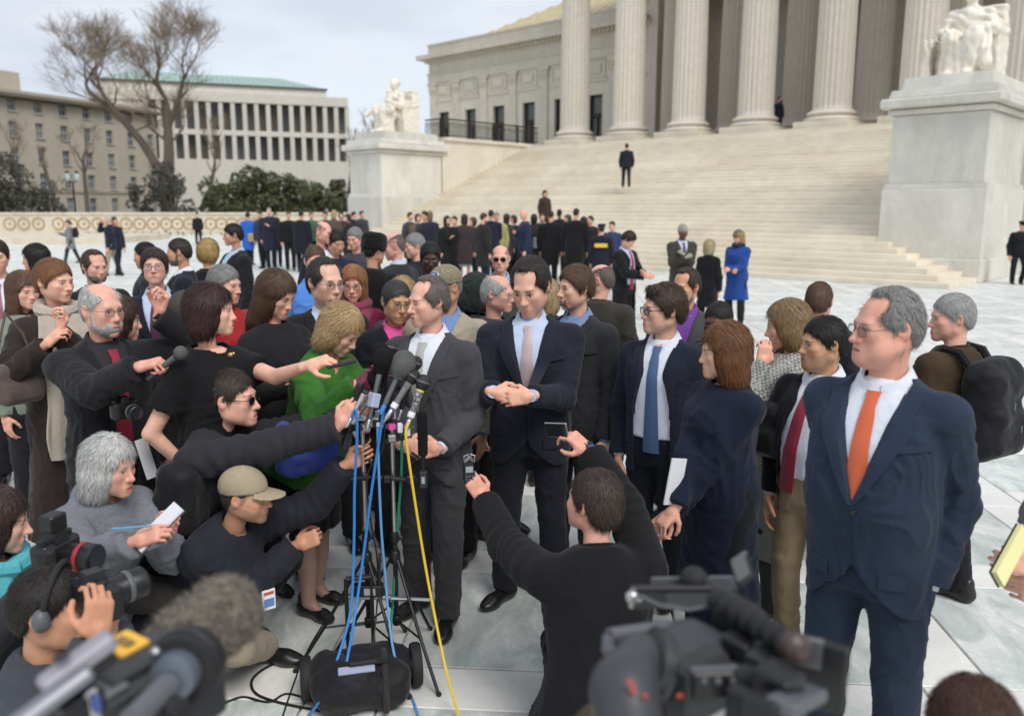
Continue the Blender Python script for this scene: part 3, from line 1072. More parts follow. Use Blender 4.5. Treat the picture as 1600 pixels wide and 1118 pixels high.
    for sd, a in arms.items():
        Vn, Qn = hand_mesh(a['pose'], {0: .004, 1: .006, 2: .008, 3: .014}[lod])
        hsz = 1.0 if not fem else .92
        Vx = Vn * [sd, 1, 1] * hsz
        Qx = Qn if sd == 1 else Qn[:, ::-1]
        cpos = a['wr'] + a['M'] @ np.array([0, .012, 0])
        Vw = Vx @ a['M'].T + cpos
        ch = np.tile(sk, (len(Vn), 1)) * np.array([1.02, .95, .93]) * (1 + .08 * vnoise(Vn * 60))[:, None]
        if extra.get('gloves') is not None: ch[:] = extra['gloves']
        if not a['hide']: parts.append((Vw, Qx, ch))
        hnd[sd] = dict(p=to_world(cpos), M=W @ a['M'], palm=to_world(cpos + a['M'] @ np.array([0, .085, -.035])))
    n0, VV, QQ, CC = 0, [], [], []
    for v, q, c in parts:
        VV.append(v); QQ.append(q + n0); CC.append(c); n0 += len(v)
    me = mesh_np('body', np.concatenate(VV), np.concatenate(QQ))
    ca = me.color_attributes.new('Col', 'FLOAT_COLOR', 'POINT')
    cc = np.concatenate(CC).astype(np.float32)
    ca.data.foreach_set('color', np.concatenate([cc, np.ones((len(cc), 1), np.float32)], 1).ravel())
    link('body', me, m_skin(), root)
    Hm = lambda v: (np.asarray(v) * hs) @ Rh.T + HC
    # ---- hair
    if hat and hair not in ('bob', 'lob', 'long'): P['hair_th'] = .003; P['under_hat'] = 1
    if hat not in ('beanie', 'hood') or hair in ('bob', 'long', 'lob'):
        r_ = hair_mesh({0: .0045, 1: .006, 2: .009, 3: .014}[lod], P, seed)
        if r_ is not None:
            link('hair', mesh_np('hair', Hm(r_[0]), r_[1]), m_hair('hair', tuple(hair_col), grey), root)
    if beard:
        F = Field((-.09, -.13, -.15), (.09, .03, -.01), {0: .0045, 1: .006, 2: .009, 3: .014}[lod])
        bt = beard[1]
        F.add(p_ell((0, -.048, -.076), (.060 + bt, .052 + bt, .047 + bt)))
        for s in (-1, 1): F.add(p_cone((s * .060, -.008, -.02), (s * .052, -.02, -.07), .012 + bt * .6, .016 + bt), .02)
        F.cut(p_ell((0, -.095, -.0715), (.021, .03, .0085)), .004)
        F.cut(p_ell((0, -.09, -.02), (.05, .045, .036)), .008)
        F.cut(p_cone((0, .02, -.05), (0, .02, -.3), .05, .055))
        if len(beard) > 2:      # goatee only
            F.cut(p_box((.09, -.03, -.07), (.058, .1, .1), None, 0)); F.cut(p_box((-.09, -.03, -.07), (.058, .1, .1), None, 0))
        V_, Q_ = F.mesh()
        if len(V_):
            V_ = V_ + normals(V_, Q_) * (.003 * vnoise(V_ * [120, 120, 45]))[:, None]
            link('beard', mesh_np('beard', Hm(V_), Q_), m_hair('beard', tuple(beard[0]), .3), root)
    # ---- hats
    if hat: make_hat(root, hat, extra.get('hat_col', (.3, .25, .18)), Hm, lod, extra)
    if glasses: make_glasses(root, glasses, Hm, lod)
    # ---- top garment
    e = .012 + .006 * (top in ('coat', 'parka')) + .008 * (top in ('jacket', 'hoodie'))
    if hem is None: hem = {'suit': -.105, 'coat': -.24, 'tee': -.05, 'hoodie': -.06, 'jacket': -.07, 'parka': -.25}[top]
    rows = []
    for z, w, d, o in [(-.09, .099, .072, 0), (0, .101, .076, .004), (.10, .090 + .028 * fat, .068 + .035 * fat, .010 + .022 * fat), (.20, .099 + .014 * fat, .073 + .012 * fat, .012), (.25, .099, .064, .006), (.285, .066, .047, -.004), (.312, .036, .034, -.008)]:
        if fem:
            w *= .90 if z != 0 else .97
            if abs(z - .20) < .01: d *= 1.10
        rows.append((z * S, w * S * (1 + .22 * bulk) + e, d * S * (1 + .22 * bulk) + e, o * S))
    if hem < -.09: rows.insert(0, (hem * S, (.101 + coat_flare) * S + e, (.075 + coat_flare * .8) * S + e, 0))
    elif hem > -.09: rows[0] = (hem * S,) + rows[0][1:]
    lo = np.min([HIP, NB] + [a[k] for a in arms.values() for k in ('sh', 'el', 'wr')], 0) - [.14, .14, .12]
    hi = np.max([HIP, NB] + [a[k] for a in arms.values() for k in ('sh', 'el', 'wr')], 0) + [.14, .14, .1]
    lo[2] = min(lo[2], hipz + hem * S * 1.02 - .03)
    lo[:2] -= coat_flare * S; hi[:2] += coat_flare * S
    _tb = p_loft(HIP, M, rows, 2.5); lo = np.minimum(lo, _tb[1] - .02); hi = np.maximum(hi, _tb[2] + .02)
    bend_coat = hem < -.12 and lean > 15
    if bend_coat: lo = np.minimum(lo, HIP - [.3, .3, .0]); hi = np.maximum(hi, HIP + [.3, .35, 0]); lo[2] = max(hipz + hem * S, .02)
    F = Field(lo, hi, hr)
    if bend_coat:
        F.add(p_loft(HIP, M, [(-.07 * S, rows[1][1] + .02, rows[1][2] + .03, 0)] + rows[2:], 2.4))
        F.add(p_loft(HIP, None, [(hem * S, rows[0][1], rows[0][2], -.02), (.03, rows[1][1] + .01, rows[1][2] + .01, 0), (.10, rows[1][1] * .9, rows[1][2] * .9, .0)], 2.3), .05)
        tor = p_loft(HIP, M, rows, 2.4)
    else:
        if lean > 15: rows[0] = (-.085 * S, rows[0][1] + .02, rows[0][2] + .03, 0); rows[1] = (rows[1][0], rows[1][1] + .015, rows[1][2] + .02, 0)
        tor = p_loft(HIP, M, rows, 2.5)
        F.add(tor)
    for sd, a in arms.items():
        F.add(p_cone(NB - Ax * .030 * S + L * sd * .02, a['sh'] + Ax * .004, .036 * S + e * .4, .034 * S + e * .6), .03)
    ue = e + .004 * (top in ('coat', 'parka', 'hoodie'))
    rs = [.0370 * S + ue + .006 * fat, .0315 * S + ue, .0255 * S + ue * .8]
    if fem: rs = [r * .92 for r in rs]
    if top in ('parka', 'hoodie'): rs = [r + .006 for r in rs]
    am = 0 if lod == 3 else (.0034 if top in ('suit', 'coat') else .005)
    for sd, a in arms.items():
        sh, el, wr = a['sh'], a['el'], a['wr']
        ph = seed + sd
        if sleeve >= 1:
            pf_ = top_kind == 'puffer' and lod < 3
            F.add(p_cone(sh, el, rs[0], rs[1], (.0055, .062, .5, 6, ph) if pf_ else (am, .062, .92, .45, ph) if am else None), .022)
            fd = unit(wr - el)
            G_hi = np.maximum(el, wr + fd * .05) + .09; G_lo = np.minimum(el, wr + fd * .05) - .09
            ce = p_cone(el, wr + fd * .02, rs[1], rs[2], (.0050, .058, .5, 6, ph + 2) if pf_ else (am, .055, .05, .38, ph + 2) if am else None)
            endp = wr - fd * .002
            fn0 = ce[0]
            fnc = (lambda X, Y, Z, fn0=fn0, endp=endp, fd=fd: np.maximum(fn0(X, Y, Z), (X - endp[0]) * fd[0] + (Y - endp[1]) * fd[1] + (Z - endp[2]) * fd[2]))
            F.add((fnc, ce[1], ce[2]), .010)
        else:
            q = sh + (el - sh) * sleeve
            fd = unit(el - sh)
            ce = p_cone(sh, q, rs[0], rs[1] + .01)
            fn0 = ce[0]
            fnc = (lambda X, Y, Z, fn0=fn0, endp=q, fd=fd: np.maximum(fn0(X, Y, Z), (X - endp[0]) * fd[0] + (Y - endp[1]) * fd[1] + (Z - endp[2]) * fd[2]))
            F.add((fnc, ce[1], ce[2]), .03)
    if top == 'hoodie' or extra.get('hood_back'):
        F.add(p_ell(NB + B * .06 + Ax * .005, (.105, .075, .06)), .04)
        if top == 'hoodie': F.add(p_cone(NB + L * .07 - B * .03 - Ax * .02, NB - L * .07 - B * .03 - Ax * .02, .035, .035), .03)
    # neck hole
    F.cut(p_cone(NB + Ax * .0 - B * .0, HC - Ax * .02, .056 if top != 'tee' else .078, .070), .004)
    TL = lambda X, Y, Z: tuple(M[0, i] * (X - HIP[0]) + M[1, i] * (Y - HIP[1]) + M[2, i] * (Z - HIP[2]) for i in range(3))
    has_v = (shirt is not None) and lod < 3 or (shirt is not None and open_ > 0)
    tfn = tor[0]
    if shirt is not None:
        nw, zt = .050 * S, .30 * S
        zb = vz * S
        def half_w(z):
            v = np.clip((z - zb) / (zt - zb), 0, 1) ** .9 * nw
            if open_ > 0: v = np.maximum(v, open_ * S * np.clip((zt - z) / (zt - zb) + .15, 0, 1.0))
            else: v = np.maximum(v, np.clip((zb - .11 * S - z), 0, .2) ** 1.4 * 1.9)
            return v
        zlow = -.3 * S if (open_ > 0 or top == 'suit') else zb
        vc = np.array([[x, y, z] for x in (-.2, .2) for y in (-.25, .02) for z in (zlow, zt + .03)]) @ M.T + HIP
        def vfn(X, Y, Z):
            x, y, z = TL(X, Y, Z)
            return np.maximum(np.maximum(np.abs(x) - half_w(z), y + .01), -(tfn(X, Y, Z) + np.where(z < zb - .1 * S, .09, .024)))
        F.cut((vfn, vc.min(0), vc.max(0)), .002)
    gm = m_cloth('jacket_cloth' if top == 'suit' else top + '_cloth', tuple(top_col), kind=top_kind, sheen=.12 if top in ('suit', 'coat') else .08)
    gname = {'suit': 'jacket', 'coat': 'coat', 'tee': 'shirt', 'hoodie': 'hoodie', 'jacket': 'jacket', 'parka': 'coat'}[top]
    wr_amp = {'suit': .0050, 'coat': .0075, 'tee': .006, 'hoodie': .010, 'jacket': .0085, 'parka': .010}[top] * (1 if lod < 3 else 0)
    jk = garment(gname, F, gm, root, wr_amp, seed, ramp=lambda V: np.clip((NB[2] + .02 - V[:, 2]) / .14, .12, 1))
    # ---- shirt, collar, necktie
    if shirt is not None and lod < 3:
        e2 = -.006
        rows2 = [(z, w - e + e2, d - e + e2, o) for z, w, d, o in rows if z > .0 * S]
        rows2.insert(0, (.01 * S, rows2[0][1] - .004, rows2[0][2] - .004, rows2[0][3]))
        F2 = Field(lo, hi, max(hr, .010))
        zl_ = .012 * S
        def sfn(X, Y, Z):
            x, y, z = TL(X, Y, Z)
            return np.maximum(tfn(X, Y, Z) + .013, zl_ - z)
        F2.add((sfn, tor[1], tor[2]))
        F2.add(p_cone(NB - Ax * .035, NB - Ax * .030 + B * .012, .060 + .012 * fat - .006 * fem, .055 + .013 * fat - .006 * fem), .02)
        sm = m_cloth('shirt_cloth', tuple(shirt), rough=.75, kind='smooth', sheen=.05, var=.03)
        sh_o = garment('shirt', F2, sm, root, .002, seed + 5)
        for sd, a in arms.items():              # shirt cuffs
            if sleeve < 1: continue
            fd = unit(a['wr'] - a['el'])
            mb = MB().lathe([(.026, -.03), (.030, -.03), (.031, .012), (.027, .014)], 14, frame_z(fd), a['wr'])
            mb.build('cuff', sm, root, True)
        collar_mesh(root, 'collar', sm, NB + Ax * .012 + B * .004, M, HC, .0625 + .014 * fat - .006 * fem, .082 + .014 * fat - .006 * fem, .036, R(13), .044)
        if tie is not None:
            z = np.linspace(.289 * S, (-.03 if open_ > 0 else vz + .004) * S, 16)
            wt = np.interp(z, [-.03 * S, .245 * S, .270 * S, .289 * S], [.044, .024, .0170, .023])
            if open_ <= 0: wt = np.minimum(wt, np.maximum(half_w(z) - .001, .006))
            rr = []
            sx = extra.get('tie_dx', 0.0)
            for zz_, w_ in zip(z, wt):
                dx = sx * (zz_ - .289 * S)
                xs = np.linspace(-w_, w_, 5) + dx
                P_ = HIP + np.outer(xs, L) + Ax * zz_
                # depth of the shirt front
                zq = [r[0] for r in rows]
                dq = np.interp(zz_, zq, [r[2] for r in rows]) - .013; oq = np.interp(zz_, zq, [r[3] for r in rows])
                bulge = .014 if zz_ > .264 * S else .006
                yb = -(dq * (1 - .12 * (np.abs(xs) / .09) ** 2) + oq) - bulge + .004 * (np.abs(np.linspace(-1, 1, 5)) ** 2)
                rr.append(P_ + np.outer(yb, B))
            link_strip('necktie', rr, .006, tie, root)
    if extra.get('cuff_col') is not None:
        for sd, a in arms.items():
            fd = unit(a['wr'] - a['el'])
            MB().lathe([(.027, -.03), (.032, -.03), (.033, .016), (.028, .018)], 14, frame_z(fd), a['wr']).build('cuff', m_cloth('cuff_cloth', tuple(extra['cuff_col']), kind='smooth'), root, True)
    # ---- lapels and collars
    if shirt is not None and top in ('suit', 'coat') and lod < 3 and collar == 'lapel':
        for sd in (1, -1):
            zt_, zb_ = .288 * S, vz * S
            if open_ > 0: zb_ = max(vz, .06) * S
            z = np.linspace(zb_ + .004, zt_, 16)
            inner = half_w(z)
            tz = (z - zb_) / (zt_ - zb_)
            wid = np.interp(tz, [0, .12, .70, .715, .80, 1.0], [.004, .022, .078, .078, .056, .050]) * S / 1.78
            rr = []
            for zz_, i_, w_ in zip(z, inner, wid):
                xs = np.linspace(i_ - .003, i_ + w_, 5) * sd
                P_ = HIP + np.outer(xs, L) + Ax * zz_
                if abs(lean) + abs(side) + abs(twist) < 1e-6:
                    y_, ok = F.drape(P_[:, 0], P_[:, 2])
                else:
                    zq = [r[0] for r in rows]; dq = np.interp(zz_, zq, [r[2] for r in rows]); oq = np.interp(zz_, zq, [r[3] for r in rows]); wq = np.interp(zz_, zq, [r[1] for r in rows])
                    yl = -(dq * np.clip(1 - (np.abs(xs) / wq) ** 2.5, .05, 1) ** .4 + oq)
                    P_ = P_ + np.outer(yl - .007, B); rr.append(P_); continue
                y_ = np.where(ok, y_, np.nan)
                if np.isnan(y_).any():
                    g_ = ~np.isnan(y_)
                    if not g_.any(): y_[:] = -.12
                    else: y_ = np.interp(np.arange(5), np.arange(5)[g_], y_[g_])
                y_ = np.minimum(y_, y_.min() + .02)
                P_[:, 1] = y_ - .006
                rr.append(P_)
            rr = np.array(rr)
            rr[1:-1] = .5 * rr[1:-1] + .25 * (rr[:-2] + rr[2:]) * np.array([1, 1, 1]) if False else rr[1:-1]
            ys = rr[..., 1]
            ker = np.array([.25, .5, .25])
            for _ in range(2):
                ys[1:-1] = .25 * ys[:-2] + .5 * ys[1:-1] + .25 * ys[2:]
            if sd < 0: rr = rr[:, ::-1]
            link_strip('lapel', rr, .005, gm, jk)
        collar_mesh(jk, 'collar', gm, NB - Ax * .014, M, HC, .066, .084, .036, R(58), .0)
        if open_ <= 0:
            zb2 = (vz - .012) * S
            for q in range(2 if lod < 2 else 1):
                zz_ = zb2 - q * .075 * S
                p_ = HIP + Ax * zz_ + L * .006
                y_, ok = F.drape(np.array([p_[0] + .012]), np.array([p_[2]]))
                if ok[0] and q == 0:
                    MB().lathe([(.0, -.003), (.008, -.003), (.009, .0), (.0075, .003), (0, .003)], 10, frame_z((0, -1, 0)), (p_[0], y_[0] - .003, p_[2])).build('button', m_plain('button', (.015, .014, .013), .35), jk, True)
    elif collar == 'turn' or (collar == 'lapel' and top in ('coat', 'jacket', 'parka')):
        if lod < 3:
            collar_mesh(jk, 'collar', gm, NB - Ax * .012, M, HC, .066, .088, .045, R(26), .045)
    elif collar == 'stand':
        collar_mesh(jk, 'collar', gm, NB - Ax * .012, M, HC, .070, .072, .075, R(12), .0)
    elif collar == 'funnel':
        collar_mesh(jk, 'collar', gm, NB - Ax * .03, M, HC, .085, .100, .11, R(8), .0)
    # pocket flaps on suits
    if top == 'suit' and lod < 2 and abs(lean) + abs(side) + abs(twist) < 1e-6:
        for sd in (1, -1):
            z0 = hipz - .018 * S
            xs = np.linspace(.045, .085, 4) * S * sd
            rr = []
            for dz in np.linspace(0, -.05, 4):
                y_, ok = F.drape(xs, np.full(4, z0 + dz))
                rr.append(np.stack([xs, np.where(ok, y_, -.1) - .004, np.full(4, z0 + dz)], 1))
            link_strip('pocket_flap', rr if sd > 0 else [r_[::-1] for r_ in rr], .004, gm, jk)
        z0 = HIP[2] + .205 * S
        xs = np.linspace(.058, .105, 4) * S
        rr = []
        for dz in np.linspace(.012, -.010, 3):
            y_, ok = F.drape(xs, np.full(4, z0) + dz + (xs - xs[0]) * .12)
            rr.append(np.stack([xs, np.where(ok, y_, -.1) - .003, np.full(4, z0) + dz + (xs - xs[0]) * .12], 1))
        link_strip('breast_pocket', rr, .004, gm, jk)
        if open_ <= 0 and shirt is not None:
            zz = np.linspace(hipz + (vz - .015) * S, hipz + (vz - .112) * S, 8)
            rr = []
            for q_ in zz:
                xs = np.array([.006, .014, .022])
                y_, ok = F.drape(xs, np.full(3, q_)); rr.append(np.stack([xs, np.where(ok, y_, -.1) - .0025, np.full(3, q_)], 1))
            link_strip('front_edge', rr, .004, gm, jk)
    # ---- lower garment
    if bot in ('trousers', 'jeans'):
        e = .012
        allp = [HIP] + [l[i] for l in legs.values() for i in (1, 2)]
        F = Field(np.min(allp, 0) - .17, np.max(allp, 0) + .17, hr * 1.15)
        F.add(p_loft(HIP, M, [(-.075 * S, .088 * S + e, .068 * S + e, -.004), (0, .094 * S + e, .07 * S + e, 0), ((.075 if lean < 15 else .03) * S, (.085 + .02 * fat) * S + e - .003, (.064 + .03 * fat) * S + e - .003, .008 + .02 * fat * S)], 2.3))
        for sd, (a_, k_, n_, y_) in legs.items():
            k = 0 if lod == 3 else 1
            F.add(p_cone(a_, k_, .052 * S + e, .036 * S + e, (.002 * k, .11, .95, .4, seed + sd) if k else None), .045)
            fd = unit(n_ - k_); endp = n_ + fd * .015
            ce = p_cone(k_, n_ + fd * .04, .036 * S + e, .030 * S + e, (.002 * k, .07, .85, .4, seed - sd) if k else None)
            fn0 = ce[0]
            fnc = (lambda X, Y, Z, fn0=fn0, endp=endp, fd=fd: np.maximum(fn0(X, Y, Z), (X - endp[0]) * fd[0] + (Y - endp[1]) * fd[1] + (Z - endp[2]) * fd[2]))
            F.add((fnc, ce[1], ce[2]), .012)
        garment('trousers', F, m_cloth('trouser_cloth', tuple(bot_col), kind=bot_kind, sheen=.1), root, .005 if lod < 3 else 0, seed + 9)
        if shirt is not None and lod < 2:
            pass
    elif bot == 'skirt':
        zl = hipz - skirt_len * S
        F = Field([-.34, -.3, zl], [.34, .3, hipz + .12], hr * 1.15)
        F.add(p_loft(HIP, None, [(-skirt_len * S, .10 * S + extra.get('skirt_flare', 0), .085 * S + extra.get('skirt_flare', 0) * .8, 0), (-.08 * S, .104 * S, .08 * S, 0), (.05 * S, .08 * S, .06 * S, 0)], 2.2))
        garment('skirt', F, m_cloth('skirt_cloth', tuple(bot_col), kind=bot_kind), root, .006 if lod < 3 else 0, seed + 9)
    for sd, (a_, k_, n_, yw) in legs.items():
        so = link('shoe', shoe_mesh(shoes, min(lod, 2)), None, root)
        if not so.data.materials: so.data.materials.append(None)
        so.material_slots[0].link = 'OBJECT'
        so.material_slots[0].material = m_plain('shoe_leather', tuple(shoe_col), .32)
        so.location = (n_[0], n_[1], n_[2] - fz)
        so.rotation_euler = (R(ftilt[sd]), 0, yw)
        if fem: so.scale = (.85, .88, .95)
    info = dict(root=root, S=S, HIP=HIP, NB=NB, HC=HC, M=M, Ax=Ax, L=L, B=B, W=W, hand=hnd, arms=arms, to_world=to_world, to_local=to_local, Hm=Hm, rows=rows, legs=legs, Rh=Rh, hs=hs, base=base, jacket=jk)
    if scarf: make_scarf(root, info, scarf)
    PEOPLE[key] = info
    return info
def hash_str(s):
    h = 7
    for c in s: h = (h * 31 + ord(c)) % 100003
    return h
def collar_mesh(parent, name, mat, NB, M, HC, r0, r1, hgt, gap, wing):
    """folded collar about the neck: r0 at the fold (top), r1 at the outer edge, open by +-gap at the front, wing = extra length of the points"""
    L, B, A = M[:, 0], M[:, 1], M[:, 2]
    nx = unit(HC - NB)
    n = 25
    rows = [[], [], [], [], []]
    for i in range(n):
        th = -math.pi + gap + (2 * math.pi - 2 * gap) * i / (n - 1)      # 0 = back
        c, s = math.cos(th), math.sin(th)
        front = max(0.0, (abs(th) - 1.7) / (math.pi - gap - 1.7))
        dirv = L * s + B * c * 1.05
        zt = .032 - .060 * ((1 - c) / 2) ** 1.6
        top = NB + A * zt + nx * .012
        w = wing * front ** 2.2
        rows[0].append(top + dirv * (r0 - .004) - A * hgt * .8)
        rows[1].append(top + dirv * (r0 - .003))
        rows[2].append(top + dirv * (r0 + .003) + A * .002)
        rows[3].append(top + dirv * ((r0 + r1) / 2 + .004) - A * (hgt + w) * .5)
        rows[4].append(top + dirv * (r1 + .004 - .006 * front) - A * (hgt + w) + L * (-s * 0 + (.006 * np.sign(s)) * front))
    return link_strip(name, rows, .003, mat, parent)
def make_glasses(root, kind, Hm, lod):
    dark = kind == 'sun'
    mb = MB()
    for s in (-1, 1):
        pts = []
        for k in range(17):
            a = 2 * math.pi * k / 16
            x = .0235 * np.sign(math.cos(a)) * abs(math.cos(a)) ** .7; z = .0175 * np.sign(math.sin(a)) * abs(math.sin(a)) ** .7
            pts.append((s * .033 + x, -.104 + .25 * abs(s * .033 + x) ** 1.5, z - .001))
        if lod < 3: mb.tube([Hm(p) for p in pts], .0013 if kind != 'thick' else .0024, 5, False)
        mb.tube([Hm((s * .056, -.100, .005)), Hm((s * .074, -.085, .006)), Hm((s * .081, .005, .006)), Hm((s * .080, .025, -.004))], .0014 if kind == 'thin' else .0024, 5)
    mb.tube([Hm((-.011, -.105, .003)), Hm((0, -.109, .006)), Hm((.011, -.105, .003))], .0014, 5)
    g = mb.build('glasses', m_plain('spectacle_frame', (.02, .018, .017) if kind != 'thin' else (.12, .11, .10), .3, .3), root, True)
    lm = MB()
    for s in (-1, 1):
        ring = []
        for k in range(16):
            a = 2 * math.pi * k / 16
            x = .0225 * np.sign(math.cos(a)) * abs(math.cos(a)) ** .7; z = .0165 * np.sign(math.sin(a)) * abs(math.sin(a)) ** .7
            xx = s * .033 + x
            ring.append((xx, -.104 + .25 * abs(xx) ** 1.5, z - .001))
        f = [Hm(p) for p in ring]; bk = [Hm((p[0], p[1] + .0012, p[2])) for p in ring]
        lm.add(f + bk, [tuple(range(16)), tuple(range(16, 32))[::-1]] + [(i, i + 16, (i + 1) % 16 + 16, (i + 1) % 16) for i in range(16)])
    lm.build('lens', m_glass_dark('dark_lens') if dark else m_lens(), g)
def make_hat(root, kind, col, Hm, lod, ex):
    h = {0: .005, 1: .006, 2: .009, 3: .014}[lod]
    F = Field((-.13, -.22, -.12), (.13, .16, .22), h)
    mk = ex.get('hat_kind', 'smooth')
    if kind == 'cap':
        F.add(p_ell((0, .014, .045), (.090, .112, .094)))
        F.cut(p_half((0, 0, .028), (0, -.12, -1), (-.3, -.3, -.3), (.3, .3, .3)))
        def brim(X, Y, Z):
            zz = .030 - 2.2 * X * X + .10 * (Y + .1)
            return np.maximum(np.maximum(np.sqrt((X / .078) ** 2 + ((Y + .085) / .10) ** 2) * .078 - .078, np.abs(Z - zz) - .005), Y + .06)
        F.add((brim, np.array([-.1, -.2, -.02]), np.array([.1, -.04, .06])), .006)
        F.add(p_ell((0, .014, .139), (.008, .008, .006)), .003)
    elif kind == 'beanie':
        F.add(p_ell((0, .014, .045), (.090, .112, .105)))
        F.cut(p_half((0, 0, .01), (0, .25, -1), (-.3, -.3, -.3), (.3, .3, .3)))
        F.add(p_loft((0, .012, 0), np.eye(3), [(.0, .089, .110, 0), (.045, .092, .113, 0)], 2.0), .012)
    elif kind == 'peaked':
        F.add(p_loft((0, .012, 0), np.eye(3), [(.035, .083, .105, 0), (.075, .085, .107, 0), (.10, .110, .130, .01), (.135, .105, .125, .01)], 2.0))
        F.add(p_ell((0, -.115, .04), (.065, .04, .01)), .006)
    elif kind == 'furhat':
        F.add(p_loft((0, .012, 0), np.eye(3), [(.0, .10, .12, 0), (.05, .112, .13, 0), (.14, .10, .12, 0), (.17, .07, .08, 0)], 2.0))
    elif kind == 'hood':
        F.add(p_ell((0, .02, .02), (.115, .135, .135)))
        F.add(p_ell((0, .05, -.08), (.12, .11, .09)), .06)
        F.cut(p_ell((0, -.13, -.01), (.075, .13, .105)), .02)
        F.cut(p_ell((0, .0, .0), (.09, .11, .12)), .01)
    V, Q = F.mesh()
    if kind in ('hood', 'furhat', 'beanie'):
        V = V + normals(V, Q) * ((.006 if kind != 'beanie' else .003) * vnoise(V * 45))[:, None]
    name = {'cap': 'cap', 'beanie': 'knit_hat', 'peaked': 'peaked_cap', 'hood': 'hood', 'furhat': 'fur_hat'}[kind]
    o = link(name, mesh_np(name, Hm(V), Q), m_cloth(name + '_cloth', tuple(col), kind=mk), root)
    if kind == 'hood' and ex.get('fur_trim') is not None:
        mb = MB()
        pts = [Hm((.088 * math.cos(a), -.075 - .02 * math.sin(a), -.005 + .118 * math.sin(a))) for a in np.linspace(-2.4 + math.pi / 2 - math.pi / 2, 2.4 + 1.6, 22)]
        mb.tube(pts, [.022 + .006 * math.sin(i * 2.1) for i in range(22)], 8)
        mb.build('fur_trim', m_cloth('fur', tuple(ex['fur_trim']), kind='knit'), o, True)
    return o
def make_scarf(root, I, sc):
    """sc = (colour, drop length of the two tails)"""
    mat = m_cloth('scarf_cloth', tuple(sc[0]), kind='knit')
    mb = MB()
    NB, L, B, A = I['NB'], I['L'], I['B'], I['Ax']
    pts = [NB + L * .085 * math.sin(t) - B * .10 * math.cos(t) * (1 if math.cos(t) > 0 else .85) + A * (.03 - .02 * math.cos(t)) for t in np.linspace(0, 2 * math.pi, 20)]
    mb.tube(pts, [.034 + .006 * math.sin(i * 1.7) for i in range(20)], 8)
    s = mb.build('scarf', mat, root, True)
    for sd, ln in ((1, sc[1]), (-1, sc[1] * .9)):
        if ln <= 0: continue
        rr = []
        n = 14
        for i in range(n):
            d = ln * i / (n - 1)
            w = .055 + .012 * math.sin(i * .8 + sd)
            c = NB + L * sd * .06 - A * d
            zq = [r[0] for r in I['rows']]
            hz_ = .30 * I['S'] - d
            dq = np.interp(hz_, zq, [r[2] for r in I['rows']]) + np.interp(hz_, zq, [r[3] for r in I['rows']])
            xs = np.linspace(-w, w, 7)
            rr.append([c + L * x - B * (dq + .018 + .008 * math.sin(x * 90 + i * .3 + sd)) for x in xs])
        link_strip('scarf_tail', rr, .016, mat, s)
# ------------------------------------------------------------------ the setting
RNG = random.Random(11)
FU = np.array([.728, -.685, 0.0]); FN = np.array([.685, .728, 0.0])     # along the facade / into the building
PR = np.array([13.02, 23.29, 0.0])                                       # front corner of the near pedestal
STAIR_W = 23.9; PED_W = 2.75
PL = PR - FU * (STAIR_W + PED_W)                                         # stair-side front corner of the far pedestal
FM = np.stack([FU, FN, [0, 0, 1]], 1)
def fp(s, n, z): return PL + FU * s + FN * n + np.array([0, 0, z])
def wallhit(u, v, n0):
    d = ray(u, v); c = np.array([0, 0, CAM_H])
    t = (n0 - np.dot(c - PL, FN)) / np.dot(d, FN)
    P = c + d * t
    return float(np.dot(P - PL, FU)), float(P[2])
FANG = math.atan2(FU[1], FU[0])
def fbox(mb, s0, s1, n0, n1, z0, z1, bev=0.0):
    mb.box(((s0 + s1) / 2, (n0 + n1) / 2, (z0 + z1) / 2), (abs(s1 - s0), abs(n1 - n0), abs(z1 - z0)), None, 1, bev)
    return mb
def froot(name, s=0, n=0, z=0, **kw):
    P = fp(s, n, z)
    return empty(name, tuple(P), FANG, **kw)
M_WALL = m_stone('pale_limestone', hexc('d6cfc0'), hexc('b3a58d'), .35, .25)
M_MARB = m_marble('pedestal_marble', hexc('dcd8ce'), hexc('bdb9ae'), .45, .55, (1, 1, .5), .7)
M_STEP = m_stone('step_marble', hexc('e8dfcb'), hexc('c4b294'), .45, .16, .55, 1.0)
M_COL = m_stone('column_marble', hexc('d8d0c2'), hexc('b5a896'), .3, .3, .7, .12)
M_STAT = m_marble('statue_marble', hexc('e9e2d4'), hexc('cfc5b2'), 1.2, .6, (1, 1, 1), .5)
M_IRON = m_plain('dark_bronze', (.035, .028, .024), .5, .4, .5, .2)
M_PANE = m_glass_dark('window_glass', (.025, .03, .032))
M_DARK = m_plain('bronze_door', (.03, .024, .018), .45, .5, .5, .3, .1, 20)

# ---- ground beyond the plaza, plaza sheet and its paving
g = MB().box((0, 300, -.55), (1600, 1800, 1.0)).build('ground', m_stone('winter_lawn', (.075, .075, .035), (.10, .085, .045), .7, .2, .95, 1.0))
tag(g, kind='structure')
pz = MB().box((-4, 34, -.085), (130, 100, .13)).build('plaza', m_plain('paving_joint', hexc('bdb9b0'), .85, var=.1))
tag(pz, kind='structure')
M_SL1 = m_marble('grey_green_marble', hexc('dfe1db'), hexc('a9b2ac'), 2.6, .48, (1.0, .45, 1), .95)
M_SL2 = m_marble('white_marble_band', hexc('eae8e1'), hexc('cfcec7'), 1.0, .45, (1, 1, 1), .6)
def slab(sx, sy, seedv):
    r = random.Random(seedv)
    return MB().box((0, 0, -.012), (sx - .012, sy - .012, .03), None, 1, .004)
T, BW = 1.34, .32
ME_T = slab(T - BW, T - BW, 1).mesh('slab'); ME_B = slab(T - BW, BW, 2).mesh('band_slab'); ME_C = slab(BW, BW, 3).mesh('corner_slab')
ME_T.materials.append(M_SL1); ME_B.materials.append(M_SL2); ME_C.materials.append(M_SL2)
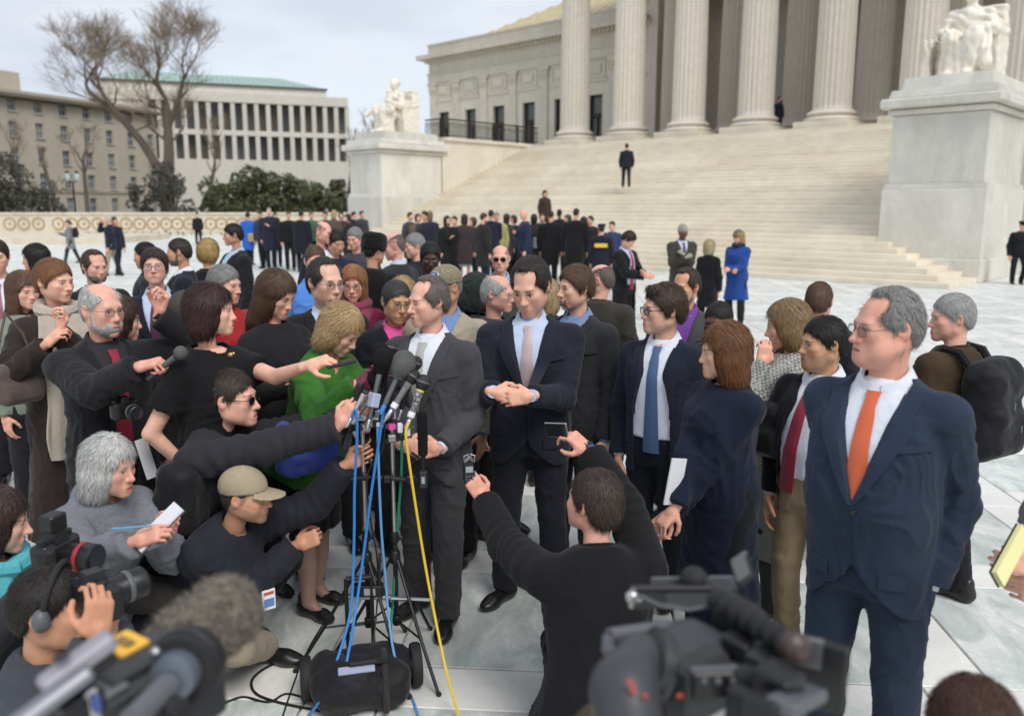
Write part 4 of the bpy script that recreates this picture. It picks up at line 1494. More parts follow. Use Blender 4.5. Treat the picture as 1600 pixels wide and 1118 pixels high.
pave_ang = FANG + R(45) - R(6)
PU = np.array([math.cos(pave_ang), math.sin(pave_ang), 0]); PV = np.array([-math.sin(pave_ang), math.cos(pave_ang), 0])
near, far_t, far_b = [], MB(), MB()
for i in range(-72, 73):
    for j in range(-72, 73):
        c = PU * (i * T) + PV * (j * T) + np.array([0, 4.0, 0])
        if not (-50 < c[0] < 55 and -2 < c[1] < 78): continue
        if abs(c[0]) > .75 * c[1] + 4: continue
        pieces = [('slab', ME_T, c, 0, M_SL1, (T - BW, T - BW)), ('band_slab', ME_B, c + PV * (T / 2), 0, M_SL2, (T - BW, BW)), ('band_slab', ME_B, c + PU * (T / 2), 1, M_SL2, (T - BW, BW)), ('corner_slab', ME_C, c + PU * (T / 2) + PV * (T / 2), 0, M_SL2, (BW, BW))]
        inview = c[1] > 2.0 and c[1] < 8.6 and abs(c[0]) < .64 * c[1] + .9
        for nm, me, p, rot, mt, sz in pieces:
            if inview and len(near) < 296:
                near.append(1)
                o = link(nm, me, None, pz)
                o.location = (p[0], p[1], .0 - .002 * RNG.random()); o.rotation_euler = (0, 0, pave_ang + rot * math.pi / 2)
            else:
                sxx, syy = (sz if not rot else (sz[1], sz[0]))
                (far_t if mt is M_SL1 else far_b).box((p[0], p[1], -.012 - .002 * RNG.random()), (sxx - .012, syy - .012, .03), rotz(pave_ang))
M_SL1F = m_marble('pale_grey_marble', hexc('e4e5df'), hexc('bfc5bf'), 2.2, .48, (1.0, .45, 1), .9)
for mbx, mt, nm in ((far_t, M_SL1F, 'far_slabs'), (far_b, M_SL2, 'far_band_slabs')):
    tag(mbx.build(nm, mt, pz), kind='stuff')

# ---- stairs: 34 risers, the lowest eight wrap in front of the pedestals
ZT = 5.5; NS = 36; RI = ZT / NS; TR = .372; N0 = -7 * TR
st_root = empty('stairs', tuple(PL), FANG, kind='structure')
for k in range(NS):
    n0 = N0 + k * TR
    if k < 7:
        f = 1 - k / 7.0
        s0, s1 = -PED_W * f, STAIR_W + PED_W * f
        n1 = 0
        if k >= 0: n1 = -.003
    else:
        s0, s1, n1 = .004, STAIR_W - .004, n0 + TR * 2.2
    mb = MB()
    if k < 7: fbox(mb, s0, s1, n0, 1.2 if False else n1, k * RI, (k + 1) * RI, .012)
    else: fbox(mb, s0, s1, n0, n1, max(0, (k - 1) * RI), (k + 1) * RI, .012)
    o = mb.build('step', M_STEP, st_root)
fbox(MB(), .004, STAIR_W - .004, .003, 7.8, -.02, 6.3 * RI).build('step_bed', M_STEP, st_root)

# ---- terrace behind, court house with columns
CB = froot('courthouse', label='pale stone courthouse with tall fluted columns above the steps', cat='courthouse')
NC = 12.3; C1 = 2.1; CSP = 3.72
ter = MB()
ter.prism([(-1.6, 4.05), (0, 4.05), (0, 10.9), (40, 10.9), (40, 34), (-20, 34), (-20, 17)], -.2, ZT)
ter.build('terrace', M_WALL, CB)
cur = MB().prism([(-1.75, 4.12), (.12, 4.12), (.12, 11.9), (-.45, 11.9), (-.45, 6), (-1.75, 6)], ZT + .003, ZT + .16)
cur.build('terrace_coping', M_WALL, CB)
def flute_shaft(r0, r1, h, nfl=24, seg=4):
    mb = MB(); V, Fq = [], []
    zs = [0, .12, .3, h * .33, h * .66, h - .25, h]
    per = nfl * seg
    for z in zs:
        t = z / h
        r = (r0 * (1 - t) + r1 * t) + .035 * math.sin(min(1, t * 1.1) * math.pi) * r0
        if z == 0: r = r0 * 1.06
        for k in range(per):
            a = 2 * math.pi * k / per
            d = (0, .055, .075, .055)[k % seg] if 0 < z < h else 0
            V.append(((r * (1 - d)) * math.cos(a), (r * (1 - d)) * math.sin(a), z))
    for i in range(len(zs) - 1):
        for k in range(per):
            Fq.append((i * per + k, i * per + (k + 1) % per, (i + 1) * per + (k + 1) % per, (i + 1) * per + k))
    mb.add(V, Fq)
    return mb
RC = .84; HC_ = 11.2
me_shaft = flute_shaft(RC, RC * .84, HC_).mesh('column_shaft', True); me_shaft.materials.append(M_COL)
bm_ = MB(); bm_.lathe([(RC * 1.02, .52), (RC * 1.10, .46), (RC * 1.24, .40), (RC * 1.30, .33), (RC * 1.24, .26), (RC * 1.14, .23), (RC * 1.20, .18), (RC * 1.38, .14), (RC * 1.44, .06), (RC * 1.38, -.02), (RC * 1.3, -.04)][::-1], 40)
me_base = bm_.mesh('column_base', True); me_base.materials.append(M_COL)
me_plin = MB().box((0, 0, -.19), (RC * 2.95, RC * 2.95, .34), None, 1, .015).mesh('plinth'); me_plin.materials.append(M_STEP)
cap = MB().lathe([(RC * .86, 0), (RC * .95, .1), (RC * .9, .2), (RC * .98, .6), (RC * 1.2, 1.25), (RC * 1.35, 1.4)], 24)
for k in range(16):
    a = k * math.pi / 8
    cap.sphere((RC * 1.03 * math.cos(a), RC * 1.03 * math.sin(a), .45 + .45 * (k % 2)), (.14, .14, .26), 6, 5)
cap.box((0, 0, 1.5), (RC * 2.6, RC * 2.6, .2))
me_cap = cap.mesh('capital'); me_cap.materials.append(M_COL)
def column(s, n):
    P = np.array([s, n, 0])
    for nm, me, z in (('plinth', me_plin, ZT + .36), ('column_base', me_base, ZT + .38), ('column_shaft', me_shaft, ZT + .88), ('capital', me_cap, ZT + .88 + HC_)):
        o = link(nm, me, None, CB); o.location = (s, n, z)
for k in range(8):
    column(C1 + k * CSP, NC)
for k in range(1, 8):
    column(C1 + k * CSP, NC + 4.6)
ZA = ZT + .88 + HC_ + 1.6
m = MB(); fbox(m, C1 - 1.4, C1 + 7 * CSP + 1.4, NC - 1.1, NC + 9, ZA, ZA + 2.6); fbox(m, C1 - 1.9, C1 + 7 * CSP + 1.9, NC - 1.7, NC + 9.5, ZA + 2.62, ZA + 3.3)
m.build('entablature', M_COL, CB)
# wing wall with windows, pilasters, panels, entablature and roof
NW = 19.0
sL, zcor = wallhit(671, 92, NW); _, zpar = wallhit(671, 71, NW)
s_w = [wallhit(x, 180, NW)[0] for x in (735, 778, 826)]
sp_w = (s_w[2] - s_w[0]) / 2
_, zwt = wallhit(826, 160, NW)
WW = 1.15; sR = wallhit(1016, 150, NW)[0]
win_s = [s_w[0] + sp_w * (i - 2) for i in range(9)]
win_s = [s for s in win_s if sL + 1.2 < s < sR - .8]
zarch = zcor - 1.9
z_st = zwt + 1.0
wl = MB()
edges = [sL] + [e for s in win_s for e in (s - WW / 2, s + WW / 2)] + [sR]
for a, b in zip(edges[0::2], edges[1::2]): fbox(wl, a, b, NW, NW + .6, ZT - .01, zarch)
for s in win_s: fbox(wl, s - WW / 2, s + WW / 2, NW, NW + .6, zwt, zarch)
fbox(wl, sL, sL + .6, NW + .6, NW + 14, ZT - .01, zarch)
wl.build('wing_wall', M_WALL, CB)
en = MB()
fbox(en, sL - .08, sR, NW - .12, NW + 1, zarch + .003, zarch + .62); fbox(en, sL - .14, sR, NW - .18, NW + 1, zarch + .624, zarch + .74)
fbox(en, sL - .02, sR, NW - .06, NW + 1, zarch + .743, zcor - .38)
fbox(en, sL - .28, sR, NW - .32, NW + 1, zcor - .377, zcor - .16); fbox(en, sL - .72, sR, NW - .78, NW + 1, zcor - .157, zcor + .16)
fbox(en, sL - .02, sR, NW - .1, NW + .7, zcor + .163, zpar - .12); fbox(en, sL - .08, sR, NW - .16, NW + .8, zpar - .117, zpar)
fbox(en, sL - .1, sL + 1, NW + 1, NW + 14, zarch + .003, zpar - .1)
en.build('wing_entablature', M_WALL, CB)
dent = MB()
x_ = sL + .1
while x_ < sR: fbox(dent, x_, x_ + .16, NW - .46, NW - .325, zcor - .37, zcor - .17); x_ += .34
tag(dent.build('dentils', M_WALL, CB), kind='stuff')
me_pil = MB(); fbox(me_pil, -.34, .34, -.12, -.003, ZT + .5, zarch - .75); fbox(me_pil, -.42, .42, -.16, -.003, ZT + .003, ZT + .5)
me_pil = me_pil.mesh('pilaster'); me_pil.materials.append(M_WALL)
me_pc = MB(); fbox(me_pc, -.38, .38, -.17, -.003, zarch - .747, zarch - .2); fbox(me_pc, -.5, .5, -.22, -.003, zarch - .197, zarch)
for q in (-.3, 0, .3): me_pc.sphere((q, -.18, zarch - .45), (.12, .09, .22), 6, 5)
me_pc = me_pc.mesh('pilaster_capital'); me_pc.materials.append(M_WALL)
for s in [sL + .42] + [win_s[i] + sp_w / 2 for i in range(len(win_s) - 1)]:
    for nm, me in (('pilaster', me_pil), ('pilaster_capital', me_pc)):
        o = link(nm, me, None, CB); o.location = (s, NW, 0)
me_pan = MB()
pw, ph = 1.6, 1.15
zp = (z_st + zarch) / 2
for a, b, c, d in ((-pw / 2, pw / 2, zp + ph / 2 - .1, zp + ph / 2), (-pw / 2, pw / 2, zp - ph / 2, zp - ph / 2 + .1), (-pw / 2, -pw / 2 + .1, zp - ph / 2 + .101, zp + ph / 2 - .101), (pw / 2 - .1, pw / 2, zp - ph / 2 + .101, zp + ph / 2 - .101)):
    fbox(me_pan, a, b, -.07, -.002, c, d)
fbox(me_pan, -.45, .45, -.09, -.002, zp - .28, zp + .28); fbox(me_pan, -sp_w / 2 + .45, sp_w / 2 - .45, -.08, -.002, z_st - .2, z_st)
me_pan = me_pan.mesh('relief_panel'); me_pan.materials.append(M_WALL)
me_wf = MB()
fr = .09
hz_w = zwt - ZT
for a, b, c, d in ((-WW / 2, -WW / 2 + fr, 0, hz_w), (WW / 2 - fr, WW / 2, 0, hz_w), (-WW / 2 + fr, WW / 2 - fr, hz_w - fr, hz_w), (-WW / 2 + fr, WW / 2 - fr, 0, .5), (-WW / 2 + fr, WW / 2 - fr, hz_w * .66 - .12, hz_w * .66 + .12), (-.03, .03, .5, hz_w * .66 - .12)):
    fbox(me_wf, a, b, .22, .34, c, d)
me_wf = me_wf.mesh('window'); me_wf.materials.append(M_IRON)
me_wp = MB(); fbox(me_wp, -WW / 2, WW / 2, .36, .40, 0, hz_w); me_wp = me_wp.mesh('pane'); me_wp.materials.append(m_glass_dark('green_window_glass', (.10, .115, .105)))
for s in win_s:
    o = link('relief_panel', me_pan, None, CB); o.location = (s, NW, 0)
    w = link('window', me_wf, None, CB); w.location = (s, NW, ZT)
    link('pane', me_wp, None, w)
# roof of the wing: tile courses on a hipped slope
M_ROOF = m_stone('buff_roof_tile', hexc('c9bd9c'), hexc('a39472'), .5, .5)
rf = MB()
P0 = [(sL + 1.5, NW + 1.2, zpar - .15), (sR + 14, NW + 1.2, zpar - .15), (sR + 14, NW + 11, zpar + 5.2), (sL + 11, NW + 11, zpar + 5.2), (sL + 1.5, NW + 14, zpar - .15)]
rf.add(P0, [(0, 1, 2, 3), (0, 3, 4)])
rf.build('wing_roof', M_ROOF, CB)
rib = MB()
for i in range(60):
    s0 = sL + 2 + i * .8
    k = min(1, max(0.02, (s0 - sL - 1.5) / 9.5))
    rib.tube([(s0, NW + 1.2, zpar - .12), (s0, NW + 1.2 + 9.8 * k, zpar - .12 + 5.35 * k)], .09, 5)
tag(rib.build('roof_ribs', M_ROOF, CB), kind='stuff')
# portico back wall, side return and dark doorway
bw = MB(); NB_ = NC + 10.5
sd_, _ = wallhit(1338, 100, NB_)
fbox(bw, sR - 1.2, sd_ - 1.5, NB_, NB_ + .5, ZT - .01, ZA); fbox(bw, sd_ + 1.5, C1 + 8 * CSP, NB_, NB_ + .5, ZT - .01, ZA); fbox(bw, sd_ - 1.5, sd_ + 1.5, NB_, NB_ + .5, ZT + 9.5, ZA)
fbox(bw, sR, sR + .6, NW - .3, NB_, ZT - .01, ZA); fbox(bw, C1 + 8 * CSP, C1 + 8 * CSP + .6, NC + 3, NB_, ZT - .01, ZA)
bw.build('portico_wall', M_COL, CB)
fbox(MB(), sd_ - 1.5, sd_ + 1.5, NB_ + .3, NB_ + .42, ZT, ZT + 9.5).build('door', M_DARK, CB)
# railing on the terrace edge
rl = empty('railing', tuple(fp(-.55, 3.5, ZT + .163)), FANG, label='dark bronze balustrade on the terrace edge beside the steps', cat='railing')
def rail_run(a, b):
    a = np.array(a, float); b = np.array(b, float)
    L_ = np.linalg.norm(b - a)
    mb = MB()
    mb.tube([a + [0, 0, .95], b + [0, 0, .95]], .045, 6); mb.tube([a + [0, 0, .12], b + [0, 0, .12]], .03, 6); mb.tube([a + [0, 0, .80], b + [0, 0, .80]], .02, 5)
    mb.build('handrail', M_IRON, rl)
    n = int(L_ / .13)
    bl = MB()
    for i in range(n + 1):
        p = a + (b - a) * i / n
        bl.box(p + [0, 0, .46], (.028, .028, .68))
        if i % 2 == 0: bl.sphere(p + [0, 0, .66], .05, 5, 4)
    tag(bl.build('balusters', M_IRON, rl), kind='stuff')
    for i in range(int(L_ / 1.9) + 1):
        p = a + (b - a) * min(1, i * 1.9 / L_)
        MB().box(p + [0, 0, .5], (.12, .12, 1.0), None, 1, .01).build('rail_post', M_IRON, rl)
rail_run((.35, .75, 0), (.35, 8.2, 0)); rail_run((.22, .75, 0), (-1.0, .75, 0))

# ---- pedestals and seated marble figures
def pedestal(s0, s1, label):
    rt = froot('pedestal', (s0 + s1) / 2, 2.05, 0, label=label, cat='pedestal')
    w = s1 - s0; d = 4.1
    MB().box((0, 0, .32), (w + .16, d + .16, .66), None, 1, .03).build('footing', M_MARB, rt)
    for i, (a, b) in enumerate(((-w / 2, -.02 * w), (-.02 * w, w / 2))):
        pass
    # courses of big marble blocks
    mb = MB().box((0, 0, 1.62), (w + .08, d + .08, 1.95), None, 1, .02); mb.build('lower_block', M_MARB, rt)
    MB().box((0, 0, 2.68), (w, d, .16), None, .985, .0).build('set_off', M_MARB, rt)
    MB().box((0, 0, 3.72), (w - .16, d - .16, 1.94), None, 1, .02).build('upper_block', M_MARB, rt)
    MB().box((0, 0, 4.78), (w + .06, d + .06, .16), None, 1, .03).build('necking', M_MARB, rt)
    MB().box((0, 0, 5.02), (w + .44, d + .44, .28), None, 1, .05).build('cornice', M_MARB, rt)
    MB().box((0, .05, 5.30), (w + .1, d + .1, .22), None, .96).build('blocking_course', M_MARB, rt)
    MB().box((0, .1, 5.60), (w - .35, d - .5, .36), None, .95, .0).build('statue_base', M_MARB, rt)
    return rt
pedestal(-PED_W, 0, 'far marble pedestal at the distant end of the steps')
pedestal(STAIR_W, STAIR_W + PED_W, 'near marble pedestal rising beside the foot of the steps')
def statue(s, kind, label):
    rt = froot('statue', s, 1.7, 5.78, label=label, cat='statue')
    F = Field((-1.3, -1.5, -.03), (1.3, 1.5, 3.1), .034)
    F.add(p_box((0, .75, .8), (.85, .5, .8), None, .05))                     # throne
    F.add(p_box((0, 1.1, 1.4), (.8, .2, .75), None, .08), .05)
    F.add(p_loft((0, .45, .9), None, [(-.1, .55, .45, 0), (.3, .42, .32, .05), (.8, .52, .34, .05), (1.05, .40, .26, 0), (1.2, .16, .15, 0)], 2.2), .1)
    for sg in (-1, 1):
        kx = .30 * sg + (.06 if kind else -.04)
        F.add(p_cone((.22 * sg, .35, 1.0), (kx, -.55, 1.08), .30, .25), .1)
        F.add(p_cone((kx, -.55, 1.08), (kx + .03 * sg, -.5 - .12 * sg, .15), .25, .15), .08)
        F.add(p_cone((kx, -.6 - .12 * sg, .08), (kx, -.95 - .12 * sg, .06), .12, .09), .05)
        F.add(p_cone((.48 * sg, .42, 1.85), (.68 * sg, .15, 1.3), .17, .14), .08)
        F.add(p_cone((.68 * sg, .15, 1.3), (.55 * sg, -.42, 1.28 + (.1 if sg > 0 else 0)), .14, .10), .05)
    F.add(p_ell((0, .36, 2.42), (.19, .23, .29))); F.add(p_cone((0, .42, 2.0), (0, .40, 2.3), .15, .13), .06)
    F.add(p_ell((0, .46, 2.5), (.22, .24, .24)), .05)
    F.add(p_loft((0, -.25, 0), None, [(.0, .62, .42, .1), (.5, .56, .40, .05), (.95, .5, .5, 0)], 2.2), .12)   # drapery between the legs
    if kind == 0:     # small figure standing on the knee
        F.add(p_cone((.62, -.45, 1.1), (.60, -.45, 1.75), .2, .13), .05); F.add(p_ell((.6, -.46, 1.98), (.12, .13, .16)), .03); F.add(p_cone((.6, -.4, 1.75), (.78, -.55, 1.45), .08, .06), .03)
        F.add(p_cone((-.62, -.3, 1.35), (-.9, -.75, .9), .12, .1), .05)
    else:
        F.add(p_box((-.85, -.3, .55), (.13, .30, .55), None, .04), .04)         # tablet
        F.add(p_cone((.62, -.42, 1.3), (.75, -.62, .3), .12, .2), .06)
    F.cut(p_half((0, 0, 0), (0, 0, -1), (-2, -2, -1), (2, 2, 3)))
    V, Q = F.mesh()
    N = normals(V, Q)
    fold = np.sin(V[:, 0] * 26 + 3 * vnoise(V * 3)) * np.exp(-((V[:, 1] + .35) / .5) ** 2) * (V[:, 2] < 1.35) * .035 + .02 * vnoise(V * 7) + .02 * np.sin(V[:, 2] * 20 + V[:, 0] * 12 + 4 * vnoise(V * 2.5)) * (V[:, 2] > 1.2) * (V[:, 2] < 2.05)
    V = V + N * fold[:, None]
    link('figure', mesh_np('figure', V, Q), M_STAT, rt)
    return rt
statue(-PED_W / 2, 0, 'white marble seated figure on the far pedestal beyond the crowd')
statue(STAIR_W + PED_W / 2, 1, 'white marble seated figure cut off above the near pedestal')

# ---- low marble wall with ring carvings, left
YW = 66.0
zt_w = at(100, 332, YW)[2]
xl = -56.0; xr = at(556, 340, YW)[0]
wr = empty('boundary_wall', (0, YW, 0), 0, label='long low marble wall with a row of carved rings', cat='wall')
M_LW = m_stone('wall_marble', hexc('ddd3bf'), hexc('b5a383'), .5, .5)
x_ = xl; i = 0
while x_ < xr - .1:
    x2 = min(x_ + 2.6, xr)
    MB().box(((x_ + x2) / 2, .25, zt_w / 2 - .1), (x2 - x_ - .012, .5, zt_w - .2), None, 1, .008).build('wall_block', M_LW, wr)
    x_ = x2
MB().box(((xl + xr) / 2, .25, zt_w - .09), (xr - xl, .66, .18), None, 1, .02).build('coping', M_LW, wr)
MB().box(((xl + xr) / 2, -.06, .1), (xr - xl, .14, .22), None, 1, .02).build('wall_plinth', M_LW, wr)
M_RING = m_stone('ring_carving_stone', hexc('b99a6b'), hexc('8d7350'), .5, 1.0)
tor = MB(); pts = [(.44 * math.cos(a), 0, .44 * math.sin(a)) for a in np.linspace(0, 2 * math.pi, 25)]
tor.tube(pts, .07, 6, False); tor.sphere((0, 0, 0), (.12, .05, .12), 8, 5)
me_r = tor.mesh('ring_carving', True); me_r.materials.append(M_RING)
for u_ in (15, 37, 60, 91, 112, 131, 153, 175, 197, 218, 239, 260, 277, 296, 329, 346, 362, 380, 400, 420):
    P = at(u_, 347, YW)
    o = link('ring_carving', me_r, None, wr); o.location = (P[0], -.0, .82)
for ib_, u_ in enumerate((143, 180, 202, 228, 252, 270, 290, 320, 350)):
    P = at(u_, 362, YW - 2.5)
    bb = empty('bench', (P[0], YW - 2.5, 0), 0, label='stone block bench before the ring-carved wall, ' + ('nearest', 'second', 'third', 'fourth', 'fifth', 'sixth', 'seventh', 'eighth', 'ninth')[ib_] + ' from the raised platform', cat='bench', group='stone block benches along the low wall')
    MB().box((0, 0, .33), (1.05, .5, .14), None, 1, .02).build('seat', M_LW, bb)
    for sx in (-.32, .32): MB().box((sx, 0, .128), (.22, .4, .256)).build('support', M_LW, bb)
lp = MB().box((-44, 52, .18), (42, 9, .40), None, 1, .02).build('raised_platform', M_LW)
tag(lp, kind='structure')

# ---- buildings beyond the trees
def facade_block(root, A, B_, z1, depth, mat, thick_back=True):
    pass
M_TAN = m_stone('grey_tan_stone', hexc('b4a998'), hexc('92877a'), .4, .1)
M_TRIM = m_stone('pale_trim_stone', hexc('b6a995'), hexc('94886f'), .4, .3)
A = np.array([at(-130, 324, 109)[0], 109.0]); Bp = np.array([at(252, 324, 146)[0], 146.0])
dl = Bp - A; LN = float(np.linalg.norm(dl)); ang = math.atan2(dl[1], dl[0])
ob = empty('office_building', (A[0], A[1], 0), ang, label='grey tan stone office block with punched windows behind bare trees', cat='building')
HB = at(0, 141, 121)[2]
rows_z = [at(120, v, 132)[2] for v in (320, 284, 248, 210, 173)]
step_x = 4.1
xs = [2.2 + i * step_x for i in range(int((LN - 3) / step_x) + 1)]
WH, WWb = 2.1, 1.25
wallm = MB()
zed = [-.5] + [e for z in rows_z for e in (z - WH / 2, z + WH / 2)] + [HB - 1.0]
for a, b in zip(zed[0::2], zed[1::2]): wallm.box((LN / 2, .4, (a + b) / 2), (LN, .8, b - a))
for z in rows_z:
    xe = [0] + [e for x in xs for e in (x - WWb / 2, x + WWb / 2)] + [LN]
    for a, b in zip(xe[0::2], xe[1::2]): wallm.box(((a + b) / 2, .4, z), (b - a, .8, WH))
wallm.box((LN / 2, 14, (HB - 1) / 2), (LN - .02, 26.3, HB - 1.02))
wallm.build('wall', M_TAN, ob)
MB().box((LN / 2, 13, HB - .55), (LN + 1.2, 28.4, .55), None, 1, .06).build('cornice', m_stone('dark_cornice', hexc('6f6558'), hexc('554b40'), .4, .4), ob)
MB().box((LN / 2, 13.3, HB - .0), (LN, 27, .55)).build('parapet', M_TAN, ob)
for z in (rows_z[0] + 1.9, rows_z[1] - 1.55): MB().box((LN / 2, -.08, z), (LN, .16, .28)).build('string_course', M_TRIM, ob)
MB().box((LN * .42, 11, HB + 2.0), (9, 8, 3.8)).build('penthouse', M_TAN, ob)
MB().box((LN * .30, 12, HB + 2.6), (3.4, 4, 5.0)).build('chimney', M_TAN, ob)
me_w = MB()
for a, b, c, d in ((-WWb / 2, -WWb / 2 + .1, -WH / 2, WH / 2), (WWb / 2 - .1, WWb / 2, -WH / 2, WH / 2), (-WWb / 2 + .1, WWb / 2 - .1, WH / 2 - .1, WH / 2), (-WWb / 2 + .1, WWb / 2 - .1, -.06, .06), (-.04, .04, -WH / 2 + .1, -.06), (-.04, .04, .06, WH / 2 - .1)):
    me_w.box(((a + b) / 2, .30, (c + d) / 2), (b - a, .1, d - c))
me_w.box((0, -.06, -WH / 2 - .08), (WWb + .3, .3, .15))
me_w = me_w.mesh('window'); me_w.materials.append(m_plain('white_sash', (.42, .43, .42), .5))
me_p = MB().box((0, .42, 0), (WWb, .04, WH)).mesh('pane'); me_p.materials.append(m_glass_dark('office_glass', (.05, .06, .07)))
me_ps = [me_p]
for nm_, c_ in (('drawn_blind', (.20, .20, .19)), ('paler_glass', (.11, .13, .15))):  # pane variants: a blind tone and a paler flat glass colour
    m2_ = me_p.copy(); m2_.materials.clear(); m2_.materials.append(m_plain(nm_, c_, .25)); me_ps.append(m2_)
for z in rows_z:
    for x in xs:
        o = link('window', me_w, None, ob); o.location = (x, 0, z); link('pane', RNG.choice(me_ps), None, o)

M_WHT = m_stone('white_concrete', hexc('d5cfc4'), hexc('b4ab9c'), .25, .15)
A = np.array([at(240, 324, 148)[0], 148.0]); Bp = np.array([at(546, 324, 160)[0], 160.0])
dl = Bp - A; LN = float(np.linalg.norm(dl)); ang = math.atan2(dl[1], dl[0])
hb = empty('finned_building', (A[0], A[1], 0), ang, label='white modern office building with vertical fins and green copper roof', cat='building')
z_r1 = (at(300, 203, 151)[2], at(300, 159, 151)[2]); z_r2 = (at(300, 249, 151)[2], at(300, 211, 151)[2])
z_top = at(300, 131, 151)[2]
MB().box((LN * .39, 15, z_r1[1] / 2 - 1), (LN * 1.22, 28, z_r1[1] + 2)).build('core_wall', M_WHT, hb)
MB().box((LN * .34, 15, (z_r1[1] + z_top) / 2), (LN * 1.12, 28.6, z_top - z_r1[1] - .01)).build('upper_wall', M_WHT, hb)
MB().box((LN / 2, 0.2, z_r1[1] + .8), (LN + .4, 2.6, 1.6)).build('fascia', M_WHT, hb)
MB().box((LN / 2, 0.2, (z_r1[0] + z_r2[1]) / 2), (LN + .2, 2.4, z_r1[0] - z_r2[1])).build('spandrel', M_WHT, hb)
MB().box((LN / 2, 0.2, (z_r2[0] - 3) / 2), (LN + .2, 2.4, z_r2[0] + 3)).build('base_wall', M_WHT, hb)
nb = 17
me_f = MB().box((0, -.35, 0), (.75, 1.5, 1.0)).mesh('fin'); me_f.materials.append(M_WHT)
FINW = [m_plain('bronze_glass', (.085, .087, .09), .15), m_plain('grey_glass', (.12, .122, .125), .15), m_plain('tan_blind', (.13, .11, .085), .3)]
for (za, zb) in (z_r1, z_r2):
    for i in range(nb + 1):
        o = link('fin', me_f, None, hb); o.location = (LN * i / nb, .15, (za + zb) / 2); o.scale = (1, 1, zb - za - .006)
    for i in range(nb):
        x0 = LN * (i + .5) / nb
        w = MB().box((0, 0, 0), (LN / nb - .76, .12, zb - za - .01)).build('window', RNG.choice(FINW), hb)
        w.location = (x0, .93, (za + zb) / 2)
        mm = MB().box((0, -.09, 0), (.1, .06, zb - za - .02)).build('mullion', M_IRON, w)
M_COP = m_stone('verdigris_copper', hexc('9db3aa'), hexc('86a097'), .4, .3, .6)
rr_ = MB()
za = z_top + .2
zr = at(330, 117, 160)[2]
x0, x1 = LN * -.22, LN * .90
rr_.add([(x0, 1, za), (x1, 1, za), (x1, 29, za), (x0, 29, za), (x0 + 5, 9, zr), (x1 - 7.5, 9, zr), (x1 - 7.5, 21, zr), (x0 + 5, 21, zr)], [(0, 1, 5, 4), (1, 2, 6, 5), (2, 3, 7, 6), (3, 0, 4, 7), (4, 5, 6, 7)])
rr_.build('copper_roof', M_COP, hb)
sm_ = MB()
for i in range(44):
    xx = x0 + (x1 - x0) * i / 43
    k = min(1, max(.05, (xx - x0) / 5), max(.05, (x1 - xx) / 7.5))
    sm_.tube([(xx, 1, za + .03), (xx, 1 + 8 * k, za + .03 + (zr - za) * k)], .07, 4)
tag(sm_.build('roof_seams', M_COP, hb), kind='stuff')
MB().box(((x0 + x1) / 2, 15, za - .08), (x1 - x0 + .4, 29.4, .25)).build('eaves', m_plain('dark_eaves', (.06, .07, .065), .6), hb)
fb = empty('distant_building', (at(572, 324, 190)[0], 190, 0), .5, label='pale distant block glimpsed between bare trees and the far pedestal', cat='building')
MB().box((0, 0, 7.0), (9, 12, 14.5)).build('wall', M_WHT, fb)
MB().box((0, -.2, 14.5), (9.6, 12.8, .5)).build('cornice', M_WHT, fb)

# ---- trees and shrubs
M_BARK = m_stone('grey_bark', hexc('6c6054'), hexc('463d33'), .6, 1.5, .95, .3)
M_TWIG = m_stone('brown_twigs', hexc('8a7a65'), hexc('6a5b49'), .5, 1.0, .95)
def bare_tree(x, y, spec, label, cat='tree', seed=1, twig=.02, levels=5, group=None, spread=.55, up=.12, kids=(2, 3, 3)):
    """spec: list of trunk polylines with end radii; each grows limbs, branches and twigs"""
    r = random.Random(seed)
    rt = empty('bare_tree', (x, y, 0), 0, label=label, cat=cat, group=group)
    tw = MB(); cur_ = [MB()]
    def flush():
        if cur_[0].V: cur_[0].build('branch', M_BARK, rt, True)
        cur_[0] = MB()
    def grow(p, d, ln, rad, lev):
        n = 3
        pts = [p]; q = np.array(p, float); dd = np.array(d, float)
        for i in range(n):
            dd = unit(dd + np.array([r.gauss(0, .16), r.gauss(0, .16), r.gauss(0, .12) + up]))
            q = q + dd * ln / n
            pts.append(q)
        r1 = max(twig * .7, rad * .62)
        (cur_[0] if rad > .06 else tw).tube(pts, list(np.linspace(rad, r1, n + 1)), 5 if rad > .06 else 3, False)
        if lev <= 0: return
        k = r.choice(kids) if lev > 1 else kids[-1]
        for i in range(k):
            a = r.uniform(0, 6.283); s_ = spread * r.uniform(.6, 1.35)
            v = unit(dd + s_ * (np.array([math.cos(a), math.sin(a), r.uniform(-.2, .5)])))
            t = pts[-1] if i < 2 else pts[-2] if i < 4 else pts[1]
            grow(t, v, ln * r.uniform(.68, .90), r1 * (.9 if i == 0 else .7), lev - 1)
    for pts, r0, r1, ln in spec:
        pts = [np.array(p, float) for p in pts]
        mb = MB().tube(pts, list(np.linspace(r0, r1, len(pts))), 9, False)
        mb.build('trunk', M_BARK, rt, True)
        dd = unit(pts[-1] - pts[-2])
        grow(pts[-1], dd, ln, r1 * .9, levels); flush()
        grow(pts[-1], unit(dd + [r.gauss(0, .4), r.gauss(0, .4), 0]), ln * .9, r1 * .75, levels); flush()
        for i in range(2, len(pts) - 1):
            for sg in (1, -1):
                grow(pts[i] * .7 + pts[i + 1] * .3 * 1.0, unit(dd * .4 + np.array([sg * r.uniform(.6, 1.1), r.gauss(0, .5), .35])), ln * .85, r1 * .5, levels - 1); flush()
    tag(tw.build('twigs', M_TWIG, rt), kind='stuff')
    return rt
YT = 78.0
def tp(u, v, Y=YT): return at(u, v, Y)
b0 = tp(262, 332)
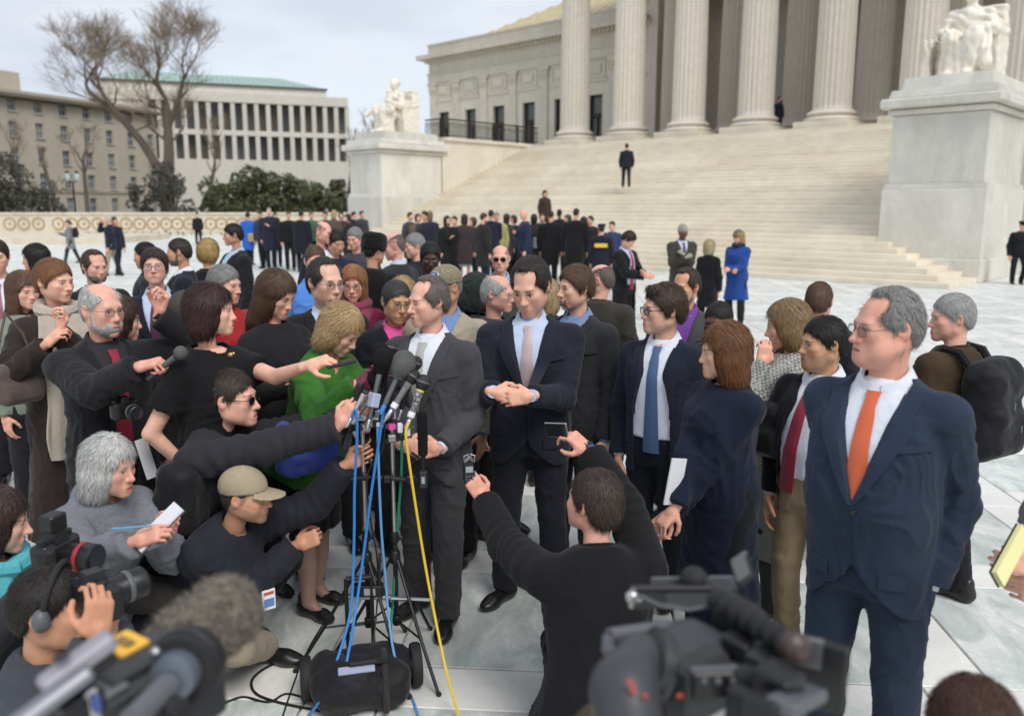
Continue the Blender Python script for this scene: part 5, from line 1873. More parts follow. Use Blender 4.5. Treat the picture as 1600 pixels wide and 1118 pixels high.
loc = lambda u, v, dy=0: (tp(u, v)[0] - b0[0], dy, tp(u, v)[2])
bare_tree(b0[0], YT, [([(0, 0, -.2), loc(262, 290), loc(264, 240), loc(262, 190), loc(262, 168)], .66, .27, 2.45),
                      ([(-.25, .3, -.2), loc(250, 270, .4), loc(215, 220, .8), loc(175, 172, .6), loc(162, 152, .3)], .50, .21, 2.4),
                      ([loc(263, 200), loc(285, 150, -.6), loc(292, 132, -1)], .26, .14, 2.2),
                      ([loc(180, 180, .6), loc(130, 140, 1.0), loc(124, 130, 1.2)], .24, .13, 2.0)],
          'tall bare tree with two leaning grey trunks', seed=5, twig=.0145, levels=5, up=.06, spread=.74, kids=(3, 4, 4))
for i, (u_, vt, lean_, lab, sd) in enumerate(((137, 200, 0, 'small bare tree in front of the tan office block beside the lamp post', 3), (35, 190, -6, 'bare spreading tree nearest the edge by the dark shrub', 8), (330, 190, 6, 'thin bare tree before the finned building, next to the yew bushes', 12), (85, 235, -6, 'short bare tree between the dark shrub and the lamp post', 15))):
    Y_ = 84.0 + 2 * i
    P = at(u_, 332, Y_)
    tz = lambda v: at(u_, v, Y_)[2]
    bare_tree(P[0], Y_, [([(0, 0, -.2), (0, 0, tz(300)), (lean_ * .06, 0, tz(278)), (lean_ * .12, 0, tz(255))], .24, .15, (tz(vt) - tz(262)) * .34)], lab, seed=sd, twig=.026, levels=4)
for i, (u_, Y_, sc_) in enumerate(((560, 120, 1.0), (575, 135, 1.3), (545, 128, .9))):
    P = at(u_, 324, Y_)
    bare_tree(P[0], Y_, [([(0, 0, -.2), (0, 0, 3), (.2, 0, 6 * sc_)], .3, .2, 2.4 * sc_)], 'bare brown tree far behind the pedestal, ' + ('nearest the shrubs', 'tallest of the three', 'leftmost of the three')[i], seed=20 + i, twig=.04, levels=4)
M_YEW = [m_plain('yew_leaf', (.085, .100, .042), .7, var=.5), m_plain('brown_shrub_leaf', (.06, .048, .03), .8, var=.4), m_plain('dark_shrub_leaf', (.07, .068, .052), .8, var=.4)]
def shrub(x, y, rx, ry, h, label, mat, seed, n=3200, leaf=.16, name='evergreen_shrub', group=None):
    r = np.random.default_rng(seed)
    rt = empty(name, (x, y, 0), 0, label=label, cat='shrub', group=group)
    # leaf clumps through a lumpy volume
    nl = 26
    cl = np.stack([r.uniform(-.75, .75, nl) * rx, r.uniform(-.7, .7, nl) * ry, r.uniform(.15, .8, nl) * h], 1)
    cl[:, 2] *= 1 - .45 * (np.abs(cl[:, 0]) / rx) ** 2
    cr = r.uniform(.22, .42, nl) * min(rx, h)
    idx = r.integers(0, nl, n)
    d = r.normal(size=(n, 3)); d /= np.linalg.norm(d, axis=1, keepdims=True)
    rad = r.uniform(.35, 1, n) ** .45
    P = cl[idx] + d * (cr[idx] * rad)[:, None]
    P[:, 2] = np.maximum(P[:, 2], .05)
    a = r.normal(size=(n, 3)) + d * .2; a /= np.linalg.norm(a, axis=1, keepdims=True)
    b = np.cross(a, r.normal(size=(n, 3))); b /= np.linalg.norm(b, axis=1, keepdims=True)
    s = leaf * r.uniform(.6, 1.5, n)[:, None]
    V = np.stack([P - a * s, P + b * s * .5, P + a * s, P - b * s * .5], 1).reshape(-1, 3)
    Q = np.arange(4 * n).reshape(n, 4)
    tag(link('foliage', mesh_np('foliage', V, Q, False), mat, rt), kind='stuff')
    st = MB()
    for k in range(7):
        e = cl[k]
        st.tube([(e[0] * .15, e[1] * .15, -.1), tuple(e * .55), tuple(e)], [.09, .06, .03], 5, False)
    st.build('stem', M_BARK, rt)
    return rt
YS = 72.0
for i, (u_, vt, hw, n, mi, lab) in enumerate(((352, 268, 42, 3800, 0, 'dark yew bush, leftmost of the row behind the low wall'), (405, 250, 46, 4600, 0, 'broad dark yew bush, highest of the row behind the low wall'), (460, 256, 46, 4600, 0, 'dark yew bush in the middle of the row behind the low wall'), (508, 264, 38, 3600, 0, 'dark yew bush beside the brown shrub behind the low wall'), (545, 258, 34, 2600, 1, 'brownish shrub next to the far pedestal'), (270, 225, 34, 2400, 2, 'dark thin shrub behind the leaning tree trunks'), (20, 215, 44, 2800, 2, 'dark twiggy shrub at the end of the tan office block'), (12, 290, 20, 1600, 0, 'small rounded green shrub low by the wall'), (225, 270, 24, 1500, 2, 'low dark shrub under the tan office windows'), (75, 262, 34, 1700, 2, 'dark bramble of shrubs under the short bare tree'))):
    Y_ = YS + (i % 3) * 1.6
    P = at(u_, 332, Y_)
    h = at(u_, vt, Y_)[2]
    shrub(P[0], Y_, hw * Y_ / FPX, 1.9, h, lab, M_YEW[mi], 50 + i, n, .17 if mi == 0 else .13, ('evergreen_shrub', 'brown_shrub', 'dark_shrub')[mi])
# lamp post
P = at(118, 332, 76)
lpz = at(118, 270, 76)[2]
lr = empty('street_lamp', (P[0], 76, 0), 0, label='dark lamp post with two pale glass lanterns behind the wall', cat='lamp post')
MB().lathe([(.24, -.1), (.24, .3), (.16, .6), (.10, .9), (.075, lpz - .9), (.11, lpz - .75)], 10).build('post', M_IRON, lr, True)
MB().tube([(-.42, 0, lpz - .72), (0, 0, lpz - .85), (.42, 0, lpz - .72)], .05, 6).build('arm', M_IRON, lr)
for sx in (-.42, .42):
    l_ = MB().lathe([(.14, lpz - .68), (.24, lpz - .3), (.22, lpz - .1), (.05, lpz + .05)], 10).build('lantern', m_plain('milk_glass', (.55, .62, .64), .25), lr, True)
    MB().lathe([(.26, 0), (.10, .12), (.03, .22)], 10, None, (sx, 0, lpz + .0)).build('finial', M_IRON, lr, True)
    l_.location = (sx, 0, 0)
# ------------------------------------------------------------------ the people
BLK, CHAR, NAVY, DNAVY = (.018, .018, .020), (.036, .036, .040), (.016, .019, .032), (.012, .014, .022)
WHITE, LBLUE = (.72, .75, .82), (.50, .58, .74)
BRN, DBRN, HBLK, GREY, WHT, BLOND, GINGER = (.075, .045, .026), (.04, .025, .017), (.016, .014, .013), (.22, .21, .20), (.52, .51, .49), (.38, .25, .12), (.30, .13, .05)
W_ = lambda u, v, Y, **k: dict(w=at(u, v, Y), **k)
STUB = lambda c, a: (c, a)
P = person
# -- at the microphones and close around
P('speaker', 'balding person in charcoal suit and silver tie speaking at the cluster of microphones', (668, 430), 3.95, -22, look=-52, pitch=6, hair='receding', hair_col=(.085, .06, .045), grey=.35, hp=dict(recede=1.0, hairline=.078, iris=(.10, .13, .16), brow=(.14, .09, .06), stubble=((.25, .15, .11), .10)), skin='pink',
  top='suit', top_col=(.060, .060, .066), shirt=WHITE, tie=m_stripe('silver_tie', (.36, .35, .33), (.47, .46, .43), 22, .7), bot_col=(.046, .046, .050), vz=.10, lod=0, bulk=.10,
  rh=W_(628, 692, 3.67, pose='cup', f=(.75, .15, -.35), b=(-.1, -1, .3), pole=(-.25, .75, -.6)), lh=W_(690, 698, 3.70, pose='cup', f=(-.9, .0, -.2), b=(.1, -1, .25), pole=(.22, .8, -.55)), feet={1: (.10, -.06, .25), -1: (-.13, .06, -.2)})
P('tall_man', 'tall person in dark navy suit and pale pink striped tie with clasped hands', (824, 404), 4.15, -8, look=-24, pitch=24, hair='receding', hair_col=(.035, .026, .022), hp=dict(recede=.12, hairline=.052, vary=(-.4, -.2, .5, .2), stubble=((.12, .09, .08), .22)), top_col=(.018, .020, .030), bot_col=(.014, .015, .022), shirt=LBLUE, bulk=.42, hs=1.10,
  tie=m_stripe('pink_tie', (.50, .32, .27), (.45, .42, .45), 26, -.8), vz=.09, rh=W_(770, 612, 3.83, pose='cup', f=(.85, -.1, -.15), b=(0, -1, .35), pole=(-.35, .7, -.6)), lh=W_(832, 618, 3.81, pose='cup', f=(-.9, -.1, -.1), b=(0, -1, .3), pole=(.45, .7, -.6)), feet={1: (.13, 0, .3), -1: (-.13, -.05, -.5)})
P('goatee_man', 'long-haired person with goatee and open blue collar behind the tall navy suit', (900, 414), 4.6, -38, look=-62, pitch=4, hair='full', hair_col=(.11, .065, .035), hp=dict(hairline=.07), beard=((.14, .07, .035), .004, 1), top_col=(.032, .033, .038), bot_col=(.03, .03, .034), shirt=(.20, .27, .42), bulk=.2)
P('blue_tie_man', 'dark-framed glasses wearer in navy suit, white shirt and long blue tie', (1040, 443), 4.2, -32, look=-78, pitch=2, hair='full', hair_col=(.06, .036, .022), hp=dict(quiff=1, hairline=.07), glasses='thick', top_col=(.016, .020, .034), bot_col=(.013, .014, .020), shirt=WHITE, open_=.058, vz=.08, hs=1.0,
  tie=m_stripe('blue_tie', (.045, .10, .22), (.07, .14, .28), 60, .6), fat=.1)
P('auburn_woman', 'person with auburn shoulder-length hair in long navy coat seen in profile', (1132, 503), 3.55, -62, look=-92, pitch=8, fem=1, hair='lob', hair_col=(.155, .065, .026), hp=dict(hair_w=1.08, face_gap=.060), top='coat', top_col=(.012, .017, .034), hem=-.36, coat_flare=.02, collar='turn', bot_col=(.012, .013, .018), bulk=.15,
  rh=W_(1056, 792, 3.36, pose='hold', f=(-.6, -.3, -.6), b=(-.7, -.4, .4), pole=(-.5, .8, -.6)), lh=W_(1050, 800, 3.46, pose='hold', f=(-.7, -.2, -.5), b=(0, .9, .3), pole=(.5, .8, -.6)), shoes='pump')
P('tweed_woman', 'person in houndstooth tweed jacket with light brown bob and hand raised to face', (1228, 468), 4.1, -125, look=-105, pitch=12, fem=1, hair='bob', hair_col=(.27, .17, .085), hp=dict(hair_w=1.1), top='jacket', top_col=(.30, .29, .26), top_kind='check', bot='skirt', bot_col=(.25, .25, .235), skirt_len=.34, tights=(.02, .02, .022), hem=-.05,
  rh=W_(1196, 580, 4.13, pose='hold', f=(.1, .1, 1), pole=(-.6, .3, -.9)), lh=W_(1190, 572, 3.97, pose='hold', f=(.2, .2, 1), b=(0, -1, 0), pole=(.9, .1, -.9)), shoe_col=(.01, .01, .01))
P('red_tie_man', 'black-haired person in open black suit with crimson tie and khaki trousers', (1290, 493), 3.65, -48, look=-82, pitch=4, hair='short', hair_col=HBLK, hp=dict(hairline=.062, stubble=((.10, .08, .07), .25)), skin='olive', top_col=(.012, .012, .014), shirt=WHITE, open_=.075, vz=.10, tie=m_stripe('crimson_tie', (.30, .018, .045), (.34, .03, .06), 50, .5), tie_dx=.18, bot_col=(.30, .225, .135), fat=.35)
P('orange_tie_man', 'grey-haired glasses wearer in blue suit and orange tie, one hand pocketed', (1392, 448), 2.62, -44, look=-84, pitch=4, hair='receding', hair_col=(.085, .08, .075), grey=.75, hp=dict(recede=.55, hairline=.07, nose=1.25), glasses='thin', top_col=(.026, .038, .066), bot_col=(.025, .036, .060), shirt=WHITE, tie=m_stripe('orange_tie', (.62, .105, .035), (.66, .14, .05), 80, .6), vz=.10, fat=.5, hs=.97, bulk=.08, skin='pink', lod=0,
  lh=dict(w=at(1452, 912, 2.52), pose='relax', f=(-.55, .25, -1), pole=(.30, .95, -.3)), rh=dict(c=(.12, -.06, -.55), hide=True, pole=(-.3, 1, -.3)), feet={1: (.14, 0, .2), -1: (-.13, 0, -.2)})
P('backpack_man', 'white-haired person in brown suede jacket carrying a black backpack', (1490, 458), 4.2, -148, look=-98, pitch=6, hair='short', hair_col=(.36, .35, .34), grey=.6, skin='pink', top='jacket', top_col=(.060, .038, .020), hem=-.13, top_kind='smooth', bot_col=(.016, .016, .02), bulk=.3, fat=.3, collar='stand', feet={1: (.15, -.05, .0), -1: (-.14, .08, .1)})
P('back_head_man', 'brown-haired person turned away just behind the red tie and blue suit', (1282, 440), 5.18, 165, look=150, hair='short', hair_col=(.13, .075, .042), skin='pink', top_col=(.02, .02, .03))
P('short_hair_man', 'dark-skinned person with cropped hair half hidden behind the auburn hair', (1122, 470), 4.86, -30, look=-40, pitch=12, skin='brown', hair='crop', hair_col=(.02, .016, .014), top_col=(.02, .022, .03), shirt=WHITE)
P('purple_shirt_man', 'person in grey jacket and purple shirt behind the glasses wearer', (1072, 418), 5.4, -20, look=-50, pitch=8, skin='tan', hair='receding', hair_col=(.06, .04, .03), hp=dict(recede=.5), beard=((.16, .10, .06), .003), top_col=(.07, .068, .07), shirt=(.17, .06, .30))
P('white_fringe_man', 'bald person with white side hair and glasses behind the tall navy suit', (778, 430), 5.08, 55, look=68, pitch=6, skin='pink', hair='bald', hair_col=(.45, .43, .41), glasses='thin', top_col=(.045, .045, .05))
P('sunglasses_bald', 'bald person in black sunglasses facing the camera near the distant crowd', (782, 383), 7.24, 0, look=-4, pitch=2, skin='pink', hair='bald', hair_col=(.30, .24, .20), hp=dict(hair_th=.002), glasses='sun', top='jacket', top_col=(.06, .065, .06), shirt=(.35, .45, .6))
P('hooded_woman', 'person in dark green quilted hood looking across behind the speaker', (748, 424), 5.62, 60, look=72, fem=1, skin='dark', hair='bob', hair_col=HBLK, hat='hood', hat_col=(.022, .030, .024), top='parka', top_col=(.022, .030, .024))
P('bald_coat', 'bald person in dark brown coat turned away behind the goatee wearer', (938, 413), 6.05, 160, look=-120, skin='pink', hair='bald', hair_col=(.16, .12, .10), hp=dict(hair_th=.003), top='coat', top_col=(.045, .042, .034), bulk=.3)
P('small_blonde', 'blonde person mostly hidden between the tall navy suit and the goatee wearer', (858, 436), 6.05, 150, look=160, fem=1, hair='bob', hair_col=(.45, .33, .18), top='coat', top_col=(.03, .03, .03))
P('pink_shirt_man', 'glasses wearer with neat black hair, bright pink shirt and dark jacket', (621, 438), 4.91, 25, look=30, pitch=8, roll=4, skin='asian', hair='short', hair_col=(.022, .021, .022), grey=.15, hp=dict(hairline=.062), glasses='thin', top='jacket', top_col=(.013, .014, .020), shirt=(.72, .10, .30), open_=.03, lod=0, collar='lapel', hs=.95, lh=dict(hide=True), rh=dict(hide=True))
P('camo_cap_man', 'person in camouflage cap, denim shirt and tan jacket behind the speaker', (692, 415), 4.7, -18, look=-50, pitch=12, skin='tan', hair='short', hair_col=(.16, .12, .08), grey=.4, hat='cap', hat_col=(.3, .25, .17), hat_kind='camo', top='jacket', top_col=(.40, .345, .26), shirt=(.17, .28, .50), open_=.045, lod=0, bulk=.25, collar='turn')
P('police_woman', 'police officer with pulled-back black hair and navy uniform facing the camera', (672, 379), 6.8, 0, look=8, pitch=12, fem=1, skin='dark', hair='up', hair_col=(.018, .016, .016), hp=dict(hairline=.072), top='jacket', top_col=(.014, .019, .05), lod=0, bulk=.25, lh=dict(c=(.10, .28, -.22), pose='grip', pole=(.9, .2, -.5)), rh=dict(c=(-.02, .28, -.26), pose='grip', pole=(-.9, .2, -.5)))
P('hidden_blonde', 'blonde person turned away between the pink shirt and camouflage cap', (630, 432), 5.51, 170, look=170, fem=1, hair='bob', hair_col=(.45, .30, .14), top='coat', top_col=(.05, .05, .06))
P('green_coat_woman', 'person in bright green wool coat bending her head over the microphones', (548, 480), 3.98, 66, lean=18, look=72, pitch=36, fem=1, hair='bob', hair_col=(.42, .28, .14), hp=dict(hair_w=1.06, face_gap=.066, lips=np.array([.8, .5, .5])), neck_f=.25, top='coat', top_col=(.040, .150, .022), top_kind='knit', hem=-.09, coat_flare=.03, collar='funnel', bot='skirt', bot_col=(.012, .012, .013), skirt_len=.25, bulk=.42, lod=0, tights=hexc('a98778'),
  gloves=(.20, .025, .06), rh=W_(556, 600, 3.67, pose='grip', f=(.9, .1, .1), pole=(-.6, .2, -.9)), lh=W_(572, 590, 3.81, pose='grip', f=(.9, .1, .2), pole=(.6, .2, -.9)), shoes='pump', feet={1: (.07, .04, .1), -1: (-.09, -.03, -.15)})
# -- left of the microphones
P('long_hair_woman', 'person with long straight brown hair in black looking down at a notebook', (440, 424), 4.35, 55, look=70, pitch=26, fem=1, hair='long', hair_col=(.085, .048, .028), hp=dict(face_gap=.05), top='jacket', top_col=BLK, bot_col=BLK, collar='none', lh=W_(470, 600, 4.08, pose='hold'), rh=W_(455, 605, 3.98, pose='hold'))
P('black_tee_woman', 'person with dark auburn bob and black short-sleeved top stretching out one arm', (325, 442), 3.7, 62, look=98, pitch=4, fem=1, hair='lob', hair_col=(.042, .017, .015), hp=dict(hair_len=.125, hair_w=.98), top='tee', sleeve=.62, top_col=(.010, .010, .011), bot='skirt', bot_col=(.05, .055, .09), bot_kind='floral', skirt_len=.28, tights=(.02, .02, .022), hem=-.0, bulk=.15,
  lh=W_(478, 572, 3.49, pose='hold', f=(.9, -.1, .3), b=(0, -.5, 1), pole=(.3, .3, -1)), rh=dict(c=(.12, -.02, -.56), pose='relax'))
P('bearded_man', 'white-bearded balding person in black coat and red tie holding out a microphone', (155, 443), 3.9, 50, look=62, pitch=4, skin='pink', hair='bald', hair_col=(.50, .49, .47), glasses='thin', beard=((.36, .34, .32), .005), top='coat', top_col=BLK, hem=-.30, shirt=(.03, .03, .034), tie=m_plain('red_knit_tie', (.26, .016, .04), .8, var=.2), open_=.03, bulk=.35, hs=.98, bot_col=BLK,
  rh=W_(212, 575, 3.52, pose='grip', f=(.85, -.1, .25), b=(0, -.3, 1), pole=(-.5, .3, -1)), lh=W_(248, 492, 3.96, pose='grip', f=(.4, .0, 1), pole=(.5, .1, -.8)))
P('scarf_woman', 'person in long dark brown coat with cream scarf and reddish pinned-up hair', (82, 404), 4.5, 36, look=72, pitch=6, fem=1, hair='up', hair_col=(.22, .10, .045), top='coat', top_col=(.034, .024, .020), hem=-.38, coat_flare=.03, bot_col=(.02, .02, .024), scarf=((.46, .40, .33), .86), lh=W_(92, 520, 4.23, pose='hold', f=(.5, -.1, .8)), rh=W_(70, 540, 4.17, pose='hold', f=(.7, 0, .6)), bulk=.2)
P('edge_woman', 'brown-haired person in pale green behind the cream scarf', (34, 424), 5.29, 55, look=60, fem=1, hair='lob', hair_col=(.12, .065, .04), skin='pink', top='jacket', top_col=(.22, .26, .20))
P('phone_man', 'glasses wearer in dark suit holding a raised hand beside the bearded person', (240, 388), 5.4, 12, look=18, pitch=-6, skin='pink', hair='full', hair_col=(.055, .035, .025), hp=dict(hairline=.07), glasses='thin', top_col=(.014, .016, .026), shirt=LBLUE, tie=m_stripe('dark_red_tie', (.12, .02, .05), (.08, .03, .09), 30, .7))
P('bearded_head', 'brown-bearded person behind the balding white-bearded one', (146, 390), 6.16, 50, look=55, skin='pink', hair='receding', hair_col=(.07, .045, .03), beard=((.09, .05, .03), .004), top='jacket', top_col=(.02, .02, .02))
P('dark_hair_woman', 'person with shoulder-length black hair facing away to the lawn', (52, 381), 7.34, -60, look=-70, fem=1, skin='tan', hair='lob', hair_col=HBLK, top='coat', top_col=(.018, .016, .018), scarf=((.25, .02, .04), 0))
P('edge_suit', 'person in dark suit and pink tie cut off by the edge of the picture', (-8, 374), 6.16, 20, look=25, hair='short', hair_col=DBRN, top_col=(.016, .017, .02), shirt=WHITE, tie=m_plain('rose_tie', (.35, .12, .15), .5))
P('brown_hair_low', 'brown curly head low behind the white-bearded person', (185, 462), 4.32, 150, look=120, S=1.6, fem=1, hair='bob', hair_col=(.06, .032, .02), top='coat', top_col=BLK)
P('bearded_suit', 'bearded person with fade haircut in dark suit facing left in the middle distance', (277, 371), 7.24, -70, look=-78, skin='tan', hair='crop', hair_col=(.045, .032, .025), beard=((.06, .04, .03), .004), top_col=(.018, .02, .028), shirt=WHITE)
P('dark_back_man', 'black-haired person in grey suit half hidden behind the raised hand', (224, 378), 7.88, -70, look=-80, hair='short', hair_col=HBLK, skin='olive', top_col=(.03, .032, .04))
P('blonde_back', 'golden-haired person in black coat seen from behind in the middle distance', (325, 373), 7.67, 170, look=172, fem=1, hair='bob', hair_col=(.45, .30, .11), hp=dict(hair_len=.08), top='coat', top_col=BLK)
P('far_suit_man', 'person in black suit and pale blue shirt standing with back to the plaza wall', (362, 349), 9.07, -50, look=-66, skin='tan', hair='short', hair_col=(.02, .018, .018), top_col=(.016, .018, .02), shirt=(.42, .55, .70), bulk=.2)
P('red_jacket_man', 'grey-haired person in red and grey jacket behind the black top', (350, 413), 5.08, 60, look=74, skin='pink', hair='short', hair_col=(.15, .14, .13), grey=.7, top='jacket', top_col=(.36, .025, .03), top_kind='smooth', bulk=.3)
P('grey_crown', 'short grey-brown head between the bearded person and the dark auburn bob', (291, 455), 4.54, 60, look=60, S=1.66, skin='tan', hair='short', hair_col=(.10, .085, .075), top='jacket', top_col=(.05, .05, .06))
P('red_tie_goatee', 'goateed glasses wearer in black suit with dark red tie behind the green coat', (507, 402), 4.86, 22, look=46, pitch=6, hair='receding', hair_col=(.045, .035, .03), hp=dict(recede=.4), glasses='thin', beard=((.20, .17, .15), .003, 1), top_col=BLK, shirt=LBLUE, open_=.05, tie=m_plain('wine_tie', (.22, .02, .04), .5), hs=1.1)
P('ginger_woman', 'smiling ginger-haired person in burgundy with patterned scarf', (551, 415), 5.62, 5, look=4, fem=1, skin='pink', hair='lob', hair_col=GINGER, glasses='thin', top='jacket', top_col=(.17, .015, .045), scarf=((.25, .05, .09), .3))
P('blue_jacket_man', 'ruddy person in bright blue jacket with dark hood behind the goateed glasses wearer', (492, 382), 6.26, 15, look=22, skin='pink', hair='crop', hair_col=(.11, .065, .04), top='jacket', top_col=(.09, .24, .62), top_kind='smooth', hood_back=1)
P('bald_navy', 'bald person in navy suit and white collar in the middle distance', (505, 346), 8.64, 60, look=70, skin='pink', hair='bald', hair_col=(.16, .12, .10), hp=dict(hair_th=.003), top_col=(.018, .02, .036), shirt=WHITE)
P('black_hair_navy', 'black-haired person in navy jacket next to the black fur hat', (526, 360), 8.64, 40, look=45, pitch=20, skin='tan', hair='full', hair_col=(.018, .014, .013), top='jacket', top_col=(.018, .022, .04))
P('grey_hair_grey', 'grey-haired person in grey jacket beside the black fur hat', (553, 355), 9.29, -10, look=-20, pitch=12, skin='pink', hair='short', hair_col=GREY, grey=.5, top='jacket', top_col=(.055, .06, .07))
P('fur_hat', 'person in black coat and black fur hat seen from behind', (585, 362), 7.24, 150, look=140, hat='furhat', hat_col=(.010, .010, .010), hair='short', hair_col=HBLK, skin='tan', top='coat', top_col=(.010, .010, .010), bulk=.3)
P('bald_profile', 'bald ruddy person in dark grey suit turned left near the black fur hat', (612, 365), 7.67, -120, look=-82, pitch=14, skin='pink', hair='bald', hair_col=(.16, .12, .10), hp=dict(hair_th=.003), top_col=(.03, .032, .036), shirt=LBLUE, bulk=.3)
P('grey_profile', 'grey-haired person in black jacket behind the bald ruddy one', (646, 364), 8.42, -100, look=-70, pitch=10, skin='pink', hair='short', hair_col=(.25, .24, .23), grey=.5, top='jacket', top_col=(.014, .015, .018))
# -- kneeling and crouching in front
P('sunglasses_kneeler', 'crouching person in sunglasses and black quilted jacket reaching out an arm', (358, 576), 3.62, 78, S=1.84, hs=1.0, lean=24, look=86, pitch=2, skin='pink', hair='short', hair_col=(.045, .030, .022), glasses='sun', top='jacket', top_col=(.030, .030, .035), top_kind='puffer', hood_back=1, bot_col=(.02, .02, .026), collar='none',
  rh=W_(532, 664, 3.44, pose='grip', f=(.6, 0, .7), pole=(-.2, .3, -1)), lh=W_(560, 650, 3.60, pose='hold', f=(.7, .1, .8), b=(.3, -.9, .1), pole=(.2, .3, -1)), feet={1: (.12, -.12, .1), -1: (-.12, .30, -.1, .05, -40)})
P('tan_cap_kneeler', 'kneeling person in tan cap and black jacket stretching an arm to the stand', (380, 730), 3.36, 68, S=1.78, lean=36, look=84, pitch=4, skin='tan', hair='short', hair_col=(.05, .035, .025), hat='cap', hat_col=(.38, .31, .21), top='jacket', top_col=(.024, .025, .034), top_kind='smooth', bot_col=(.36, .30, .22), hp=dict(stubble=((.1, .07, .05), .45)), collar='stand',
  lh=W_(540, 726, 3.52, pose='grip', f=(.8, .3, .35), pole=(.3, .3, -1)), rh=W_(462, 852, 3.53, pose='fist', f=(.7, .0, .3), pole=(-.4, .3, -1)), feet={-1: dict(w=ground(414, 1034), yaw=.2), 1: (.10, .26, -.1, .05, -45)})
P('hoodie_woman', 'crouching person with silver bob and grey hooded sweatshirt writing in a pad', (170, 680), 3.2, 56, S=1.62, lean=22, look=78, pitch=10, fem=1, skin='pink', hair='bob', hair_col=(.48, .48, .45), hp=dict(hair_w=1.16, hair_len=.15), top='hoodie', top_col=(.19, .20, .22), top_kind='knit', bot_col=(.055, .048, .042), bulk=.3,
  rh=W_(208, 846, 2.86, pose='hold', f=(.8, .0, .3), b=(-.2, -.7, .6)), lh=W_(236, 836, 3.09, pose='hold', f=(.8, .1, .3), b=(0, .6, -.6)), feet={1: (.12, -.32, .1), -1: (-.10, .16, .0, .04, -35)})
P('headset_photographer', 'dark-haired photographer in grey jacket aiming a camera near the lens', (72, 886), 2.35, 105, S=1.78, lean=8, look=98, pitch=4, skin='tan', hair='short', hair_col=(.022, .016, .014), hp=dict(hairline=.066, recede=.3), top='jacket', top_col=(.055, .062, .075), top_kind='smooth', bot_col=(.03, .03, .035), bulk=.3, hs=1.0,
  lh=W_(172, 985, 2.39, pose='hold', f=(-.2, .3, .9), b=(.9, -.3, .2), pole=(.5, .3, -.9)), rh=W_(150, 1000, 2.07, pose='hold', f=(.1, .2, 1), b=(.7, -.7, 0), pole=(-.4, .3, -.9)))
P('teal_scarf_woman', 'brown-haired person with teal scarf at the edge holding up a camera', (-4, 762), 2.85, 70, S=1.7, lean=10, look=112, pitch=12, fem=1, skin='fair', hair='bob', hair_col=(.045, .026, .02), top='coat', top_col=(.03, .03, .035), scarf=((.10, .42, .48), .22), rh=W_(70, 905, 2.65, pose='hold', f=(.4, .1, .9)), lh=W_(106, 905, 2.75, pose='hold', f=(.1, .2, 1), b=(1, 0, .1)))
P('coat_croucher', 'crouching person in long black overcoat raising a recorder and a phone', (938, 734), 3.05, -174, S=1.86, lean=17, look=-138, pitch=-4, roll=-4, skin='pink', hair='short', hair_col=(.06, .042, .032), hp=dict(hair_th=.015), hs=1.04, cuff_col=(.05, .12, .36), top='coat', top_col=(.011, .011, .012), hem=-.135, coat_flare=.10, bulk=.3, collar='turn', bot_col=(.012, .012, .012), shirt=None, knee_out=.02,
  lh=W_(758, 782, 3.48, pose='hold', f=(-.55, .1, .85), b=(.2, -1, .25), pole=(.3, .1, -1)), rh=W_(922, 706, 3.43, pose='hold', f=(-.7, .2, .6), b=(.5, -.6, .6), pole=(-.8, -.2, -.3)), feet={1: (.05, -.06, 0), -1: (-.05, -.04, 0)})
P('near_head', 'brown-haired head rising at the lower edge in front of the blue suit', (1528, 1062), 1.45, 175, S=1.7, look=170, hair='short', hair_col=(.075, .036, .024), hp=dict(hair_th=.016), top='jacket', top_col=(.03, .03, .035), bot_col=(.03, .03, .03))
P('near_crown', 'sandy crown of a head just showing under the large video camera', (952, 1106), 1.32, 178, S=1.65, look=178, hair='short', hair_col=(.20, .14, .09), top='jacket', top_col=(.03, .03, .035), bot_col=(.03, .03, .03))
P('pad_person', 'person mostly outside the frame holding a yellow pad in a grey sleeve', (1795, 470), 2.35, -70, look=-75, hair='short', hair_col=BRN, top='jacket', top_col=(.20, .19, .18), rh=W_(1640, 885, 2.25, pose='hold', f=(-1, .1, .15), b=(0, -1, .2)), lh=W_(1650, 930, 2.40, pose='hold', f=(-1, 0, .2)))
# -- alone on the plaza and the steps
def on_stairs(u, v):
    best = None
    for k in range(NS):
        p_ = ground(u, v, (k + 1) * RI)
        n_ = float(np.dot(p_ - PL, FN)) - (N0 + k * TR)
        e_ = abs(n_ - TR * .5)
        if best is None or e_ < best[0]: best = (e_, p_)
    return best[1]
def far_person(key, label, u, vfeet, h, face, foot=None, **kw):
    p_ = ground(u, vfeet) if foot is None else foot
    kw.setdefault('lod', 3)
    return P(key, label, (p_[0], p_[1], p_[2] + h), p_[1], face, S=h / .995, gz=float(p_[2]), **kw)
far_person('stair_man', 'person in dark clothes climbing the wide marble steps', 978, 293, 1.80, 165, on_stairs(978, 293), top='jacket', top_col=(.02, .022, .03), hair='short', hair_col=HBLK, lod=2, bulk=.4, feet={1: (.14, -.1, 0), -1: (-.14, .05, 0)})
far_person('top_person', 'person in dark coat photographing from the top of the steps between columns', 1215, 211, 1.75, 20, ground(1215, 211, ZT), top='coat', top_col=(.02, .02, .03), hair='short', hair_col=DBRN, lod=2, rh=dict(c=(.05, .3, .08), pose='hold'), bot_col=BLK)
far_person('step_woman', 'person in brown coat standing a few steps above the distant crowd', 851, 368, 1.65, 10, on_stairs(851, 366), fem=1, top='coat', top_col=(.05, .03, .025), hair='bob', hair_col=DBRN, lod=2, bulk=.3)
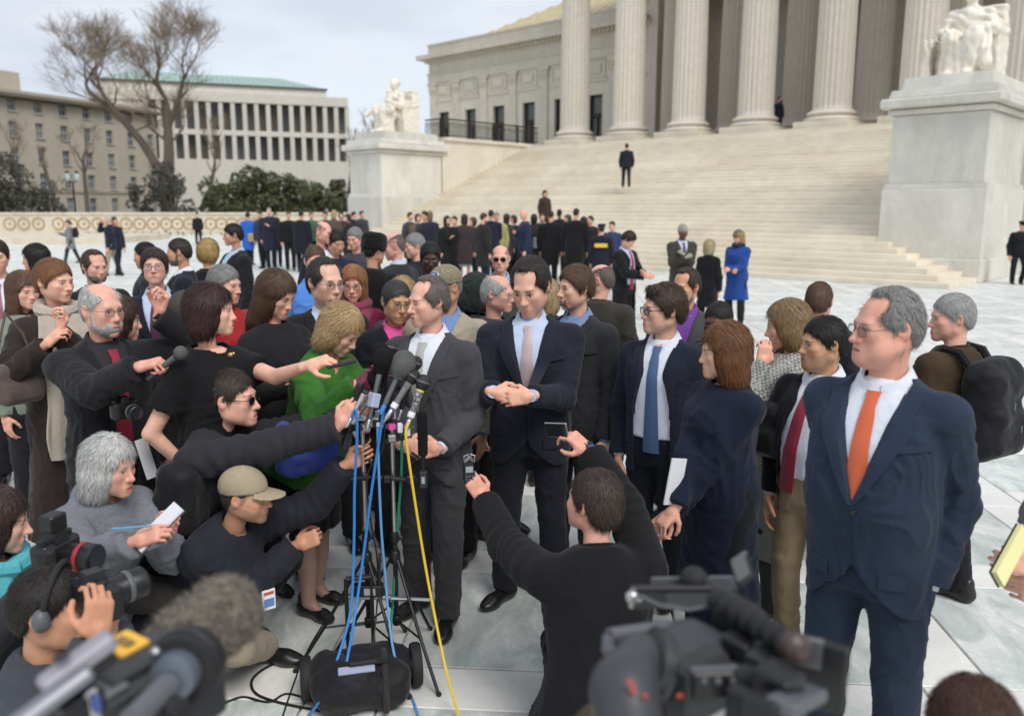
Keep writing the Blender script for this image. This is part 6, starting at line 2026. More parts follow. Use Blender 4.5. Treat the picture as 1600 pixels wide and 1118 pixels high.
far_person('guard', 'officer in black uniform and peaked cap beside the near pedestal', 1588, 444, 1.76, -15, top='jacket', top_col=(.013, .014, .018), bot_col=(.014, .015, .02), hat='peaked', hat_col=(.015, .015, .02), hair='crop', hair_col=HBLK, lod=2, bulk=.4)
far_person('tie_reader', 'person in black overcoat and red tie bowing his head over a phone', 995, 520, 1.72, 45, ground(985, 545), top='coat', top_col=(.012, .012, .013), hem=-.26, shirt=LBLUE, open_=.05, tie=m_plain('scarlet_tie', (.35, .02, .05), .5), hair='full', hair_col=(.04, .025, .018), skin='pink', pitch=42, look=75, neck_f=.3, lod=1, lh=dict(c=(-.02, .36, -.32), pose='hold'), rh=dict(c=(.02, .38, -.36), pose='hold'))
far_person('olive_coat', 'person in olive coat, grey knit hat and beige mitten near the steps', 1062, 506, 1.80, 5, top='coat', top_col=(.055, .050, .038), hem=-.2, shirt=(.5, .55, .65), tie=m_plain('plum_tie', (.12, .03, .10), .5), hat='beanie', hat_col=(.32, .29, .26), skin='brown', hair='crop', hair_col=HBLK, lod=1, gloves=(.42, .36, .28), lh=dict(c=(-.05, .28, -.22), pose='fist'), rh=dict(c=(.02, .3, -.27), pose='fist'), bulk=.25, look=15)
far_person('fur_hood', 'person in black coat with pale tan hair seen from behind beside the blue coat', 1103, 520, 1.56, 150, fem=1, top='coat', top_col=(.010, .010, .011), hair='bob', hair_col=(.46, .37, .22), lod=1)
far_person('blue_coat', 'person in cobalt blue hooded coat and grey knit hat near the steps', 1146, 506, 1.70, -38, fem=1, look=-55, pitch=18, top='coat', top_col=(.022, .065, .26), top_kind='puffer', hood_back=1, hem=-.26, coat_flare=.02, bulk=.35, hat='beanie', hat_col=(.12, .13, .13), hair='lob', hair_col=BLOND, lod=1, scarf=((.02, .025, .06), 0), rh=dict(c=(-.02, .26, -.42), pose='fist'), lh=dict(c=(-.02, .28, -.40), pose='fist'), shoes='dress')
far_person('grey_walker', 'person in light grey coat with black backpack walking before the ring wall', 112, 411, 1.62, -75, fem=1, top='coat', top_col=(.20, .20, .21), hem=-.2, hair='short', hair_col=(.10, .06, .04), lod=2, feet={1: (.09, -.22, 0), -1: (-.09, .24, 0)}, bot_col=(.02, .02, .025), rh=dict(c=(.05, .38, -.22)))
far_person('blazer_man', 'white-haired person in navy blazer and khaki trousers holding a hand to his face', 176, 431, 1.84, -70, top='suit', top_col=(.017, .020, .035), bot_col=(.36, .30, .20), hair='bald', hair_col=WHT, skin='pink', lod=2, feet={1: (.10, -.2, 0), -1: (-.10, .2, 0)}, rh=dict(c=(-.02, .22, .08), pose='fist'), bulk=.2, look=-80)
far_person('blazer_friend', 'person in dark navy suit walking beside the khaki trousers', 186, 430, 1.80, 60, top='suit', top_col=(.016, .02, .036), bot_col=(.016, .019, .034), hair='short', hair_col=DBRN, skin='tan', lod=2, feet={1: (.09, .16, 0), -1: (-.09, -.2, 0)})
far_person('lone_suit', 'lone person in black suit standing in front of the ring wall', 311, 383, 1.80, 20, top='suit', top_col=(.014, .015, .02), bot_col=(.014, .015, .02), hair='short', hair_col=DBRN, skin='pink', lod=3)
far_person('crowd_officer', 'officer in dark jacket with yellow lettering and peaked cap at the crowd edge', 938, 462, 1.74, 172, top='jacket', top_col=(.016, .018, .03), bot_col=(.016, .02, .04), hat='peaked', hat_col=(.016, .018, .03), hair='crop', hair_col=HBLK, lod=2, bulk=.4, hem=-.10)
far_person('blue_officer', 'officer in mid-blue shirt next to the yellow lettered jacket', 954, 452, 1.74, -30, top='jacket', top_col=(.035, .055, .13), bot_col=(.016, .02, .04), hair='crop', hair_col=DBRN, lod=2, bulk=.3)
# -- the two groups waiting farther off
CW = [  # u, feet row, height, facing, top, colour, hair, hair colour, skin, label
 (643, 427, 1.74, 60, 'coat', (.05, .05, .06), 'short', DBRN, 'fair', 'person in slate grey coat at the far end of the crowd below the steps'),
 (655, 424, 1.70, 30, 'coat', (.13, .085, .05), 'bob', BRN, 'fair', 'person in light brown coat, the only tan one in the crowd'),
 (665, 430, 1.78, -40, 'coat', (.02, .022, .035), 'short', HBLK, 'tan', 'person in navy coat standing next to the tan coat'),
 (674, 426, 1.76, 170, 'coat', (.022, .023, .04), 'lob', (.20, .12, .06), 'fair', 'fair-haired person in dark blue coat near the tan coat'),
 (700, 430, 1.66, 40, 'coat', BLK, 'lob', HBLK, 'fair', 'person in black coat with long black hair over a pale skirt'),
 (711, 424, 1.66, -20, 'coat', (.016, .015, .016), 'short', DBRN, 'pink', 'person in black coat holding white paper in the crowd'),
 (727, 435, 1.70, 175, 'coat', (.05, .035, .038), 'lob', (.03, .018, .014), 'tan', 'person in plum coat and light grey skirt with bare calves'),
 (740, 425, 1.62, -60, 'coat', (.014, .014, .015), 'bob', BRN, 'fair', 'short person facing left beside the plum coat'),
 (757, 429, 1.74, 120, 'coat', (.025, .022, .022), 'short', DBRN, 'pink', 'person in dark brown coat beside the navy suit in the crowd'),
 (768, 431, 1.80, 165, 'suit', (.018, .022, .042), 'short', HBLK, 'tan', 'person in navy suit seen from behind in the crowd'),
 (776, 422, 1.74, -10, 'jacket', (.42, .38, .16), 'short', GREY, 'fair', 'grey-haired person with pale yellow top in the crowd'),
 (792, 429, 1.70, 150, 'coat', (.05, .05, .055), 'lob', DBRN, 'fair', 'person in charcoal grey coat left of the blue suit'),
 (802, 422, 1.66, -50, 'coat', (.02, .02, .022), 'bob', DBRN, 'pink', 'person in black coat almost hidden behind the charcoal coat'),
 (817, 430, 1.80, -75, 'suit', (.022, .030, .065), 'none', BRN, 'pink', 'bald person in blue suit in the middle of the crowd'),
 (834, 434, 1.70, 165, 'parka', (.030, .026, .026), 'lob', HBLK, 'fair', 'person in bulky dark parka with grey shoulder bag'),
 (846, 424, 1.72, 20, 'coat', (.014, .013, .013), 'short', DBRN, 'fair', 'person in black coat below the brown coat on the steps'),
 (860, 428, 1.78, 170, 'coat', (.012, .012, .013), 'short', HBLK, 'pink', 'tall person in black overcoat right of the bulky parka'),
 (873, 424, 1.82, -160, 'suit', (.016, .016, .018), 'crop', HBLK, 'brown', 'dark-skinned person in black suit in the crowd'),
 (886, 423, 1.68, -60, 'coat', (.055, .055, .06), 'bob', BRN, 'fair', 'person in grey coat between two black coats'),
 (899, 431, 1.84, 160, 'coat', (.011, .011, .012), 'short', HBLK, 'tan', 'tallest person of the crowd in long black coat'),
 (910, 434, 1.64, -30, 'coat', (.010, .010, .011), 'lob', HBLK, 'dark', 'person in black hooded coat next to the lettered jacket'),
 (921, 424, 1.66, -50, 'coat', (.03, .028, .03), 'short', DBRN, 'pink', 'person in dark grey coat partly behind the lettered jacket'),
 (392, 407, 1.70, 160, 'parka', (.03, .13, .52), 'short', HBLK, 'tan', 'person in vivid blue parka with a yellow bag'),
 (409, 406, 1.76, -30, 'jacket', (.03, .045, .09), 'short', DBRN, 'pink', 'person in denim blue jacket beside the vivid blue parka'),
 (425, 401, 1.86, 10, 'coat', (.02, .022, .04), 'short', GREY, 'pink', 'grey-haired person standing tallest in the group by the yew bushes'),
 (434, 408, 1.70, 30, 'coat', (.012, .012, .013), 'short', DBRN, 'pink', 'person in knee-length black coat by the yew bushes'),
 (455, 407, 1.74, 20, 'jacket', (.014, .014, .016), 'short', BRN, 'pink', 'person in black jacket and teal scarf with a red bag'),
 (475, 404, 1.76, 170, 'coat', (.014, .015, .022), 'short', HBLK, 'tan', 'person in dark coat turned away beside the green sweater'),
 (490, 406, 1.72, 30, 'jacket', (.035, .16, .06), 'short', BRN, 'pink', 'person in leaf green sweater before the low wall'),
 (511, 404, 1.74, -20, 'coat', (.05, .03, .035), 'short', BRN, 'pink', 'person in maroon coat right of the green sweater'),
 (526, 401, 1.78, 160, 'coat', (.10, .075, .055), 'lob', BLOND, 'fair', 'blonde person in camel coat near the far pedestal'),
 (536, 407, 1.72, 10, 'coat', (.07, .02, .03), 'bob', DBRN, 'pink', 'person in wine red coat near the far pedestal'),
 (546, 408, 1.68, -60, 'coat', (.02, .02, .022), 'bob', DBRN, 'fair', 'short person in black coat beside the wine red coat'),
 (556, 403, 1.72, 120, 'jacket', (.016, .016, .02), 'short', HBLK, 'pink', 'person in black jacket under the corner of the far pedestal'),
 (568, 402, 1.76, 60, 'coat', (.04, .042, .05), 'short', DBRN, 'pink', 'person in blue-grey coat closest to the far pedestal'),
]
for i, (u_, vf, h_, fc, tp_, tcol, hr_, hc_, sk_, lab) in enumerate(CW):
    fm_ = int(hr_ in ('bob', 'lob'))
    far_person('crowd%d' % i, lab, u_, vf + 15 + ((i * 37) % 11 - 5) * 1.6, h_ * 1.12, fc, top=tp_, top_col=tcol, hair=hr_, hair_col=hc_, skin=sk_, fem=fm_, lod=3, bulk=.35 + .4 * ((i * 7) % 5) / 4, lean=(i % 4) * 1.5, pitch=(i * 5) % 17, bot='skirt' if i in (4, 6) else 'trousers', bot_col=(.30, .29, .27) if i in (4, 6) else (.016, .016, .02), skirt_len=.27,
               group='people waiting below the steps' if u_ > 600 else 'people waiting by the low wall', feet={1: (.10, -.05 * (i % 3), 0), -1: (-.10, .06 * (i % 2), 0)}, lh=dict(c=(.0, .25, -.3)) if i % 3 == 0 else None, rh=dict(c=(.02, .27, -.28)) if i % 4 == 1 else None)
# ------------------------------------------------------------------ things held, worn and standing among the people
K_BLK = m_plain('black_plastic', (.012, .012, .013), .42, 0, .5, .2)
K_RUB = m_plain('black_rubber', (.015, .015, .016), .75)
K_FOAM = m_plain('black_foam', (.010, .010, .011), .95, 0, .2, .2, .8, 260)
K_GFOAM = m_plain('grey_foam', (.10, .10, .095), .95, 0, .2, .15, .8, 260)
K_GREY = m_plain('grey_metal', (.17, .17, .175), .38, .7, .5, .15)
K_SILV = m_plain('silver_metal', (.55, .55, .54), .3, .9, .5, .1)
K_DGREY = m_plain('dark_grey_plastic', (.028, .029, .032), .45, 0, .5, .2, .1, 300)
K_MGREY = m_plain('mid_grey_plastic', (.105, .11, .12), .45, 0, .5, .12)
K_WHT = m_plain('white_paper', (.78, .78, .80), .8)
K_YEL = m_plain('yellow_tape', (.80, .58, .02), .5)
K_PINK = m_plain('pink_clamp', (.75, .08, .32), .5)
K_MESH = m_plain('dark_grille', (.04, .04, .042), .45, .6, .5, .3, .6, 900)
def cyl(mb, a, b, r0, r1=None, seg=14):
    return mb.tube([a, b], [r0, r0 if r1 is None else r1], seg)
def mic(label, head, tail, Yh, Yt, kind='ball', r=.016, group='microphones clustered before the speaker', body=K_GREY, **kw):
    a, b = at(tail[0], tail[1], Yt), at(head[0], head[1], Yh)
    d = unit(b - a); ln = float(np.linalg.norm(b - a))
    rt = empty('microphone', tuple(a), 0, label=label, cat='microphone', group=group)
    Mf = frame_z(d)
    if kind in ('foam', 'gfoam'):
        F = Field((-.06, -.06, -.06), (.06, .06, .08), .004)
        F.add(p_ell((0, 0, .0), (r, r, r * kw.get('stretch', 1.15)))); F.add(p_cone((0, 0, -r * .6), (0, 0, -r * 1.1), r * .62, r * .5), .01)
        V, Q = F.mesh(); V = V @ Mf.T + d * ln
        link('windscreen', mesh_np('windscreen', V, Q), K_FOAM if kind == 'foam' else K_GFOAM, rt)
    else:
        MB().lathe([(r * .62, -r * 1.0), (r * .92, -r * .45), (r * 1.0, -.1 * r), (r * 1.02, .05 * r), (r * .98, .3 * r), (r * .75, .8 * r), (r * .3, 1.05 * r), (0.001, 1.08 * r)], 18, Mf, d * ln).build('grille', K_MESH, rt, True)
        MB().lathe([(r * 1.04, -.12 * r), (r * 1.08, -.08 * r), (r * 1.08, .12 * r), (r * 1.04, .16 * r)], 18, Mf, d * ln).build('ring', K_GREY, rt, True)
    br = kw.get('br', .0105)
    MB().lathe([(br * .8, .0), (br, .012), (br * 1.05, ln * .5), (br * 1.35, max(ln - r * .9, .02))], 14, Mf).build('body', body, rt, True)
    MB().lathe([(br * .72, -.045), (br * .85, -.04), (br * .85, -.003), (br * .7, 0)], 12, Mf).build('connector', kw.get('conn', K_SILV), rt, True)
    if 'band' in kw:
        MB().lathe([(br * 1.28, -.009), (br * 1.32, -.006), (br * 1.32, .006), (br * 1.28, .009)], 14, Mf, d * (ln * kw.get('band_t', .72))).build('band', kw['band'], rt, True)
    if 'band2' in kw:
        MB().lathe([(br * 1.16, -.012), (br * 1.2, -.01), (br * 1.2, .01), (br * 1.16, .012)], 14, Mf, d * (ln * .13)).build('band', kw['band2'], rt, True)
    if 'flag' in kw:
        c = d * (ln * .32)
        fl = MB().box(c, (.042, .042, .062), Mf, 1, .004).build('flag', kw['flag'], rt)
        MB().box(c + Mf @ np.array([.0, -.0222, .006]) , (.020, .0016, .040), Mf).build('panel', m_plain('magenta_print', (.42, .05, .18), .5), fl)
        MB().box(c + Mf @ np.array([.0, -.0222, -.022]), (.030, .0014, .010), Mf).build('panel', m_plain('grey_print', (.25, .27, .33), .5), fl)
    return rt
MOT = m_stone('worn_black_paint', (.02, .02, .02), (.55, .55, .53), 1.0, 26, .5, 1.0)
YM = 3.50
mic('gunmetal microphone with round black foam ball and lilac flag', (598, 561), (577, 655), YM, YM - .06, 'foam', .044, body=K_GREY, flag=m_plain('lilac_flag', (.42, .45, .58), .5))
mic('large grey foam-covered microphone rising highest in front of the tie', (629, 570), (601, 632), YM + .02, YM - .04, 'gfoam', .056, br=.013, stretch=1.2, conn=m_plain('blue_sleeve', (.03, .20, .55), .5))
mic('black foam microphone behind the lilac-flagged one', (594, 551), (586, 640), YM + .08, YM + .05, 'foam', .040, body=K_BLK)
mic('shiny black handheld microphone tilted back behind the others', (611, 543), (592, 640), YM + .12, YM + .05, 'ball', .032, body=K_BLK)
mic('low black foam microphone near the burgundy glove', (586, 590), (582, 650), YM + .03, YM, 'foam', .034, body=K_BLK)
mic('dark handheld microphone half hidden by the grey foam', (649, 567), (627, 640), YM + .06, YM + .02, 'ball', .030, body=K_BLK)
mic('scuffed grey handheld microphone crossing in front of the jacket', (645, 588), (612, 640), YM, YM - .05, 'ball', .031, br=.013, body=m_stone('scuffed_grey_paint', (.20, .20, .20), (.06, .06, .06), .8, 18, .5, 1.0), band2=K_WHT)
mic('speckled black handheld microphone with a yellow band', (661, 597), (640, 655), YM - .02, YM - .06, 'ball', .032, br=.0135, body=MOT, band=K_YEL, band_t=.80, band2=K_WHT)
mic('slim silver microphone at the outer end of the bar', (570, 612), (549, 652), YM - .06, YM - .1, 'ball', .011, br=.0085, body=K_SILV)
mic('short pewter microphone beside the slim silver one', (580, 617), (560, 648), YM - .03, YM - .06, 'ball', .014, br=.011, body=K_GREY)
mic('thin dark microphone standing between the grey foam and scuffed grey one', (617, 600), (600, 645), YM + .04, YM, 'ball', .014, br=.009, body=K_BLK)
# ---- the two stands
def stand(u, vtop, Y, label, mat, bars):
    top = at(u, vtop, Y)
    rt = empty('microphone_stand', (top[0], Y, 0), 0, label=label, cat='microphone stand', group='microphone stands before the speaker')
    h = top[2]
    MB().lathe([(.011, .25), (.011, h * .55), (.0, h * .55)][:2], 12).build('lower_tube', K_BLK, rt, True)
    MB().lathe([(.0095, h * .5), (.0095, h)], 12).build('pole', mat, rt, True)
    MB().lathe([(.016, h * .53), (.019, h * .535), (.019, h * .565), (.015, h * .575)], 12).build('collar', K_BLK, rt, True)
    MB().sphere((.026, -.004, h * .55), (.014, .008, .012), 8, 6).build('knob', K_BLK, rt, True)
    MB().lathe([(.022, .50), (.024, .51), (.024, .55), (.018, .56)], 12).build('leg_hub', K_BLK, rt, True)
    MB().lathe([(.017, .2), (.020, .205), (.020, .24), (.016, .245)], 12).build('brace_hub', K_BLK, rt, True)
    for k in range(3):
        a = 2.1 * k + 1.2
        cx, sx = math.cos(a), math.sin(a)
        lg = MB(); lg.tube([(.02 * cx, .02 * sx, .52), (.20 * cx, .20 * sx, .21), (.33 * cx, .33 * sx, .012)], .008, 8); lo_ = lg.build('leg', K_BLK, rt)
        MB().tube([(.018 * cx, .018 * sx, .22), (.20 * cx, .20 * sx, .21)], .005, 6).build('brace', K_BLK, lo_)
        MB().sphere((.335 * cx, .335 * sx, .012), .012, 8, 6).build('foot', K_RUB, lo_)
    for (u0, v0, u1, v1, r, m) in bars:
        a_ = at(u0, v0, Y - .03) - [top[0], Y, 0]; b_ = at(u1, v1, Y - .03) - [top[0], Y, 0]
        MB().tube([a_, b_], r, 10).build('bar', m, rt, True)
    return rt, top
s1, t1 = stand(566, 662, 3.52, 'silver-topped stand on the green coat side of the microphone cluster', K_SILV, [(541, 651, 596, 656, .012, K_SILV), (548, 748, 580, 744, .008, K_BLK)])
s2, t2 = stand(612, 668, 3.54, 'steel stand under the yellow cable side of the microphone cluster', K_SILV, [(588, 665, 648, 668, .010, K_GREY), (585, 745, 652, 750, .010, K_BLK), (600, 690, 632, 684, .009, K_BLK)])
def clampbox(parent, u, v, Y, sz, mat, base, name='clamp'):
    p = at(u, v, Y + .16) - base
    return MB().box(p, sz, rotz(.3), 1, .003).build(name, mat, parent)
B1 = np.array([t1[0], 3.52, 0]); B2 = np.array([t2[0], 3.54, 0])
for args in ((612, 666, 3.33, (.03, .028, .026), K_PINK), (625, 668, 3.33, (.022, .03, .04), K_WHT), (636, 674, 3.33, (.024, .03, .036), K_WHT), (593, 662, 3.33, (.03, .03, .022), K_WHT), (612, 684, 3.34, (.034, .03, .03), K_SILV), (642, 748, 3.34, (.04, .03, .03), K_BLK), (604, 748, 3.34, (.03, .03, .03), K_BLK)):
    clampbox(s2, *args[:3], args[3], args[4], B2)
for args in ((572, 668, 3.33, (.035, .03, .03), K_SILV), (552, 652, 3.32, (.026, .03, .026), K_SILV), (571, 744, 3.34, (.03, .03, .03), K_BLK), (587, 660, 3.33, (.03, .03, .035), K_BLK)):
    clampbox(s1, *args[:3], args[3], args[4], B1)
for (a, b, r, m, pr, bs) in (((577, 650), (568, 672), .010, K_SILV, s1, B1), ((612, 642), (590, 668), .011, K_SILV, s2, B2), ((600, 640), (590, 665), .008, K_BLK, s1, B1), ((638, 655), (632, 676), .009, K_BLK, s2, B2), ((616, 655), (616, 640), .010, K_GREY, s2, B2)):
    MB().tube([at(*a, 3.47) - bs, at(*b, 3.49) - bs], r, 8).build('mic_clip', m, pr, True)
# ---- shotgun microphone with transmitter on the stand
P_ = at(661, 712, 3.46)
sg = empty('shotgun_microphone', tuple(P_), 0, label='upright black foam shotgun microphone with a plug-on transmitter', cat='microphone')
F = Field((-.03, -.03, -.02), (.03, .03, .22), .004); F.add(p_box((0, 0, .098), (.021, .021, .098), None, .012)); V, Q = F.mesh()
link('windscreen', mesh_np('windscreen', V, Q), K_FOAM, sg)
MB().lathe([(.008, -.07), (.010, -.06), (.010, .0), (.012, .004)], 12).build('body', K_BLK, sg, True)
bx_ = MB().box((0, 0, -.105), (.032, .026, .075), None, 1, .003).build('transmitter', K_DGREY, sg)
MB().box((0, -.0138, -.105), (.014, .002, .03)).build('panel', m_plain('transmitter_display', (.35, .37, .38), .4), bx_)
MB().tube([(0, .01, -.03), (-.03, .03, -.01), (-.055, .05, .0)], .006, 8).build('mount_arm', K_BLK, sg)
# ---- cables
def cable(label, pts, r, mat, cat='cable', sag=0.0):
    P3 = [at(u, v, Y + .16 * min(1, max(0, (1090 - v) / 160))) if Y is not None else ground(u, v) + np.array([0, 0, r * 1.2]) for (u, v, Y) in pts]
    P3 = np.array(P3)
    # Catmull-Rom
    out = []
    n = len(P3)
    for i in range(n - 1):
        p0, p1, p2, p3 = P3[max(i - 1, 0)], P3[i], P3[i + 1], P3[min(i + 2, n - 1)]
        for t in np.linspace(0, 1, 9)[:-1]:
            out.append(.5 * ((2 * p1) + (-p0 + p2) * t + (2 * p0 - 5 * p1 + 4 * p2 - p3) * t * t + (-p0 + 3 * p1 - 3 * p2 + p3) * t ** 3))
    out.append(P3[-1])
    out = [np.array([p[0], p[1], max(p[2], r)]) for p in out]
    o = MB().tube(out, r, 8).build('cable', mat, None, True)
    return tag(o, label, cat)
C_BLUE = m_plain('blue_cable', (.035, .23, .62), .45); C_BLUE2 = m_plain('pale_blue_cable', (.12, .33, .62), .45); C_YEL = m_plain('yellow_cable', (.80, .54, .04), .45); C_GRN = m_plain('green_cable', (.01, .22, .12), .5); C_BLK = m_plain('black_cable', (.012, .012, .012), .5)
cable('blue cable hanging from the slim silver microphone to the floor', [(549, 655, 3.24), (556, 640, 3.22), (558, 680, 3.24), (554, 760, 3.26), (553, 850, 3.26), (548, 950, 3.22), (530, 1020, 3.15), (505, 1085, 3.1), (482, 1120, None)], .0062, C_BLUE)
cable('blue cable dropping from the grey foam microphone past the trolley bag', [(601, 632, 3.30), (597, 655, 3.30), (592, 690, 3.3), (580, 770, 3.31), (570, 850, 3.3), (556, 950, 3.22), (540, 1040, 3.12), (518, 1120, None)], .0062, C_BLUE)
cable('pale blue cable hanging straight between the two stand poles', [(590, 668, 3.31), (592, 740, 3.31), (596, 830, 3.31), (602, 900, 3.30), (608, 970, 3.27), (618, 1030, 3.22), (640, 1085, None), (655, 1125, None)], .0058, C_BLUE2)
cable('green cable hanging down behind the steel stand', [(628, 672, 3.35), (627, 740, 3.37), (622, 810, 3.38), (617, 890, 3.38), (612, 960, 3.36), (606, 1010, 3.3), (590, 1060, None)], .0062, C_GRN)
cable('yellow cable running from the speckled microphone to the floor', [(640, 658, 3.27), (634, 676, 3.26), (639, 720, 3.26), (651, 800, 3.26), (664, 880, 3.24), (680, 965, 3.2), (698, 1050, 3.14), (718, 1125, None)], .0062, C_YEL)
cable('thin black cable twisting down from the shotgun transmitter', [(600, 640, 3.33), (598, 700, 3.33), (575, 740, 3.33), (577, 800, 3.33), (590, 880, 3.33), (588, 960, 3.3), (580, 1020, 3.25)], .004, C_BLK)
cable('black cable looping over the marble left of the trolley bag', [(520, 1050, None), (470, 1030, None), (425, 1040, None), (395, 1062, None), (400, 1085, None), (440, 1100, None), (500, 1112, None)], .006, C_BLK)
cable('thin black cable crossing the marble toward the kneeling khaki leg', [(515, 960, None), (490, 1000, None), (470, 1040, None), (455, 1080, None), (440, 1125, None)], .004, C_BLK)
cable('black cable curving from the trolley bag behind the tan cap', [(500, 1100, None), (450, 1085, None), (420, 1098, None), (380, 1090, None), (350, 1100, None)], .005, C_BLK)
# ---- trolley bag at the foot of the stands
C_ = ground(568, 1092)
bg = empty('trolley_bag', (C_[0], C_[1], 0), R(14), label='black wheeled equipment bag lying at the foot of the microphone stands', cat='bag')
F = Field((-.34, -.26, -.02), (.34, .26, .36), .010)
F.add(p_box((0, 0, .095), (.20, .145, .092), None, .075)); F.add(p_ell((-.05, -.03, .12), (.17, .13, .10)), .06); F.add(p_cone((-.15, .05, .14), (.16, .06, .12), .065, .06), .05)
V, Q = F.mesh(); V = V + normals(V, Q) * (.016 * vnoise(V * 11) + .006 * vnoise(V * 34))[:, None]; V[:, 2] = np.maximum(V[:, 2], .004)
M_NYL = m_cloth('black_nylon', (.016, .016, .018), .6, 'smooth')
link('bag_body', mesh_np('bag_body', V, Q), M_NYL, bg)
MB().box((-.03, -.118, .212), (.15, .012, .034), rotx(-.95), 1, .003).build('label_patch', m_plain('pale_grey_patch', (.30, .34, .46), .5), bg)
for s_ in (-.09, .10): MB().tube([(s_, .12, .17), (s_ * .9, -.02, .218), (s_ * .85, -.12, .185), (s_ * .85, -.165, .10), (s_ * .85, -.16, .03)], .014, 6).build('strap', m_cloth('brown_black_webbing', (.035, .028, .027), .7, 'smooth'), bg)
MB().tube([(-.09, -.07, .205), (-.05, -.11, .235), (.05, -.11, .235), (.10, -.07, .205)], .011, 8).build('carry_handle', K_RUB, bg, True)
for s_ in (-1, 1):
    w_ = MB().lathe([(.045, -.02), (.088, -.022), (.095, -.012), (.095, .012), (.088, .022), (.045, .02)], 24, roty(math.pi / 2), (s_ * .235, .06, .097)).build('wheel', K_RUB, bg, True)
    MB().lathe([(.014, -.028), (.05, -.024), (.05, .024), (.014, .028)], 18, roty(math.pi / 2), (s_ * .235, .06, .097)).build('hub', K_MGREY, w_, True)
hd = MB(); hd.tube([(-.05, .15, .05), (-.05, .17, .48)], .009, 8); hd.tube([(.06, .15, .05), (.06, .17, .48)], .009, 8); hd.tube([(-.05, .17, .48), (.06, .17, .48)], .012, 8)
tag(hd.build('pull_handle', K_BLK, bg, True))
P_ = at(576, 930, 3.46)
rc = empty('wireless_receiver', tuple(P_), 0, label='small black receiver box with antenna clamped low on the stands', cat='receiver')
MB().box((0, 0, .03), (.13, .05, .05), None, 1, .004).build('case', K_BLK, rc); MB().box((.01, -.027, .03), (.05, .004, .03)).build('screen', m_plain('receiver_screen', (.35, .33, .32), .4), rc)
MB().box((0, 0, -.005), (.20, .03, .016), None, 1, .003).build('bracket', K_SILV, rc); MB().tube([(.05, 0, .05), (.055, 0, .20)], .006, 8).build('antenna', K_RUB, rc); MB().tube([(-.09, 0, -.005), (.27, .02, -.03)], .009, 8).build('bar', K_SILV, rc)
# ---- handheld things
def at_hand(key, sd): return PEOPLE[key]['hand'][sd]
def obj_at(name, label, cat, c, rz=0.0, group=None):
    return empty(name, tuple(c), rz, label=label, cat=cat, group=group)
# black stick microphone held by the quilted jacket
ph_ = np.array(at_hand('sunglasses_kneeler', -1)['palm']); dm_ = unit(at(543, 615, 3.18) - at(517, 722, 3.16)); a, b = ph_ - dm_ * .16, ph_ + dm_ * .11
d = unit(b - a); Mf = frame_z(d); ln = np.linalg.norm(b - a)
r_ = obj_at('stick_microphone', 'long black stick microphone with cube transmitter held by the quilted jacket', 'microphone', a)
MB().lathe([(.010, .04), (.0125, ln * .3), (.0135, ln * .72), (.017, ln * .78), (.0185, ln * .9), (.018, ln * .97), (.010, ln)], 16, Mf).build('body', K_BLK, r_, True)
tr_ = MB().box(d * .01, (.034, .030, .070), Mf, 1, .003).build('transmitter', K_BLK, r_)
MB().box(d * .01 + Mf @ np.array([.0, -.0162, 0]), (.016, .002, .035), Mf).build('label_patch', m_plain('pale_print', (.30, .30, .30), .6), tr_)
# silver wand held by the tan cap
ph_ = np.array(at_hand('tan_cap_kneeler', 1)['palm']); dm_ = unit(at(541, 672, 3.42) - at(563, 712, 3.40)); a, b = ph_ - dm_ * .02, ph_ + dm_ * .12; d = unit(b - a); Mf = frame_z(d); ln = np.linalg.norm(b - a)
r_ = obj_at('wand_microphone', 'thin silver-tipped recorder wand held in the stretched hand under the silver-topped stand', 'microphone', a)
MB().lathe([(.007, -.04), (.008, 0), (.008, ln * .75)], 12, Mf).build('body', K_BLK, r_, True); MB().lathe([(.010, ln * .75), (.0115, ln * .8), (.0115, ln * .97), (.006, ln)], 12, Mf).build('tip', K_SILV, r_, True)
# interview microphone of the bearded person
ph_ = np.array(at_hand('bearded_man', -1)['palm']); dm_ = unit(at(271, 541, 3.38) - at(232, 572, 3.42)); a, b = ph_ - dm_ * .02, ph_ + dm_ * .14; d = unit(b - a); Mf = frame_z(d); ln = np.linalg.norm(b - a)
r_ = obj_at('interview_microphone', 'grey foam microphone held out by the white-bearded person', 'microphone', a)
MB().lathe([(.010, -.06), (.012, 0), (.013, ln * .8)], 14, Mf).build('body', K_MGREY, r_, True); MB().sphere(d * ln, (.030, .030, .030), 16, 12).build('windscreen', K_GFOAM, r_, True)
# audio recorder of the overcoat croucher
hr_ = at_hand('coat_croucher', 1); p = np.array(hr_['palm']) + np.array([-.012, -.020, .060])
r_ = obj_at('audio_recorder', 'black handheld audio recorder with crossed silver capsules in the raised hand', 'recorder', p, R(12))
tl = rotx(R(-12))
MB().box((0, 0, -.01), (.050, .026, .105), tl, 1, .005).build('case', K_BLK, r_)
MB().box(tl @ np.array([0, -.0148, .004]), (.032, .003, .026), tl).build('screen', m_plain('recorder_screen', (.30, .33, .34), .3), r_)
bt_ = MB()
for i in range(6): bt_.box(tl @ np.array([-.014 + .014 * (i % 3), -.0145, -.026 - .014 * (i // 3)]), (.008, .004, .007), tl)
tag(bt_.build('buttons', K_MGREY, r_), kind='stuff')
for s_ in (-1, 1):
    cyl(MB(), (s_ * .016, -.004, .045), (-s_ * .004 + s_ * .004, -.016, .064), .009).build('capsule', K_SILV, r_, True)
    MB().tube([(s_ * .022, -.016, .04), (s_ * .024, -.018, .07), (s_ * .004, -.018, .078)], .0025, 6).build('guard', K_SILV, r_, True)
